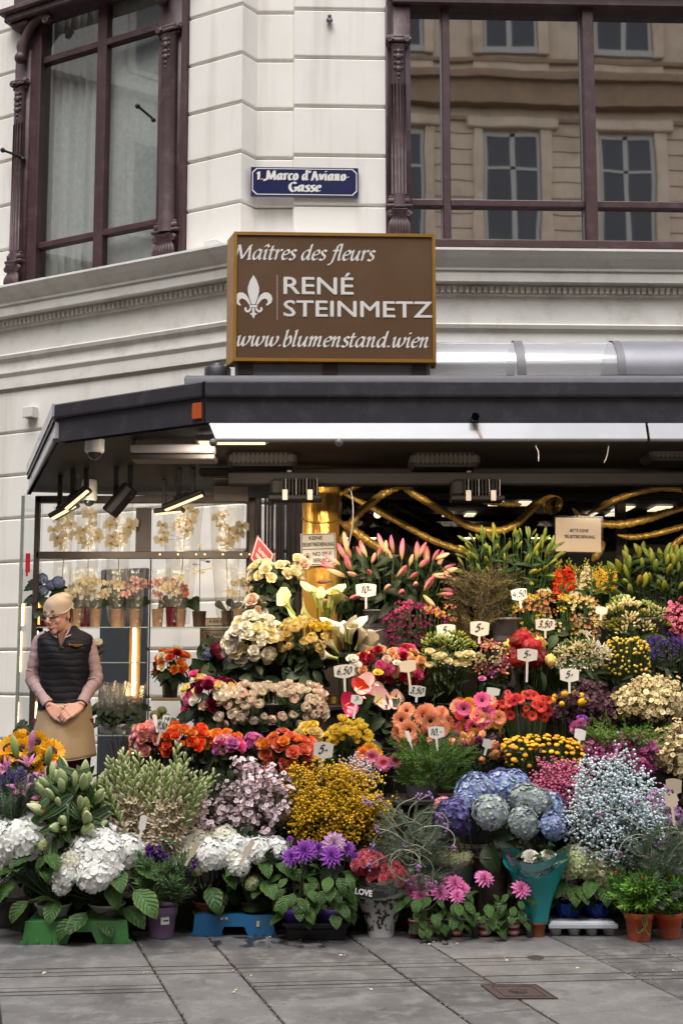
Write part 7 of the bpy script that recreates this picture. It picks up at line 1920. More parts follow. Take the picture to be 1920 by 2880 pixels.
for i in range(16):
 u, v = rng.choice(((395, 2410), (420, 2402), (450, 2400), (470, 2410), (385, 2425), (535, 2430), (530, 2465), (485, 2400)))
 p = at(u + rng.uniform(-14, 14), v + rng.uniform(-8, 16), t.location.y - .03 + rng.uniform(-.04, .06)) - t.location
 m = MB()
 for j in range(9): m.cr = rng.random(); m.ball(p + Vector((rng.gauss(0, .008), rng.gauss(0, .006), -.02 + j * .006)), .008, 5, 3, t=.4)
 m.tube([p, p * .8 + Vector((0, 0, -.04))], .002, 3); m.build('lavender_spike', PM['purple'], t)
# cream hydrangeas on the blue crate
tb, a, w, h = crate('blue_crate', 'blue plastic crate with two light stickers under the cream hydrangeas', 536, 778, 2574, 2633, M_BLUET, .42, rz=.0, cut=(.34, .39, .62, .67, .45))
for x0, x1, z0, z1 in ((.345, .38, .78, .90), (.40, .43, .78, .90), (.765, .80, .45, .72)):
 m = MB(); m.bbox(x0 * w, x1 * w, -.004, -.0008, z0 * h, z1 * h, .001); m.build('sticker', M_PAPER, tb, smooth=False)
yb, zb_ = a.y, h
for pu, lab, hs, lv, bx, sd in (
(584, 'cream hydrangea in a terracotta pot at the left end of the blue crate', [(517, 2392, CR, .18, -.02), (558, 2372, CR, .18, .04), (590, 2402, SN, .18, -.10), (642, 2366, CR, .20, .0), (612, 2376, CR, .17, .0), (508, 2434, SN, .10, -.08), (550, 2440, GH, .09, -.12), (532, 2412, CR, .16, -.06), (635, 2400, SN, .17, -.08), (660, 2410, CR, .14, -.09)], [(585, 2490, -.12, .2, .4, .17), (540, 2460, -.1, -.7, .5, .14), (625, 2450, -.1, .5, .6, .13), (600, 2515, -.05, .2, .3, .15)], (505, 650, 2480, 2560), 21),
(716, 'cream hydrangea in a terracotta pot at the right end of the blue crate', [(672, 2386, SN, .18, -.05), (695, 2376, CR, .16, .03), (672, 2434, SN, .12, -.12), (727, 2390, SN, .15, -.08), (772, 2388, SN, .15, -.03), (705, 2484, GH, .085, -.1), (695, 2470, GH, .07, -.08), (745, 2375, CR, .12, .08)], [(770, 2425, -.1, .8, .8, .16), (738, 2470, -.12, .3, .4, .16), (800, 2440, -.05, .9, .6, .14), (690, 2420, -.1, -.5, .7, .14), (735, 2420, -.1, .2, .8, .13)], (660, 800, 2470, 2550), 22)):
 hyd_plant('potted_hydrangea', lab, pu, yb + .12, zb_, .072, .042, M_TERRA, hs, lv, sd, nrand=15, box=bx, lsize=.11)
# purple dahlias
def dahlia_pots(label_fn, pots, Y, zb, r, h, mat, fl, box, nleaf, seed, group, lsize=.11, pots_extra=None, size=.09, lm='hyd'):
 rng = random.Random(seed); out = []
 LV = [frozen_mesh(f, 'dahlia_leaf', LM[lm]) for f in FZ['big']]
 for i, pu in enumerate(pots):
  x = at(pu, 2600, Y).x
  t = thing('potted_dahlia', label_fn[i], 'potted plant', (x, Y, zb), group); out.append((t, x))
  pot(t, 0, 0, 0, r, h, mat, .28)
 stems = {i: MB() for i in range(len(out))}
 for u, v, kind, s, dy in fl:
  p = at(u, v, Y + dy); i = min(range(len(out)), key=lambda k: abs(out[k][1] - p.x)); t, x = out[i]
  n = Vector(((p.x - x) * 2, -.8, .7 + rng.uniform(-.3, .2)))
  obj('flower_head', rng.choice(kind), t, Matrix.Translation(-t.location) @ basis(n, p, s, rng.uniform(0, 6)))
  l = p - t.location
  stems[i].tube([l, Vector((l.x * .6, l.y * .6 + .02, l.z * .6)), Vector((0, 0, h * .9))], .0035, 4, cap=False)
 for i, (t, x) in enumerate(out):
  stems[i].tube([(0, 0, h * .9), (.01, 0, h + .06)], .004, 5)
  stems[i].build('stems', M_STEM, t, kind='stuff')
  for k in range(nleaf // len(out)):
   f = rng.random(); a_ = rng.uniform(0, 6.283)
   top = at(box[0], box[2], Y).z - zb
   z = h * .8 + (top - h * .8) * f
   W = (at(box[1], box[3], Y).x - at(box[0], box[3], Y).x) / len(out) * .55
   p = Vector((math.cos(a_) * W * rng.uniform(.2, .8), math.sin(a_) * .10 - .03, z))
   n = Vector((math.cos(a_) * .6, math.sin(a_) * .5 - .5, .75)); outd = Vector((math.cos(a_), math.sin(a_) * .7 - .35, -.25 - .5 * rng.random() + .4 * f))
   obj('leaf', rng.choice(LV), t, basis(n, p, lsize * rng.uniform(.6, 1.15), 0, x=outd))
 return out
a = gat(890, 2648)
DP, DW = H('dahlia', 'dahpur'), H('dahliaw', 'dahwhite')
hpp = .085
tz = .045
t = thing('black_tray', 'black plastic tray with a sagging rim under the two violet pots', 'tray', (at(890, 2600, a.y).x, a.y, 0), 'trays under the plants')
m = MB(); wd = at(985, 2600, a.y).x - at(795, 2600, a.y).x
m.rows([[(x, y, z) for x, y, z in ((-wd / 2 * k, -.0 - d, zz), (wd / 2 * k, -.0 - d, zz), (wd / 2 * k, .26 + d, zz), (-wd / 2 * k, .26 + d, zz), (-wd / 2 * k, -d, zz))] for k, d, zz in ((.84, -.02, .0), (.88, -.01, tz), (.9, -.0, tz + .012), (1.0, .012, tz + .035), (1.01, .014, tz + .03))]); m.build('rim', M_BLACKT, t, smooth=False)
m = MB(); m.box(-wd * .43, wd * .43, .02, .25, tz - .004, tz); m.build('deck', M_BLACKT, t, smooth=False)
for x in (-wd * .25, wd * .25):
 m = MB(); m.lathe([(.04, 0), (.045, tz - .005)], 14, (x, .1, 0)); m.build('pot_cup', M_BLACKT, t)
dahlia_pots(['purple dahlia in the left violet pot on the black tray', 'purple and white tipped dahlia in the right violet pot with a sticker'], (834, 934), a.y + .08, tz, .070, hpp, M_PURPOT,
[(856, 2396, DP, .125, -.05), (820, 2412, DP, .105, 0), (932, 2410, DP, .12, -.08), (939, 2374, DW, .125, -.02), (896, 2388, DP, .08, .03), (977, 2388, DP, .085, .0), (870, 2375, DP, .06, .06), (1000, 2412, DP, .06, .0), (815, 2360, DP, .035, .05), (958, 2396, DP, .07, .02)], (790, 1000, 2430, 2590), 96, 31, 'purple dahlias in violet pots', lsize=.085)
# printed paper wrap with coral begonia
M_WRAP = plain('grey_print_paper', '#b3b3b1', .5, var=.06, scale=8)
M_WRAPK = plain('black_print', '#262a29', .5, var=.1)
def wrap(t, c, prof, mat, name, n=30, ey=.8, wob=.0, a0=0, a1=2 * math.pi, seed=0):
 m = MB(); rows = []; rng = random.Random(seed)
 for r, z, lean in prof:
  rows.append([(c[0] + r * math.cos(q) * (1 + wob * math.sin(q * 5 + z * 30)), c[1] + r * ey * math.sin(q) * (1 + wob * math.cos(q * 4 + z * 21)), c[2] + z + lean * math.cos(q * 2 + .6)) for q in [a0 + (a1 - a0) * i / n for i in range(n + 1)]])
 m.rows(rows); return m.build(name, mat, t)
a = gat(1072, 2640)
Yw = a.y + .06
t = thing('wrapped_begonia', 'coral begonia in grey paper printed with black leaves and the word LOVE', 'bouquet', (a.x, Yw, 0), 'wrapped pot plants at the front')
s = 1 / ppm(Yw)
zt = at(1070, 2505, Yw).z
PRF = [(.06, 0.0, 0), (.062, .04, 0), (.082, .10, 0), (.108, .17, .002), (.135, zt, .02)]
wrap(t, (0, 0, 0), PRF, M_WRAP, 'paper_wrap', wob=.015)
def onwrap(q, z):
 for (r0, z0, _), (r1, z1, _) in zip(PRF, PRF[1:]):
  if z <= z1 or z1 == zt:
   f = (z - z0) / (z1 - z0); r = (r0 + (r1 - r0) * f) * 1.018 + .001
   return Vector((r * math.cos(q), r * .8 * math.sin(q), z))
m = MB(); rng = random.Random(4)
for i in range(46):
 q = -math.pi / 2 + rng.uniform(-1.25, 1.25); z = rng.uniform(.03, zt - .035)
 L = rng.uniform(.012, .026); an = rng.uniform(0, 6.28); k_ = rng.randrange(3)
 for b in range(3 if k_ == 0 else 1):
  an2 = an + b * 2.1; du = math.cos(an2); dz = math.sin(an2); w = .32 if k_ < 2 else .14
  cur = rng.uniform(-.8, .8) if k_ == 2 else 0
  rows = []
  for j in range(5):
   s_ = j / 4; ww = L * w * math.sin(math.pi * min(.97, s_ + .03)); cx, cz = L * (s_ * du - cur * s_ * s_ * dz), L * (s_ * dz + cur * s_ * s_ * du)
   rows.append([onwrap(q + (cx - dz * ww) / .09, z + cz + du * ww), onwrap(q + (cx + dz * ww) / .09, z + cz - du * ww)])
  m.rows(rows)
m.build('leaf_print', M_WRAPK, t, kind='stuff')
FLM = film('cellophane', .10, '#f4f4f2', .08, wave=.5, wscale=18)
wrap(t, (0, 0, 0), [(.135, zt, .02), (.143, zt + .05, .02), (.148, zt + .085, .03)], FLM, 'clear_film', wob=.04)
wrap(t, (0, 0, 0), [(.137, zt + .004, .02), (.142, zt + .036, .021)], M_WRAPK, 'black_band', n=10, a0=math.pi * 1.08, a1=math.pi * 1.62)
sans('text_line', "LOVE", M_SIGNW, facing((-.118, -.092, zt + .004), (.85, -.5, -.12), (0.02, 0, 1)), t, .036, width=.085, bold=.0012)
BG = H('begon', 'begonia')
for i, (u, v, sz) in enumerate(((1032, 2436, .15), (1060, 2446, .15), (1088, 2458, .15), (1114, 2474, .13), (1045, 2466, .13), (1020, 2456, .12), (1070, 2476, .13), (1098, 2486, .12))):
 p = at(u, v, Yw - .02 + .02 * (i % 3)) - t.location; obj('flower_head', BG[i % 3], t, basis((p.x * 3, -.5, .8), p, sz, i * 1.3))
m = MB(); L = []
for i in range(26):
 a_ = i * 2.4; p = Vector((.08 * math.cos(a_), .06 * math.sin(a_), zt + .0 + .05 * rng.random())); L.append((np.array(basis((math.cos(a_), math.sin(a_) - .3, .6), p, .07, a_)), rng.random()))
add_many(m, FZ['rose'][0], [x for x, _ in L], [x for _, x in L]); m.build('foliage', LM['dark'], t, kind='stuff')
# a second darker wrap just behind it
t = thing('wrapped_begonia', 'dark leaf printed paper wrap half hidden behind the LOVE one', 'bouquet', (at(1010, 2600, Yw + .2).x, Yw + .2, 0), 'wrapped pot plants at the front')
wrap(t, (0, 0, 0), PRF, plain('dark_print_paper', '#4a4c4c', .5, var=.3, scale=30), 'paper_wrap', wob=.03)
wrap(t, (0, 0, 0), [(.118, zt, .018), (.132, zt + .09, .03)], FLM, 'clear_film', wob=.05)
for i in range(4): obj('flower_head', H('begon', 'red')[i % 3], t, basis((.2 * i - .3, -.5, .8), (-.06 + .04 * i, -.03, zt + .06), .1, i))
# pink dahlias in striped pots
a = gat(1320, 2645)
DK = H('dahliaw', 'dahpink')
M_STRIPE = NT('striped_pot'); k = M_STRIPE
zc_ = k.n('SeparateXYZ'); k.put(zc_.inputs[0], k.coord('Object'))
fr_ = k.math('FRACT', k.math('MULTIPLY', k.math('ADD', zc_.outputs[2], .004), 36.0))
p_ = k.n('BsdfPrincipled'); k.set(p_, Base_Color=k.mix(k.math('GREATER_THAN', fr_, .5), hx('#a8232a'), hx('#cfcac4')), Roughness=.4)
M_STRIPE = k.end(p_.outputs[0])
labs = ['pink dahlia in a striped pot at the far left of its tray', 'pink dahlia in the second striped pot from the left', 'pink dahlia in the middle striped pot', 'pink dahlia in the second striped pot from the right', 'pink dahlia in the striped pot beside the turquoise wrap']
Yd = a.y + .09
dahlia_pots(labs, (1170, 1203, 1281, 1361, 1441), Yd, .004, .038, at(1300, 2598, a.y).z, M_STRIPE,
[(1188, 2490, DK, .09, -.03), (1154, 2508, DK, .09, -.02), (1182, 2524, DK, .09, -.07), (1210, 2492, DK, .085, -.02), (1236, 2514, DK, .095, -.06), (1278, 2488, DK, .10, -.02), (1284, 2522, DK, .08, -.07), (1259, 2484, DK, .08, .01), (1361, 2474, DK, .095, -.04), (1464, 2502, DK, .10, -.08), (1300, 2502, DK, .08, -.03), (1170, 2480, DK, .08, .02), (1350, 2464, DK, .06, .0), (1150, 2490, DK, .08, .0)], (1130, 1495, 2500, 2625), 150, 33, 'pink dahlias in striped pots', lsize=.065)
t = thing('plant_tray', 'low black tray holding the striped pots of pink dahlias', 'tray', (at(1330, 2600, Yd).x, Yd, 0), 'trays under the plants')
wd = at(1490, 2600, Yd).x - at(1180, 2600, Yd).x
for y in (-.062, .05):
 m = MB(); m.bbox(-wd / 2, wd / 2, y, y + .012, .075, .087, .002); m.build('rail', M_BLACKT, t, smooth=False)
for x in (-wd / 2, wd / 2 - .012):
 m = MB(); m.bbox(x, x + .012, -.0495, .0495, .0745, .0865, .002); m.build('rail', M_BLACKT, t, smooth=False)
for x in [-wd * .5 + .012 + i * wd * .243 for i in range(5)]:
 m = MB(); m.bbox(x - .012, x + .012, -.05, .05, 0, .074, .002); m.build('divider', M_BLACKT, t, smooth=False)
# turquoise wrap
M_TURQ = plain('turquoise_paper', '#1f8f93', .35, var=.1, scale=6, bump=.35, bscale=14)
a = gat(1515, 2640); Yt = a.y + .05
t = thing('wrapped_plant', 'white flowered plant in a turquoise paper sleeve standing on a terracotta pot', 'bouquet', (a.x, Yt, 0), 'wrapped pot plants at the front')
hp = at(1515, 2592, Yt).z
pot(t, 0, 0, 0, .042, hp, M_TERRA, .2, soil=False)
z1 = at(1500, 2520, Yt).z; z2 = at(1500, 2455, Yt).z; z3 = at(1500, 2395, Yt).z
wrap(t, (0, 0, 0), [(.046, hp - .01, 0), (.052, hp + .03, 0), (.08, z1, .006), (.128, z2, .03), (.152, z2 + .03, .04)], M_TURQ, 'lower_sleeve', wob=.05, ey=.7)
wrap(t, (0, .0, 0), [(.125, z2 + .005, .03), (.155, z3 - .03, .04), (.172, z3 + .02, .045)], FLM, 'clear_film', wob=.06, ey=.7)
wrap(t, (0, .01, 0), [(.148, z2 + .05, .03), (.164, z3 - .004, .035)], M_TURQ, 'upper_band', wob=.04, ey=.74)
for i, (u, v, sz) in enumerate(((1490, 2416, .08), (1540, 2420, .09))):
 p = at(u, v, Yt - .04 + .02 * (i % 2)) - t.location; obj('flower_head', H('carn', 'white')[i % 3], t, basis((p.x * 3, -.5, .8), p, sz, i * 1.3))
m = MB(); L = []
for i in range(40):
 a_ = i * 2.4; p = Vector((.06 * math.cos(a_), .03 * math.sin(a_), z2 + .05 + .08 * rng.random())); L.append((np.array(basis((math.cos(a_), math.sin(a_) * .4, 1.4), p, .06, a_)), rng.random()))
add_many(m, FZ['rose'][1], [x for x, _ in L], [x for _, x in L]); m.build('foliage', LM['mid'], t, kind='stuff')
# dark green paper cone behind the dahlias
Yc = 5.92
a = at(1278, 2600, Yc)
t = thing('wrapped_plant', 'empty looking dark green paper sleeve left of the brown pot', 'bouquet', (a.x, Yc, 0), 'wrapped pot plants at the front')
zt = at(1278, 2430, Yc).z
wrap(t, (0, 0, 0), [(.05, 0, 0), (.06, .1, 0), (.09, zt * .7, .01), (.105, zt, .05)], plain('dark_green_paper', '#33413a', .3, var=.12, scale=5, bump=.2, bscale=12), 'paper_sleeve', wob=.03)
wrap(t, (0, 0, 0), [(.105, zt, .05), (.12, zt + .08, .03)], FLM, 'clear_film', wob=.06)
for i in range(3): obj('flower_head', H('hyd', 'greenhyd')[i], t, basis((.3 * i - .3, -.5, .8), (-.05 + .05 * i, -.02, zt + .03), .1, i))
# hydrangeas in blue foil on the light grey tray
M_FOILB = foil_mat('blue_foil', '#1c3f9a', .3, 60, 1.0)
a = gat(1637, 2632)
tz = at(1637, 2590, a.y).z
t = thing('grey_tray', 'light grey plastic tray with round feet under the blue foil pots', 'tray', (a.x, a.y, 0), 'trays under the plants')
wd = at(1730, 2600, a.y).x - at(1546, 2600, a.y).x
m = MB(); m.bbox(-wd / 2, wd / 2, -.02, .24, tz - .018, tz, .008); m.build('deck', M_GREYT, t, smooth=False)
m = MB(); m.bbox(-wd / 2 - .008, wd / 2 + .008, -.03, -.0205, tz - .03, tz - .006, .004); m.build('rim', M_GREYT, t, smooth=False)
for x in (-wd * .4, -wd * .12, wd * .15, wd * .42):
 m = MB(); m.lathe([(.001, 0), (.024, 0), (.03, tz - .019)], 16, (x, .02, 0)); m.build('foot', M_GREYT, t)
for i, (u, lab, hs) in enumerate(((1596, 'cream hydrangea in clear film and blue foil at the left of the grey tray', [(1606, 2428, .15), (1630, 2415, .13), (1580, 2440, .1), (1645, 2440, .11)]), (1682, 'cream hydrangea in clear film and blue foil at the right of the grey tray', [(1682, 2428, .15), (1717, 2441, .15), (1752, 2453, .14), (1695, 2462, .13), (1660, 2440, .11), (1735, 2425, .11)]))):
 Yh = a.y + .1
 x = at(u, 2600, Yh).x
 q = thing('potted_hydrangea', lab, 'potted plant', (x, Yh, tz), 'potted hydrangeas at the front')
 zf_ = at(u, 2525, Yh).z - tz
 wrap(q, (0, 0, 0), [(.05, .0, 0), (.062, .02, .002), (.066, zf_ * .6, .004), (.075, zf_, .016)], M_FOILB, 'foil_pot', n=40, ey=.9, wob=.09)
 zt = at(u, 2405, Yh).z - tz
 wrap(q, (0, 0, 0), [(.06, zf_ * .8, .0), (.085, zf_ + .08, .004), (.13, zt, .02)], FLM, 'clear_film', n=30, ey=.8, wob=.06)
 for j, (uu, vv, s_) in enumerate(hs):
  p = at(uu, vv, Yh - .03 + .03 * (j % 3)) - q.location; obj('flower_head', H('hyd', 'greenhyd', 'creamhyd')[3 + j % 3 if j % 3 else 0], q, basis((p.x * 2, -.6, .8), p, s_ * 1.2, j))
 for j in range(14):
  a_ = j * 2.4; obj('leaf', frozen_mesh(FZ['big'][j % 3], 'hydrangea_leaf', LM['hyd']) if j < 3 and i == 0 else [m_ for m_ in bpy.data.meshes if m_.name.startswith('hydrangea_leaf')][j % 3], q, basis((math.cos(a_) * .4, -.5, .6), (.05 * math.cos(a_), .04 * math.sin(a_) - .02, zf_ + .02 + .08 * (j % 4) / 3), .11, 0, x=(math.cos(a_), math.sin(a_) * .6 - .3, -.1)))
 m = MB()
 for j in range(6): m.tube([(0, 0, zf_ * .5), (.02 * math.cos(j), .02 * math.sin(j), zt * .8)], .003, 4)
 m.build('stems', M_STEM, q, kind='stuff')
 for j, (uu, vv) in enumerate(((1690, 2430), (1692, 2457), (1740, 2405))[: 3 * i]):
  p = at(uu, vv, Yh - .115) - q.location; m = MB(); m.ball(p, .016, 14, 4, (1, .15, 1)); m.build('round_sticker', M_PAPER, q)
# orange pots with grassy succulents
rng = random.Random(77)
for i, (u, vb, lab) in enumerate(((1806, 2652, 'orange pot of bright green narrow leaved plant with trailing shoot, left of two'), (1890, 2645, 'orange pot of bright green narrow leaved plant with red buds, cut by the right edge'))):
 a = gat(u, vb); r = .066; Yo = a.y + r
 q = thing('potted_succulent', lab, 'potted plant', (at(u, vb, a.y).x, Yo, 0), 'orange pots at the right end')
 hp = at(u, 2572, a.y).z
 pot(q, 0, 0, 0, r, hp, M_ORPOT, .25)
 m = MB(); L = []
 for j in range(170):
  a_ = rng.uniform(0, 6.28); e = rng.uniform(.2, 1.5)
  p = Vector((math.cos(a_) * r * rng.random(), math.sin(a_) * r * rng.random(), hp + rng.uniform(0, .10)))
  L.append((np.array(basis((math.cos(a_) * .9, math.sin(a_) * .8 - .1, e), p, rng.uniform(.07, .13), a_)), rng.random()))
 add_many(m, FZ['tuft'][1], [x for x, _ in L], [x for _, x in L]); m.build('foliage', LM['succ'], q, kind='stuff')
 for j in range(9):
  a_ = rng.uniform(2.5, 6.5); p = Vector((math.cos(a_) * .14 * rng.uniform(.5, 1), math.sin(a_) * .1, hp + rng.uniform(.03, .2)))
  obj('red_bud', H('bud', 'redor')[j % 3], q, basis((math.cos(a_), -.5, .6), p, .022, j))
 if i == 0:
  for k_ in range(3):
   m = MB(); m.tube(smooth_path([(.0, -r * .9, hp), (.01 * k_, -r * 1.1, hp * .7), (.02 - .02 * k_, -r * 1.12, hp * .35), (.03 - .03 * k_, -r * 1.2, .03 + .02 * k_)], 4), .003, 4); m.build('trailing_shoot', LM['bright'], q)
t = thing('clear_tray', 'clear plastic tray round the orange pots at the right end', 'tray', (at(1860, 2620, 5.62).x, 5.72, 0), 'trays under the plants')
m = MB(); m.rows([[(-.22, -.10, z), (.35, -.10, z), (.35, .12, z), (-.22, .12, z), (-.22, -.10, z)] for z in (.0, .06, .072)]); m.build('rim', M_CLEART, t, smooth=False)
# extra leafy plants that close the gaps low in the middle
bunch('foliage_plant', 'dark leaved plant under the waxflower behind the cream hydrangeas', (600, 830, 2330, 2420), 5.98, 0, [], .05, leaf='big', nleaf=60, lsize=.12, lmat='deep', vbot=2560, stems=False, bz=0.0, leaf_heads=.5, cat='plant', group='foliage plants')
bunch('foliage_plant', 'dark leaved plant in shadow under the golden gypsophila', (830, 1060, 2370, 2440), 6.0, 0, [], .05, leaf='big', nleaf=60, lsize=.12, lmat='deep', vbot=2600, stems=False, bz=0.0, leaf_heads=.5, cat='plant', group='foliage plants')
bunch('foliage_plant', 'dark leaved plant under the ice blue gypsophila at the right', (1590, 1900, 2390, 2450), 6.0, 0, [], .05, leaf='big', nleaf=70, lsize=.12, lmat='deep', vbot=2600, stems=False, bz=0.0, leaf_heads=.5, cat='plant', group='foliage plants')
bunch('foliage_plant', 'dark leaved plant in shadow behind the green crate', (-20, 420, 2330, 2450), 6.02, 0, [], .05, leaf='big', nleaf=90, lsize=.14, lmat='deep', vbot=2620, stems=False, bz=0.0, leaf_heads=.5, cat='plant', group='foliage plants')
# ---- price tags
def price(u, v, w, h, text, Y, vs, label, lean=0.0, tilt=0.0, mat=None, du=0, turn=0.0):
 p = at(u, v, Y); s = (at(u + 10, v, Y).x - p.x) / 10
 W, Hh = w * s, h * s
 t = thing('price_tag', label, 'price tag', p, 'price tags on sticks')
 jr = random.Random(int(u * 3 + v)); t.rotation_euler = (lean + jr.uniform(-.25, .1), tilt + jr.uniform(-.05, .05), turn + jr.uniform(-.3, .3))
 m = MB()
 top = [(-W / 2 + W * k / 6, Hh * (.5 - .10 * (2 * k / 6 - 1) ** 2)) for k in range(7)]
 out = [(-W * .47, -Hh * .36), (-W * .12, -Hh * .5), (W * .12, -Hh * .5), (W * .47, -Hh * .36)] + top[::-1]
 m.poly([(x, -.0012, z) for x, z in out]); m.poly([(x, .0012, z) for x, z in out][::-1])
 for (x0, z0), (x1, z1) in zip(out, out[1:] + out[:1]): m.quad((x0, -.0012, z0), (x1, -.0012, z1), (x1, .0012, z1), (x0, .0012, z0))
 m.build('card', mat or M_PAPERW, t, smooth=False)
 zs = -(vs - v) * s
 m = MB(); m.box(-.006, .006, -.001, .0012, min(zs, -Hh * .6), -Hh * .45); m.build('stick', mat or M_PAPERW, t, smooth=False)
 if text:
  m = MB(); wd = min(W * .84, text_width(text, .08) * Hh * .42)
  pen(m, text, (-wd / 2, -.002, -Hh * .2), (1, 0, 0), (0, 0, 1), Hh * .42, nib=.13, ang=50, thin=.12, slant=.25, width=wd, track=.08)
  m.build('price_lettering', M_INK, t, smooth=False)
price(1029, 1660, 60, 38, '10-', R5 - .28, 1712, 'price tag reading 10- in front of the grey ribbed bucket', tilt=.03)
price(1459, 1672, 44, 34, '4,50', R4 - .25, 1712, 'tilted price tag reading 4,50 above the peach alstroemeria', tilt=-.12)
price(1532, 1757, 58, 34, '3,50', R4 - .28, 1795, 'price tag reading 3,50 over the cockscombs')
price(1254, 1775, 54, 40, '5-', R3 + .0, 1800, 'price tag reading 5- standing behind the creamy lisianthus', tilt=.0)
price(1348, 1768, 54, 42, '5-', R3 + .0, 1810, 'leaning price tag reading 5- behind the pink lisianthus', tilt=.1)
price(1482, 1842, 58, 36, '5-', R3 - .3, 1918, 'price tag reading 5- on a long stick before the cockscombs')
price(1600, 1899, 54, 38, '5-', R3 - .3, 1950, 'price tag reading 5- before the white starry clusters')
price(968, 1888, 62, 38, '6,50', R3 - .26, 1950, 'price tag reading 6,50 beside the carnations', tilt=-.02)
price(1146, 1874, 48, 34, '', R3 - .29, 1935, 'tan price tag with illegible scrawl below the carnations', tilt=-.15, mat=M_PAPER)
price(1172, 1944, 48, 32, '3,50', R2 - .3, 1975, 'price tag reading 3,50 over the salmon gerberas', tilt=.05)
price(1003, 1968, 34, 26, '7-', R2 - .32, 2022, 'small price tag reading 7- before the red anthurium', tilt=.18)
price(1226, 2060, 46, 34, '10,-', R1 - .25, 2112, 'price tag reading 10,- over the spiky grass', tilt=-.08)
price(909, 2110, 56, 46, '5-', R0 - .12, 2196, 'large price tag reading 5- above the golden gypsophila', tilt=.12)
price(1148, 2072, 18, 34, '', R1 - .25, 2115, 'blank price tag seen edgeways left of the tag reading 10,-', tilt=-.2, turn=.9)
price(456, 2042, 34, 34, '9,50', R1 - .2, 2095, 'price tag reading 9,50 over the pale pink roses', tilt=.25)
price(437, 2026, 16, 34, '', R1 - .05, 2060, 'narrow blank tag left behind the tag reading 9,50', tilt=-.1, turn=.8)
price(468, 2026, 24, 30, '19', R1 - .06, 2060, 'rounded tag with the figures 19 right behind the tag reading 9,50', tilt=.1)
price(1370, 2092, 28, 26, '', R1 - .2, 2125, 'small white tag among the apricot plumes', tilt=.3, turn=.3)
price(1690, 1717, 34, 22, '', R4 - .2, 1745, 'small half hidden tag in the yellow alstroemeria', tilt=.15)
price(1630, 2066, 34, 32, '', R1 - .1, 2095, 'torn white tag below the single purple carnations', tilt=.25)
price(1386, 1945, 38, 22, '', R2 - .2, 1970, 'white tag half hidden by the yellow gerberas', tilt=.1)
price(402, 2315, 20, 44, '', 5.72, 2370, 'blank white tag stuck among the tuberose stems', tilt=.12)
price(546, 2390, 16, 52, '', 5.58, 2440, 'slanted beige plant label left on the blue crate hydrangeas', tilt=.5, mat=M_PAPER)
price(700, 2386, 16, 52, '', 5.58, 2440, 'slanted beige plant label right on the blue crate hydrangeas', tilt=.5, mat=M_PAPER)
price(1893, 2212, 44, 44, '', 5.85, 2300, 'upper blank grey tag of the cluster at the right edge', mat=M_PAPER, tilt=.05)
price(1886, 2250, 38, 40, '', 5.8, 2320, 'lower blank beige tag of the cluster at the right edge', mat=M_PAPER, tilt=-.08)
# ---- utility cover and litter on the pavement
q = [gat(1350, 2773), gat(1508, 2773), gat(1568, 2812), gat(1402, 2812)]
t = thing('utility_cover', 'rusty brown square metal cover set in the paving', 'cover', q[3])
M_RUSTC = plain('rusty_cover', '#473a37', .7, metal=.2, var=.2, scale=20, bump=.5, bscale=120, dirt='#5e4a42', dirt_amt=.5)
c = sum((Vector(x) for x in q), Vector()) / 4
rel = [Vector(x) - t.location for x in q]; cc = c - t.location
lp = lambda k, z: [cc + (r - cc) * k + Vector((0, 0, z)) for r in rel]
m = MB()
loops_ = [lp(1.0, .001), lp(1.0, .007), lp(.93, .008), lp(.92, .005), lp(.72, .005), lp(.715, .0075), lp(.70, .0075), lp(.695, .005)]
for A_, B_ in zip(loops_, loops_[1:]):
 for i in range(4): j = (i + 1) % 4; m.quad(A_[i], A_[j], B_[j], B_[i])
m.poly(loops_[-1]); m.build('plate', M_RUSTC, t, smooth=False)
ex, ey = (rel[1] - rel[0]) * .5, (rel[0] - rel[3]) * .5
m = MB(); m.rows([[cc + ex * math.cos(a_) * k + ey * math.sin(a_) * k + Vector((0, 0, z)) for a_ in [i * math.pi / 14 for i in range(29)]] for k, z in ((.34, .0052), (.33, .0085), (.29, .0085), (.28, .0052))]); m.build('emblem_ring', M_RUSTC, t, smooth=False)
m = MB()
for a_ in range(6): d = ex * math.cos(a_ * .5236) + ey * math.sin(a_ * .5236); m.tube([cc - d * .24 + Vector((0, 0, .006)), cc + d * .24 + Vector((0, 0, .006))], .004, 4)
m.build('emblem', M_RUSTC, t)
k = NT('wet_stone'); p_ = k.n('BsdfPrincipled'); k.set(p_, Base_Color=hx('#2c2a2a'), Roughness=.15); tr = k.n('BsdfTransparent'); mx = k.n('MixShader')
k.put(mx.inputs[0], k.ramp(k.noise(7, 5.0, rough=.65), [(.50, (0, 0, 0, 1)), (.56, (.8,) * 3 + (1,))])); k.t.links.new(tr.outputs[0], mx.inputs[1]); k.t.links.new(p_.outputs[0], mx.inputs[2]); M_WET = k.end(mx.outputs[0])
m = MB()
for u0, u1, v0, v1 in ((600, 940, 2636, 2666), (1180, 1260, 2640, 2660), (960, 1000, 2690, 2696)):
 c = [gat(u0, v1), gat(u1, v1), gat(u1, v0), gat(u0, v0)]; m.poly([(q.x, q.y, .0045) for q in c])
o = m.build('wet_patch', M_WET, smooth=False, kind='stuff'); tag(o, 'dark wet patches on the paving before the trays', 'water')
rng = random.Random(12); m = MB(); m2 = MB()
A_ = Vector((-.302, 1.0)).normalized()
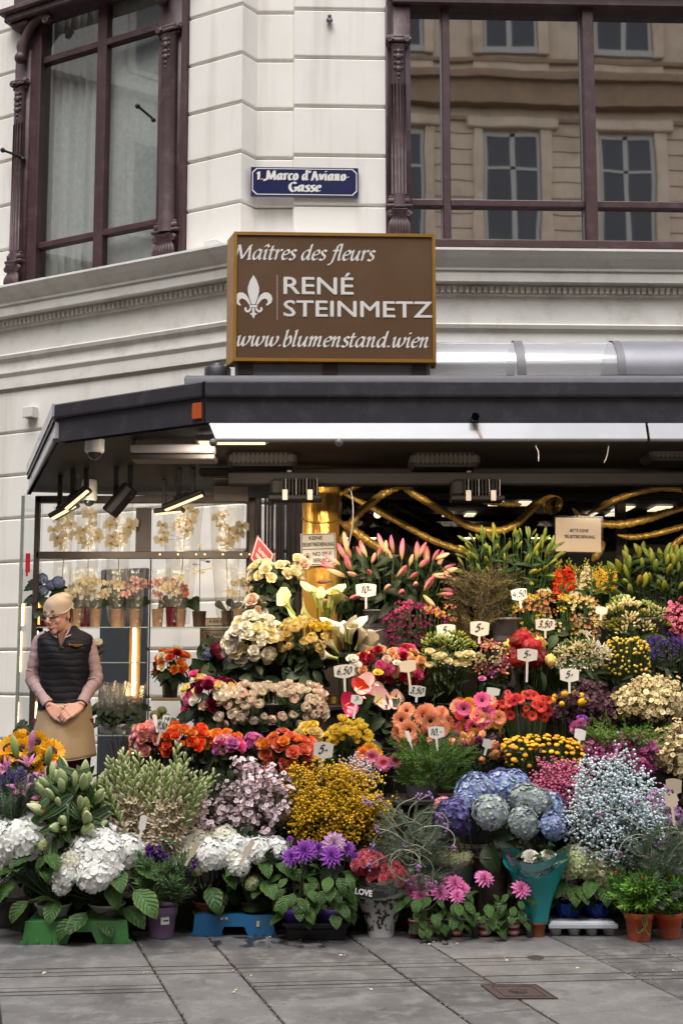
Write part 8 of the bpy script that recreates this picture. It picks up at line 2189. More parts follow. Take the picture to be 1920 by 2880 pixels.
for u, v in ((386, 2647), (582, 2635), (978, 2631), (1202, 2649), (1563, 2631), (1817, 2661)):
 p0 = gat(u, v)
 for i in range(70):
  f = rng.random() * 1.7; q = p0.xy - A_ * f + Vector((rng.gauss(0, .006), 0)); m.cr = rng.random(); s_ = rng.uniform(.0015, .0045)
  m.ball((q.x, q.y, .001), s_, 5, 3, (1, 1.4, .7))
o = m.build('joint_grit', plain('grit', '#8a7a68', .9, var=.4, scale=200), kind='stuff'); tag(o, 'small brown grit lying in the paving joints', 'grit')
rng = random.Random(3); m = MB()
for u, v in [(1290, 2655), (1200, 2648), (1215, 2655), (1240, 2645), (960, 2690), (975, 2682), (840, 2648), (760, 2640), (905, 2650), (1415, 2700), (1620, 2724), (1890, 2735), (120, 2742), (660, 2732), (700, 2750), (660, 2790), (1500, 2705), (410, 2735), (1035, 2782), (1385, 2655)]:
 for _ in range(2):
  p = gat(u + rng.uniform(-10, 10), v + rng.uniform(-4, 4)); m.cr = rng.random()
  a_ = rng.uniform(0, 6); s = rng.uniform(.005, .011)
  m.poly([(p.x + s * math.cos(a_ + b) * k, p.y + s * math.sin(a_ + b) * k, .004 + (.003 if b > 3 else 0)) for b, k in ((0, 1), (1.2, .6), (2.6, 1), (4.2, .5))], .6)
o = m.build('fallen_petals', PM['cream'], smooth=False, kind='stuff'); tag(o, 'scattered fallen petals and leaf bits on the paving', 'litter')
m = MB(); p = gat(1506, 2697); m.poly([(p.x + .035 * math.cos(b) * (1 + .2 * math.sin(3 * b)), p.y + .03 * math.sin(b), .005 + .004 * math.sin(b)) for b in [i * .63 for i in range(10)]]); o = m.build('dead_leaf', plain('dead_leaf_brown', '#2c2422', .6)); tag(o, 'single dark dead leaf lying on the paving', 'leaf')
# ------------------------------------------------------------------ the florist
YP = 8.14
def skin_mat(name, base, red):
 k = NT(name); n = k.noise(14, 4.0)
 c = k.ramp(n, [(.35, hx(base)), (.7, hx(red))])
 p = k.n('BsdfPrincipled'); k.set(p, Base_Color=c, Roughness=.5, Specular_IOR_Level=.4, Subsurface_Weight=.12, Subsurface_Radius=(.02, .008, .005), Subsurface_Scale=.3, Normal=k.bump(k.noise(220, 3.0), .1, .002))
 return k.end(p.outputs[0])
M_SKIN = skin_mat('skin', '#c79c88', '#bd8877')
def cloth(name, col, bs=200, wr=.25, rough=.9, var=.1, ws=9):
 k = NT(name); c = hx(col)
 n = k.noise(ws, 4.0)
 p = k.n('BsdfPrincipled')
 h = k.math('ADD', k.math('MULTIPLY', k.noise(bs, 2.0), .25), k.math('MULTIPLY', k.noise(ws * 1.6, 3.0, vec=k.scaled(k.coord('Object'), (1, 1, 2.2))), wr * 3))
 k.set(p, Base_Color=k.ramp(n, [(.3, tuple(x * (1 - var) for x in c[:3]) + (1,)), (.7, tuple(min(1, x * (1 + var)) for x in c[:3]) + (1,))]), Roughness=rough, Specular_IOR_Level=.2, Normal=k.bump(h, .35, .012))
 return k.end(p.outputs[0])
M_VEST = cloth('quilted_vest', '#16161c', rough=.6)
M_SHIRT = cloth('dusty_pink_shirt', '#a08788', wr=.4, ws=14)
M_APRON = cloth('linen_apron', '#a08a6c', wr=.15, ws=6)
M_TROUS = cloth('burgundy_trousers', '#4a1c33', wr=.3)
M_BEANIE = cloth('beige_beanie', '#b8a48e', bs=300, wr=.12)
per = thing('person', 'woman in beige beanie, glasses, dark quilted vest and linen apron, hands folded, looking down smiling', 'person', (at(180, 2000, YP).x, YP, 0))
T0P = Matrix.Translation(-Vector(per.location))
def loft(mb, rings, n=28):
 rows = []
 for c, rx, ry in rings: rows.append([(c[0] + rx * math.cos(q), c[1] + ry * math.sin(q), c[2]) for q in [2 * math.pi * i / n for i in range(n)]])
 K = mb.rows(rows, True); mb.f(*reversed(K[0])); mb.f(*K[-1])
def remeshed(mb, name, mat, voxel, it=3, fac=.5):
 me = mb.mesh('tmp', mat)
 o = bpy.data.objects.new('tmp', me); COL.objects.link(o)
 r = o.modifiers.new('r', 'REMESH'); r.mode = 'VOXEL'; r.voxel_size = voxel; r.use_smooth_shade = True
 s = o.modifiers.new('s', 'SMOOTH'); s.factor = fac; s.iterations = it
 dg = bpy.context.evaluated_depsgraph_get()
 m2 = bpy.data.meshes.new_from_object(o.evaluated_get(dg)); m2.name = name
 bpy.data.objects.remove(o)
 if not m2.materials: m2.materials.append(mat)
 m2.polygons.foreach_set('use_smooth', np.ones(len(m2.polygons), dtype=bool))
 return m2
px = per.location.x
A = lambda u, v, dy=0.0: at(u, v, YP + dy)
zsh = A(180, 1788).z
# head frame: turned to the left of the picture and bowed
HC = A(163, 1731, -.06)
HR = Matrix.Rotation(math.radians(-24), 4, 'Z') @ Matrix.Rotation(math.radians(12), 4, 'X') @ Matrix.Rotation(math.radians(-3), 4, 'Y')
HM_ = Matrix.Translation(HC) @ HR
hl = MB()
hl.ball((0, .014, .02), 1.0, 24, 16, (.072, .086, .088))
hl.ball((0, -.02, -.045), 1.0, 20, 12, (.060, .070, .062))
hl.ball((0, -.068, -.092), .024, 12, 8, (1.1, .9, .9))
for s in (-1, 1):
 hl.ball((s * .035, -.062, -.028), .025, 12, 8, (1, .8, .9))
 hl.ball((s * .031, -.076, .020), .015, 10, 6, (1.2, .7, .8))
 hl.ball((s * .030, -.080, .040), .014, 10, 6, (1.7, .6, .5))
 hl.ball((s * .073, .012, -.005), .024, 10, 8, (.35, .7, 1.2))
 hl.ball((s * .011, -.104, -.030), .0085, 8, 6)
hl.tube([(0, -.086, .032), (0, -.100, .005), (0, -.112, -.022), (0, -.104, -.034)], [.008, .009, .0125, .009], 10)
hl.tube([(-.028, -.077, -.060), (-.012, -.092, -.067), (0, -.095, -.066), (.012, -.092, -.067), (.028, -.077, -.060)], [.004, .0065, .007, .0065, .004], 8)
hl.tube([(-.022, -.080, -.068), (0, -.091, -.075), (.022, -.080, -.068)], [.004, .008, .004], 8)
body = MB()
body.add(hl.freeze(), HM_)
neck_b = Vector((px - .005, YP + .0, zsh - .02))
body.tube([neck_b, neck_b.lerp(HC, .5) + Vector((0, .015, 0)), HC + Vector((.01, .03, -.02))], [.062, .055, .055], 16)
loft(body, [((px, YP, z), rx, ry) for z, rx, ry in ((.80, .15, .11), (.95, .138, .10), (1.05, .132, .095), (1.2, .140, .10), (1.30, .14, .095), (1.36, .125, .08), (1.40, .10, .066), (zsh + .02, .06, .055))])
for s in (-1, 1): loft(body, [((px + s * .085, YP, z), r, r) for z, r in ((.05, .045), (.1, .042), (.28, .058), (.45, .055), (.6, .075), (.85, .088))], 18)
# arms: her right is on the left of the picture
arms = {}
for s, sh, el, wr in ((-1, (110, 1792), (93, 1910), (141, 1988)), (1, (249, 1792), (270, 1906), (228, 1984))):
 S, E_, W_ = A(*sh, .0), A(*el, -.0), A(*wr, -.15)
 arms[s] = (S, E_, W_)
 P_ = smooth_path([S, S.lerp(E_, .5), E_, E_.lerp(W_, .5), W_], 5)
 body.tube(P_, [.030 - .004 * i / (len(P_) - 1) for i in range(len(P_))], 14)
# hands: palm plus five fingers each, one hand laid over the other
def hand(s, wrist, knuck, thick_dir, curl_to, front):
 d = (knuck - wrist).normalized(); n = Vector(thick_dir).normalized()       # n: back of the hand, towards the viewer
 side = d.cross(n).normalized()
 L = (knuck - wrist).length
 m = MB()
 for k in range(-2, 3):
  o = side * k * .0145
  m.tube([wrist + o * .55, wrist.lerp(knuck, .5) + o * .95, knuck + o * 1.1], [.016, .0165, .012], 8)
 lens = (.062, .074, .070, .056)
 for i, l in enumerate(lens):
  b = knuck + side * (i - 1.5) * .0185
  c1 = (d + Vector(curl_to) * .35 - n * .1).normalized(); c2 = (d * .55 + Vector(curl_to) * .8 - n * .5).normalized(); c3 = (d * .25 + Vector(curl_to) * .8 - n * .8).normalized()
  p1 = b + c1 * l * .46; p2 = p1 + c2 * l * .32; p3 = p2 + c3 * l * .26
  m.tube([b - d * .012, b, p1, p2, p3], [.0095, .0095, .0085, .0078, .0062], 8); m.ball(p1, .0088, 8, 6); m.ball(b, .0105, 8, 6)
 tb = wrist.lerp(knuck, .35) + side * front * .028
 t1 = tb + (d * .7 + side * front * .55 + n * .2).normalized() * .034; t2 = t1 + (d * .9 + side * front * .1 + n * .1).normalized() * .028
 m.tube([wrist.lerp(knuck, .2), tb, t1, t2], [.012, .0125, .010, .0075], 8)
 return m
W1, W2 = arms[-1][2], arms[1][2]
h1 = hand(-1, W1, A(170, 2014, -.165), (0.1, -1, .25), (.6, .0, -.25), -1)
h2 = hand(1, W2, A(192, 2006, -.195), (-.1, -1, .3), (-.45, .05, -.55), 1)
body.add(h1.freeze(), Matrix.Identity(4)); body.add(h2.freeze(), Matrix.Identity(4))
me = remeshed(body, 'body', M_SKIN, .0042, 2, .4)
obj('body', me, per, T0P)
# face details
def headpart(name, m, mat): return obj(name, m.mesh(name, mat), per, T0P @ HM_)
m = MB(); m.tube([(-.027, -.082, -.0615), (-.012, -.0975, -.0685), (0, -.1, -.0675), (.012, -.0975, -.0685), (.027, -.082, -.0615)], [.0015, .0035, .004, .0035, .0015], 6)
m.tube([(-.019, -.086, -.0705), (0, -.098, -.077), (.019, -.086, -.0705)], [.002, .005, .002], 6); headpart('lips', m, skin_mat('lips', '#9c5550', '#8c4844'))
for s in (-1, 1):
 m = MB(); m.tube([(s * .015, -.0855, .014), (s * .024, -.0885, .0105), (s * .034, -.0865, .0105), (s * .044, -.079, .014)], [.0012, .002, .002, .0012], 5); headpart('eye', m, M_INK)
 m = MB(); m.tube([(s * .014, -.090, .041), (s * .030, -.091, .047), (s * .048, -.078, .042)], [.0018, .003, .0015], 5); headpart('eyebrow', m, plain('brow_brown', '#6a4a38', .8))
M_FRAME = plain('clear_spectacle_frame', '#7c726a', .2, coat=.5)
m = MB()
for s in (-1, 1):
 m.tube([(s * .034 + .027 * math.copysign(abs(math.cos(q)) ** .7, math.cos(q)), -.103 + .012 * (abs(math.cos(q)) if math.cos(q) * s > 0 else 0), .010 + .021 * math.copysign(abs(math.sin(q)) ** .7, math.sin(q))) for q in [i * 2 * math.pi / 20 for i in range(21)]], .0022, 6, cap=False)
 m.tube([(s * .060, -.092, .016), (s * .074, -.04, .014), (s * .078, .01, .008)], .0022, 5)
m.tube([(-.009, -.103, .014), (0, -.107, .017), (.009, -.103, .014)], .002, 5)
gl = headpart('glasses', m, M_FRAME)
m = MB()
for s in (-1, 1): m.poly([(s * .034 + .026 * math.cos(q), -.1035, .010 + .020 * math.sin(q)) for q in [i * .5236 for i in range(12)]])
o = m.build('lens', film('spectacle_lens', .12, '#f4f4f4', .03), gl, smooth=False)
# beanie: ribbed rim and a slouched crown
m = MB(); rows = []
for j in range(13):
 s = j / 12
 z = .034 + .100 * math.sin(s * 1.57)
 r = math.cos(max(0, s - .25) / .75 * 1.53) ** .72 if s > .25 else 1.0 + .02 * math.sin(s * 12)
 off = Vector((.014 * s * s, .004 + .018 * s ** 2, 0))
 rows.append([(off.x + (.087 * r + (.004 + .006 * s) * math.sin(q * 5 + j * .9) * min(1, s * 2)) * math.cos(q), off.y + .014 + (.105 * r + .004 * math.sin(q * 3 + j)) * math.sin(q), z - .030 * math.sin(q) * -1 * (1 - s) * .9 + .004 * math.sin(q * 2 + s * 5)) for q in [2 * math.pi * i / 36 for i in range(36)]])
K = m.rows(rows, True); m.f(*K[-1])
m.tube([rows[0][i % 36] for i in range(37)], .0055, 6, cap=False)
headpart('beanie', m, M_BEANIE)
m = MB()
for i in range(14):
 a_ = .25 + i * .18; m.tube([(.078 * math.cos(a_), .03 + .07 * math.sin(a_), .03), (.07 * math.cos(a_), .03 + .075 * math.sin(a_), -.03 - .01 * (i % 3)), (.062 * math.cos(a_), .03 + .07 * math.sin(a_), -.06)], .008, 5)
headpart('hair', m, plain('hair_brown', '#6b5140', .6, var=.25, scale=40))
# vest: quilted shell with a V neck
m = MB(); n = 96; rows = []; zr = []
prof = [(.925, .168, .142), (1.00, .160, .136), (1.06, .154, .130), (1.14, .155, .130), (1.22, .163, .134), (1.29, .174, .132), (1.335, .183, .124), (1.37, .186, .108), (1.395, .170, .096), (1.415, .132, .086), (1.435, .086, .078), (1.455, .066, .068)]
Zs = [.925 + (1.455 - .925) * i / 120 for i in range(121)]
def pv(z):
 for (z0, a0, b0), (z1, a1, b1) in zip(prof, prof[1:]):
  if z <= z1 + 1e-6: f = (z - z0) / (z1 - z0); return a0 + (a1 - a0) * f, b0 + (b1 - b0) * f
for z in Zs:
 a_, b_ = pv(z); qd = .0035 * (1 - abs(math.sin((z - .985) * math.pi / .042)) ** .5 * 1.0) if z < 1.37 else 0
 row = []
 for i in range(n):
  q = 2 * math.pi * i / n
  k = abs(math.cos(q)) ** .85 * (1 if math.cos(q) > 0 else -1); l = abs(math.sin(q)) ** .85 * (1 if math.sin(q) > 0 else -1)
  row.append((px + (a_ - qd) * k + .004 * math.sin(z * 40 + q * 3), YP + (b_ - qd) * l - .004 + .003 * math.sin(z * 31 + q * 5), z + .004 * math.sin(q * 6 + z * 20)))
 rows.append(row)
K = [[m.v(p) for p in r] for r in rows]
for j in range(len(K) - 1):
 for i in range(n):
  ps = [rows[j][i], rows[j][(i + 1) % n], rows[j + 1][(i + 1) % n], rows[j + 1][i]]
  cx = sum(p[0] for p in ps) / 4 - px; cy = sum(p[1] for p in ps) / 4 - YP; cz = sum(p[2] for p in ps) / 4
  if cy < 0 and cz > 1.31 and abs(cx) < (cz - 1.31) * .36 + .004: continue
  m.f(K[j][i], K[j][(i + 1) % n], K[j + 1][(i + 1) % n], K[j + 1][i])
for s in (-1, 1): m.tube([(px + s * ((z - 1.31) * .37 + .004), YP - pv(z)[1] * (1 - .5 * (((z - 1.31) * .37) / pv(z)[0]) ** 2) - .005, z) for z in (1.308, 1.33, 1.36, 1.39, 1.41, 1.43, 1.445)], .0065, 8)
ve = obj('vest', m.mesh('vest', M_VEST), per, T0P)
so = ve.modifiers.new('thick', 'SOLIDIFY'); so.thickness = .006
m = MB(); z0 = A(190, 1815).z; x0 = A(194, 1815, -.14).x
yv = YP - .142
m.box(x0 + .012, x0 + .088, yv, yv + .02, z0 - .001, z0 + .006)
m.box(x0 + .03, x0 + .07, yv, yv + .02, z0 - .008, z0 - .004)
m.ball((x0 + .003, yv + .008, z0 + .003), .007, 8, 5, (.6, .5, 1.3))
obj('chest_emblem', m.mesh('chest_emblem', M_GOLDF, False), per, T0P)
# shirt: sleeves with cuffs and folds, collar and shirt front in the V
m = MB()
for s in (-1, 1):
 S, E_, W_ = arms[s]
 S2 = S + Vector((-s * .06, 0, -.012))
 pth = smooth_path([S2 + Vector((0, 0, .012)), S + Vector((-s * .008, 0, -.03)), S.lerp(E_, .45), E_, E_.lerp(W_, .45), E_.lerp(W_, .93)], 9)
 N_ = len(pth); rr = []
 for i in range(N_):
  f = i / (N_ - 1)
  r = .049 - .011 * f + .0025 * math.sin(i * 1.9 + s) * (1 if f > .3 else .3) + (.004 if abs(f - .62) < .06 else 0)
  if f > .88: r = .035 + .003 * (f > .9)
  rr.append(r)
 m.tube(pth, rr, 18, cap=False)
 for f0 in (.55, .62, .68, .74, .8):            # soft folds round the elbow and forearm
  i = int(f0 * (N_ - 1)); d = (pth[i + 1] - pth[i - 1]).normalized(); a_ = d.orthogonal().normalized(); b_ = d.cross(a_)
  m.tube([pth[i] + (a_ * math.cos(q) + b_ * math.sin(q)) * (rr[i] - .001) + d * .012 * math.sin(q * 1.3 + f0 * 20) for q in [k * .33 - 1 for k in range(12)]], [.001] + [.0042] * 10 + [.001], 5)
for s in (-1, 1):
 m.rows([[(px + s * .052 - .004, YP - .045, 1.452), (px + s * .045 - .004, YP - .078, 1.45)], [(px + s * .060 - .004, YP - .072, 1.425), (px + s * .038 - .004, YP - .10, 1.428)], [(px + s * .062 - .004, YP - .108, 1.392), (px + s * .022 - .004, YP - .122, 1.375)]])
obj('shirt', m.mesh('shirt', M_SHIRT), per, T0P)
# apron, trousers, shoes
m = MB(); rows = []
for j in range(16):
 f = j / 15; z = .96 - .345 * f
 row = []
 for i in range(33):
  q = math.pi + math.pi * (i / 32) * 1.24 - .38
  rx = .166 + .042 * f; ry = .138 + .045 * f + .006 * f * math.sin(q * 9 + 1)
  row.append((px + .005 + rx * math.cos(q), YP - .008 + ry * math.sin(q), z + .012 * f * math.cos(q * 2)))
 rows.append(row)
m.rows(rows); ap = obj('apron', m.mesh('apron', M_APRON), per, T0P)
so = ap.modifiers.new('thick', 'SOLIDIFY'); so.thickness = .004
m = MB(); m.tube([Vector(p) + Vector((0, -.003, 0)) for p in rows[-1]], .0035, 5)
obj('apron_hem', m.mesh('apron_hem', M_APRON), per, T0P)
m = MB()
loft(m, [((px, YP, z), rx, ry) for z, rx, ry in ((.78, .165, .125), (.88, .158, .122), (.98, .148, .115))], 26)
for s in (-1, 1): loft(m, [((px + s * .09, YP, z), r, r * 1.05) for z, r in ((.05, .075), (.2, .078), (.45, .082), (.65, .095), (.86, .105))], 18)
obj('trousers', m.mesh('trousers', M_TROUS), per, T0P)
for s in (-1, 1):
 m = MB(); m.ball((px + s * .09, YP - .06, .045), 1, 16, 10, (.045, .125, .045)); m.ball((px + s * .09, YP + .02, .06), .045, 12, 8); m.bbox(px + s * .09 - .044, px + s * .09 + .044, YP - .18, YP + .06, .0, .018, .006)
 obj('shoe', m.mesh('shoe', M_BLACKM), per, T0P)
# ------------------------------------------------------------------ plants in and beside the glass display case
M_KRAFT = plain('kraft_pot', '#a88468', .6, var=.25, scale=25)
M_REDPOT = plain('dark_red_pot', '#5e1022', .35, var=.1)
M_BROWNPOT = plain('brown_pot_glaze', '#4a372e', .45, var=.15)
FILM2 = film('clear_wrap', .05, '#fbfaf7', .2, wave=.5, wscale=14, haze=.03, hazecol='#efe6d6')
ORL = [frozen_mesh(p_leaf('obov', .17, .9, .3, 1, 5, stalk=0, seed=i).freeze(), 'orchid_leaf', LM['dark']) for i in range(2)]
def orchid(u, vpot, Y, fl, kind, label, potm, potw=34, poth=46, z=None, fs=.075, wrapw=None, vtop=None, leaves=3, group='potted orchids in the display case', bend=None):
 x = at(u, vpot, Y).x; z = ZSH if z is None else z
 rng = random.Random(int(u * 7 + vpot)); s = 1 / ppm(Y)
 t = thing('potted_orchid', label, 'potted plant', (x, Y, z), group)
 r, h = potw * s / 2, poth * s
 pot(t, 0, 0, 0, r, h, potm, .0, soil=False)
 P_ = [at(a, b, Y + rng.uniform(-.04, .04)) - t.location for a, b in fl]
 P_.sort(key=lambda p: p.z)
 top = P_[-1]
 m = MB()
 stem = smooth_path([Vector((0, 0, h * .8)), Vector((top.x * .25, .01, h + (top.z - h) * .45)), Vector((top.x * .6, .01, h + (top.z - h) * .85)), top + Vector((0, .012, 0))], 5)
 m.tube(stem, .0028, 5)
 for p in P_: m.tube([p, min(stem, key=lambda q: (q - p).length)], .0015, 3)
 m.build('stem', M_STEMB, t)
 for i, p in enumerate(P_):
  obj('flower', kind[i % len(kind)], t, basis((rng.uniform(-.6, .6), -1, rng.uniform(-.25, .25)), p, fs * rng.uniform(.8, 1.1), math.pi + rng.uniform(-.4, .4)))
 for i in range(leaves):
  a_ = rng.uniform(-.3, 3.5) + i * 2; o = Vector((math.cos(a_), math.sin(a_) * .6, .9))
  obj('leaf', ORL[i % 2], t, basis((math.cos(a_) * .3, -.9, .4), (0, 0, h * .9), .16, 0, x=o))
 if wrapw:
  zt = at(u, vtop, Y).z - z
  w = wrapw * s / 2
  wrap(t, (top.x * .3, 0, 0), [(r * 1.1, h * .2, 0), (r * 1.35, h * 1.1, .0), (w * .8, zt * .6, .004), (w, zt, .02)], FILM2, 'clear_wrap', n=14, ey=.7, wob=.08)
 return t
OW, OP, OC = H('orchid', 'orch'), H('orchid', 'orchp'), H('orchid', 'orchc')
def pts(cx, cy, w, h, n, seed):
 rng = random.Random(seed); return [(cx + w * (2 * i / (n - 1) - 1) * .5 + rng.uniform(-.15, .15) * w, cy + h * (rng.random() - .5)) for i in range(n)]
TALL = [(170, [(150, 1490), (165, 1462), (178, 1482), (190, 1455), (188, 1505), (160, 1515), (200, 1475), (172, 1530)], 'tall white orchid in clear film at the left end of the case', M_REDPOT, 60, 1425),
(245, [(228, 1515), (215, 1500), (255, 1450), (262, 1475), (272, 1500), (250, 1440), (240, 1525), (278, 1515), (235, 1492)], 'tall white orchid second from the left in the case', M_KRAFT, 74, 1415),
(335, [(310, 1478), (322, 1462), (318, 1510), (340, 1520), (352, 1500), (365, 1485), (372, 1470), (312, 1530)], 'tall white orchid just left of the dark case frame', M_KRAFT, 82, 1418),
(505, [(456, 1478), (460, 1500), (452, 1520), (530, 1430), (545, 1440), (515, 1460), (538, 1468), (505, 1482), (525, 1495)], 'tall two branched white orchid right of the dark case frame', M_BROWNPOT, 120, 1412),
(640, [(612, 1458), (628, 1448), (622, 1480), (645, 1490), (655, 1515), (625, 1520), (672, 1500), (680, 1480), (640, 1530)], 'tall white orchid rightmost in the case beside the red diamond sign', M_BROWNPOT, 100, 1418)]
for i, (u, fl, lab, pm, w, vt) in enumerate(TALL):
 orchid(u, 1745, 9.46, fl, OW, lab, pm, 40, 46, fs=.125, wrapw=w, vtop=vt)
SMALL = [(213, 'ow', M_KRAFT, 'low white orchid in a tan pot behind the beanie'), (240, 'ow', M_REDPOT, 'low white orchid in a dark red pot right of the beanie'), (268, 'ow', M_KRAFT, 'low white orchid in a tan pot right of the dark red one'), (325, 'ow', M_KRAFT, 'low white orchid in a tan pot under the brightest film'), (378, 'op', M_KRAFT, 'low blush orchid in a tan pot left of the case post'),
(443, 'op', M_KRAFT, 'low blush orchid in a tan pot right of the case post'), (482, 'ow', M_REDPOT, 'low orchid in a dark red pot beside the coral one'), (506, 'oc', M_KRAFT, 'low coral orchid in a tan pot'), (672, 'ow', M_KRAFT, 'low pale orchid rightmost on the shelf against the roses')]
for i, (u, k, pm, lab) in enumerate(SMALL):
 orchid(u, 1760, 9.30 + .04 * (i % 2), pts(u, 1652, 46, 50, 8, i + 5), dict(ow=OW, op=OP, oc=OC)[k], lab, pm, 36, 50 if pm is M_KRAFT else 56, fs=.08, wrapw=58, vtop=1600, leaves=4)
orchid(560, 1762, 9.34, [(548, 1588), (556, 1600), (545, 1612), (590, 1560), (585, 1580), (595, 1598), (570, 1610), (562, 1535), (575, 1570)], H('orchid', 'cream'), 'slender yellowish orchid in a square brown pot near the notice', M_BROWNPOT, 44, 44, fs=.045, leaves=5)
# blue hydrangea in a red pot
s9 = 1 / ppm(9.3)
p = at(128, 1762, 9.32)
t = thing('potted_hydrangea', 'dusky blue hydrangea in a dark red pot at the left end of the case', 'potted plant', (p.x, 9.32, ZSH), 'potted orchids in the display case')
pot(t, 0, 0, 0, 20 * s9, 50 * s9, M_REDPOT, .0, soil=False)
BLH = H('hyd', 'duskhyd', 'duskhyd')
for i, (u, v, s_) in enumerate(((118, 1628, .10), (165, 1638, .11), (122, 1662, .10), (145, 1645, .09))):
 q = at(u, v, 9.28) - t.location; obj('flower_head', BLH[3 + i % 3], t, basis((q.x * 3, -.8, .6), q, s_, i))
DL = frozen_mesh(FZ['big'][0], 'hydrangea_leaf', LM['deep'])
for i in range(16):
 a_ = i * 2.4; obj('leaf', DL, t, basis((math.cos(a_) * .4, -.7, .6), (.03 * math.cos(a_), .03 * math.sin(a_) - .03, 50 * s9 + .02 + .16 * (i % 5) / 4), .13, 0, x=(math.cos(a_), math.sin(a_) * .5 - .3, .2)))
# grey box of film wrapped plants on the lower glass shelf
p = at(275, 2066, 9.3); w = at(392, 2066, 9.3).x - p.x
t = thing('plant_box', 'grey six cup tray of leafy plants in clear film beside the woman', 'tray', (p.x, 9.3, ZLS), None)
m = MB(); m.bbox(0, w, 0, .18, .062, .072, .003); m.bbox(-.004, w + .004, -.006, .186, .05, .062, .003); m.build('rim', M_GREYT, t, smooth=False)
for i in range(3):
 m = MB(); m.lathe([(.001, 0), (.042, 0), (.05, .05)], 16, (w * (i + .5) / 3, .055, 0)); m.build('cup', M_GREYT, t)
m = MB(); m.bbox(w * .55, w * .9, -.008, -.0065, .048, .075, .0005); m.build('label_strip', M_PAPERW, t, smooth=False)
for i in range(4):
 x = w * (i + .4) / 4
 q = thing('wrapped_plant', ('leafy plant in flared clear film leftmost in the grey tray', 'leafy plant in flared clear film second in the grey tray', 'leafy plant in flared clear film third in the grey tray', 'leafy plant in flared clear film rightmost in the grey tray')[i], 'potted plant', (p.x + x, 9.36, ZLS + .07), 'film wrapped plants in the grey tray')
 m = MB(); L = []
 rng = random.Random(i)
 for j in range(22):
  a_ = rng.uniform(0, 6.28); L.append((np.array(basis((math.cos(a_) * .6, math.sin(a_) * .5 - .4, .8), (math.cos(a_) * .025, math.sin(a_) * .025, .02 + rng.random() * .12), .10, a_)), rng.random()))
 add_many(m, FZ['rose'][i % 3], [a for a, _ in L], [b for _, b in L]); m.build('foliage', LM['deep'], q, kind='stuff')
 wrap(q, (0, 0, 0), [(.04, 0, 0), (.05, .12, .003), (.085, .30, .02)], FILM2, 'clear_wrap', n=20, ey=.8, wob=.09)
# red and orange bouquet in a black bucket
bunch('bouquet', 'round orange and dark red bouquet in a black bucket on the wooden shelf', (428, 532, 1822, 1895), 9.36, 26, H('rose', 'orange', 'crimson', 'redor', 'orange', 'creamhyd'), .085, 'rose_head', cat='bouquet', leaf='rose', nleaf=60, lsize=.09, vbot=1915, bz=ZWS, group=None)
b_ = at(478, 1962, 9.36); bucket(b_.x, 9.36, ZWS, .068, .2, 'black tapered bucket holding the orange and red bouquet', M_BUCKETK)
# small flower in a vase behind the woman
bunch('bouquet', 'single white and purple flower in a slim vase behind the woman', (262, 290, 1795, 1825), 9.4, 3, H('gerbd', 'mauve', 'white'), .07, 'flower_head', cat='bouquet', leaf='strap', nleaf=14, lsize=.1, vbot=1860, bz=at(280, 1862, 9.4).z, group=None)
b_ = at(276, 1862, 9.4); bucket(b_.x, 9.4, b_.z, .03, .12, 'slim dark vase on the glass shelf behind the woman', M_BUCKETK, 'vase', None)
# purple and burgundy hydrangea plant left of the white roses
t = bunch('potted_hydrangea', 'dark leaved hydrangea with violet and burgundy heads left of the white roses', (552, 645, 1800, 1870), 7.75, 0, [], .1, 'flower_head', cat='potted plant', extra=[(582, 1838, 7.7, BLH[0], .10, (-.4, -.8, .5)), (612, 1822, 7.66, H('hyd', 'burg')[0], .10, (.2, -.8, .6)), (626, 1845, 7.64, H('hyd', 'burg')[1], .08, (.2, -.9, .3)), (600, 1808, 7.8, BLH[4], .08, (0, -.5, .8))], leaf='big', nleaf=36, lsize=.13, lmat='deep', vbot=1915, bz=.95, group=None)
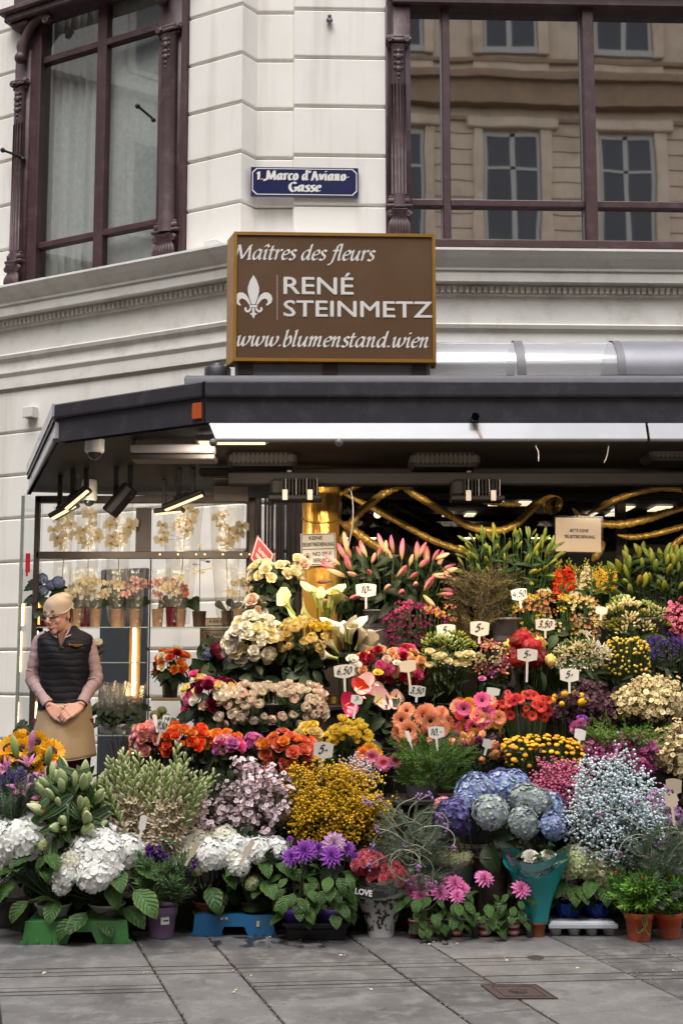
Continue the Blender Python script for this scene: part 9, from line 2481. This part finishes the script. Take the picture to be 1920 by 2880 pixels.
# cacti beside the roses
t = thing('cactus_pot', 'cluster of small round brownish cacti in front of the white wall', 'potted plant', (at(455, 2050, 7.6).x, 7.6, at(455, 2075, 7.6).z))
pot(t, 0, 0, -.06, .09, .08, M_BROWNPOT, .2)
M_CACT = plain('cactus_skin', '#5b5a3a', .9, var=.35, scale=60, bump=.6, bscale=150)
for i, (u, v, r) in enumerate(((437, 2012, .032), (455, 2000, .030), (468, 2018, .026), (448, 2030, .036), (485, 2030, .028), (470, 2044, .03), (500, 2040, .028), (515, 2046, .026))):
 q = at(u, v, 7.58 + .02 * (i % 2)) - t.location; m = MB()
 rows = []
 for j in range(9):
  th = math.pi * j / 8; rows.append([(q.x + r * math.sin(th) * math.cos(a_) * (1 + .06 * math.cos(a_ * 12)), q.y + r * math.sin(th) * math.sin(a_) * (1 + .06 * math.cos(a_ * 12)), q.z + r * math.cos(th)) for a_ in [i_ * 6.2832 / 24 for i_ in range(24)]])
 m.rows(rows, True); m.build('cactus', M_CACT, t)
# dried reed bundle under the tray
t = thing('reed_bundle', 'loose bundle of thin dried reeds standing under the grey tray', 'dried plant', (at(350, 2200, 8.9).x, 8.9, 0))
rng = random.Random(2)
for i in range(18):
 m = MB(); a_ = rng.uniform(-1, 1); m.tube([(a_ * .02, rng.uniform(-.02, .02), 0), (a_ * .05, rng.uniform(-.03, .03), .4), (a_ * .1 - .03, rng.uniform(-.05, .05), rng.uniform(.62, .72))], .003, 4); m.build('reed', M_STEMB, t)
# little pineapple like flower at the far left
t = thing('dried_flower', 'small golden spiky flower head at the far left behind the sunflowers', 'flowers', (at(60, 2100, 7.2).x, 7.2, at(60, 2110, 7.2).z - .2))
m = MB(); m.tube([(0, 0, -t.location.z), (0, 0, .2)], .004, 5); m.build('stem', M_STEM, t)
obj('flower_head', H('lump', 'gold')[0], t, basis((0, -.2, 1), at(62, 2068, 7.2) - t.location, .08))
for i in range(10):
 q = at(60, 2050, 7.2) - t.location; a_ = i * .63; obj('leaf', ORL[0], t, basis((math.cos(a_) * .5, -.6, .4), q, .07, 0, x=(math.cos(a_), .1, .5 + math.sin(a_))))
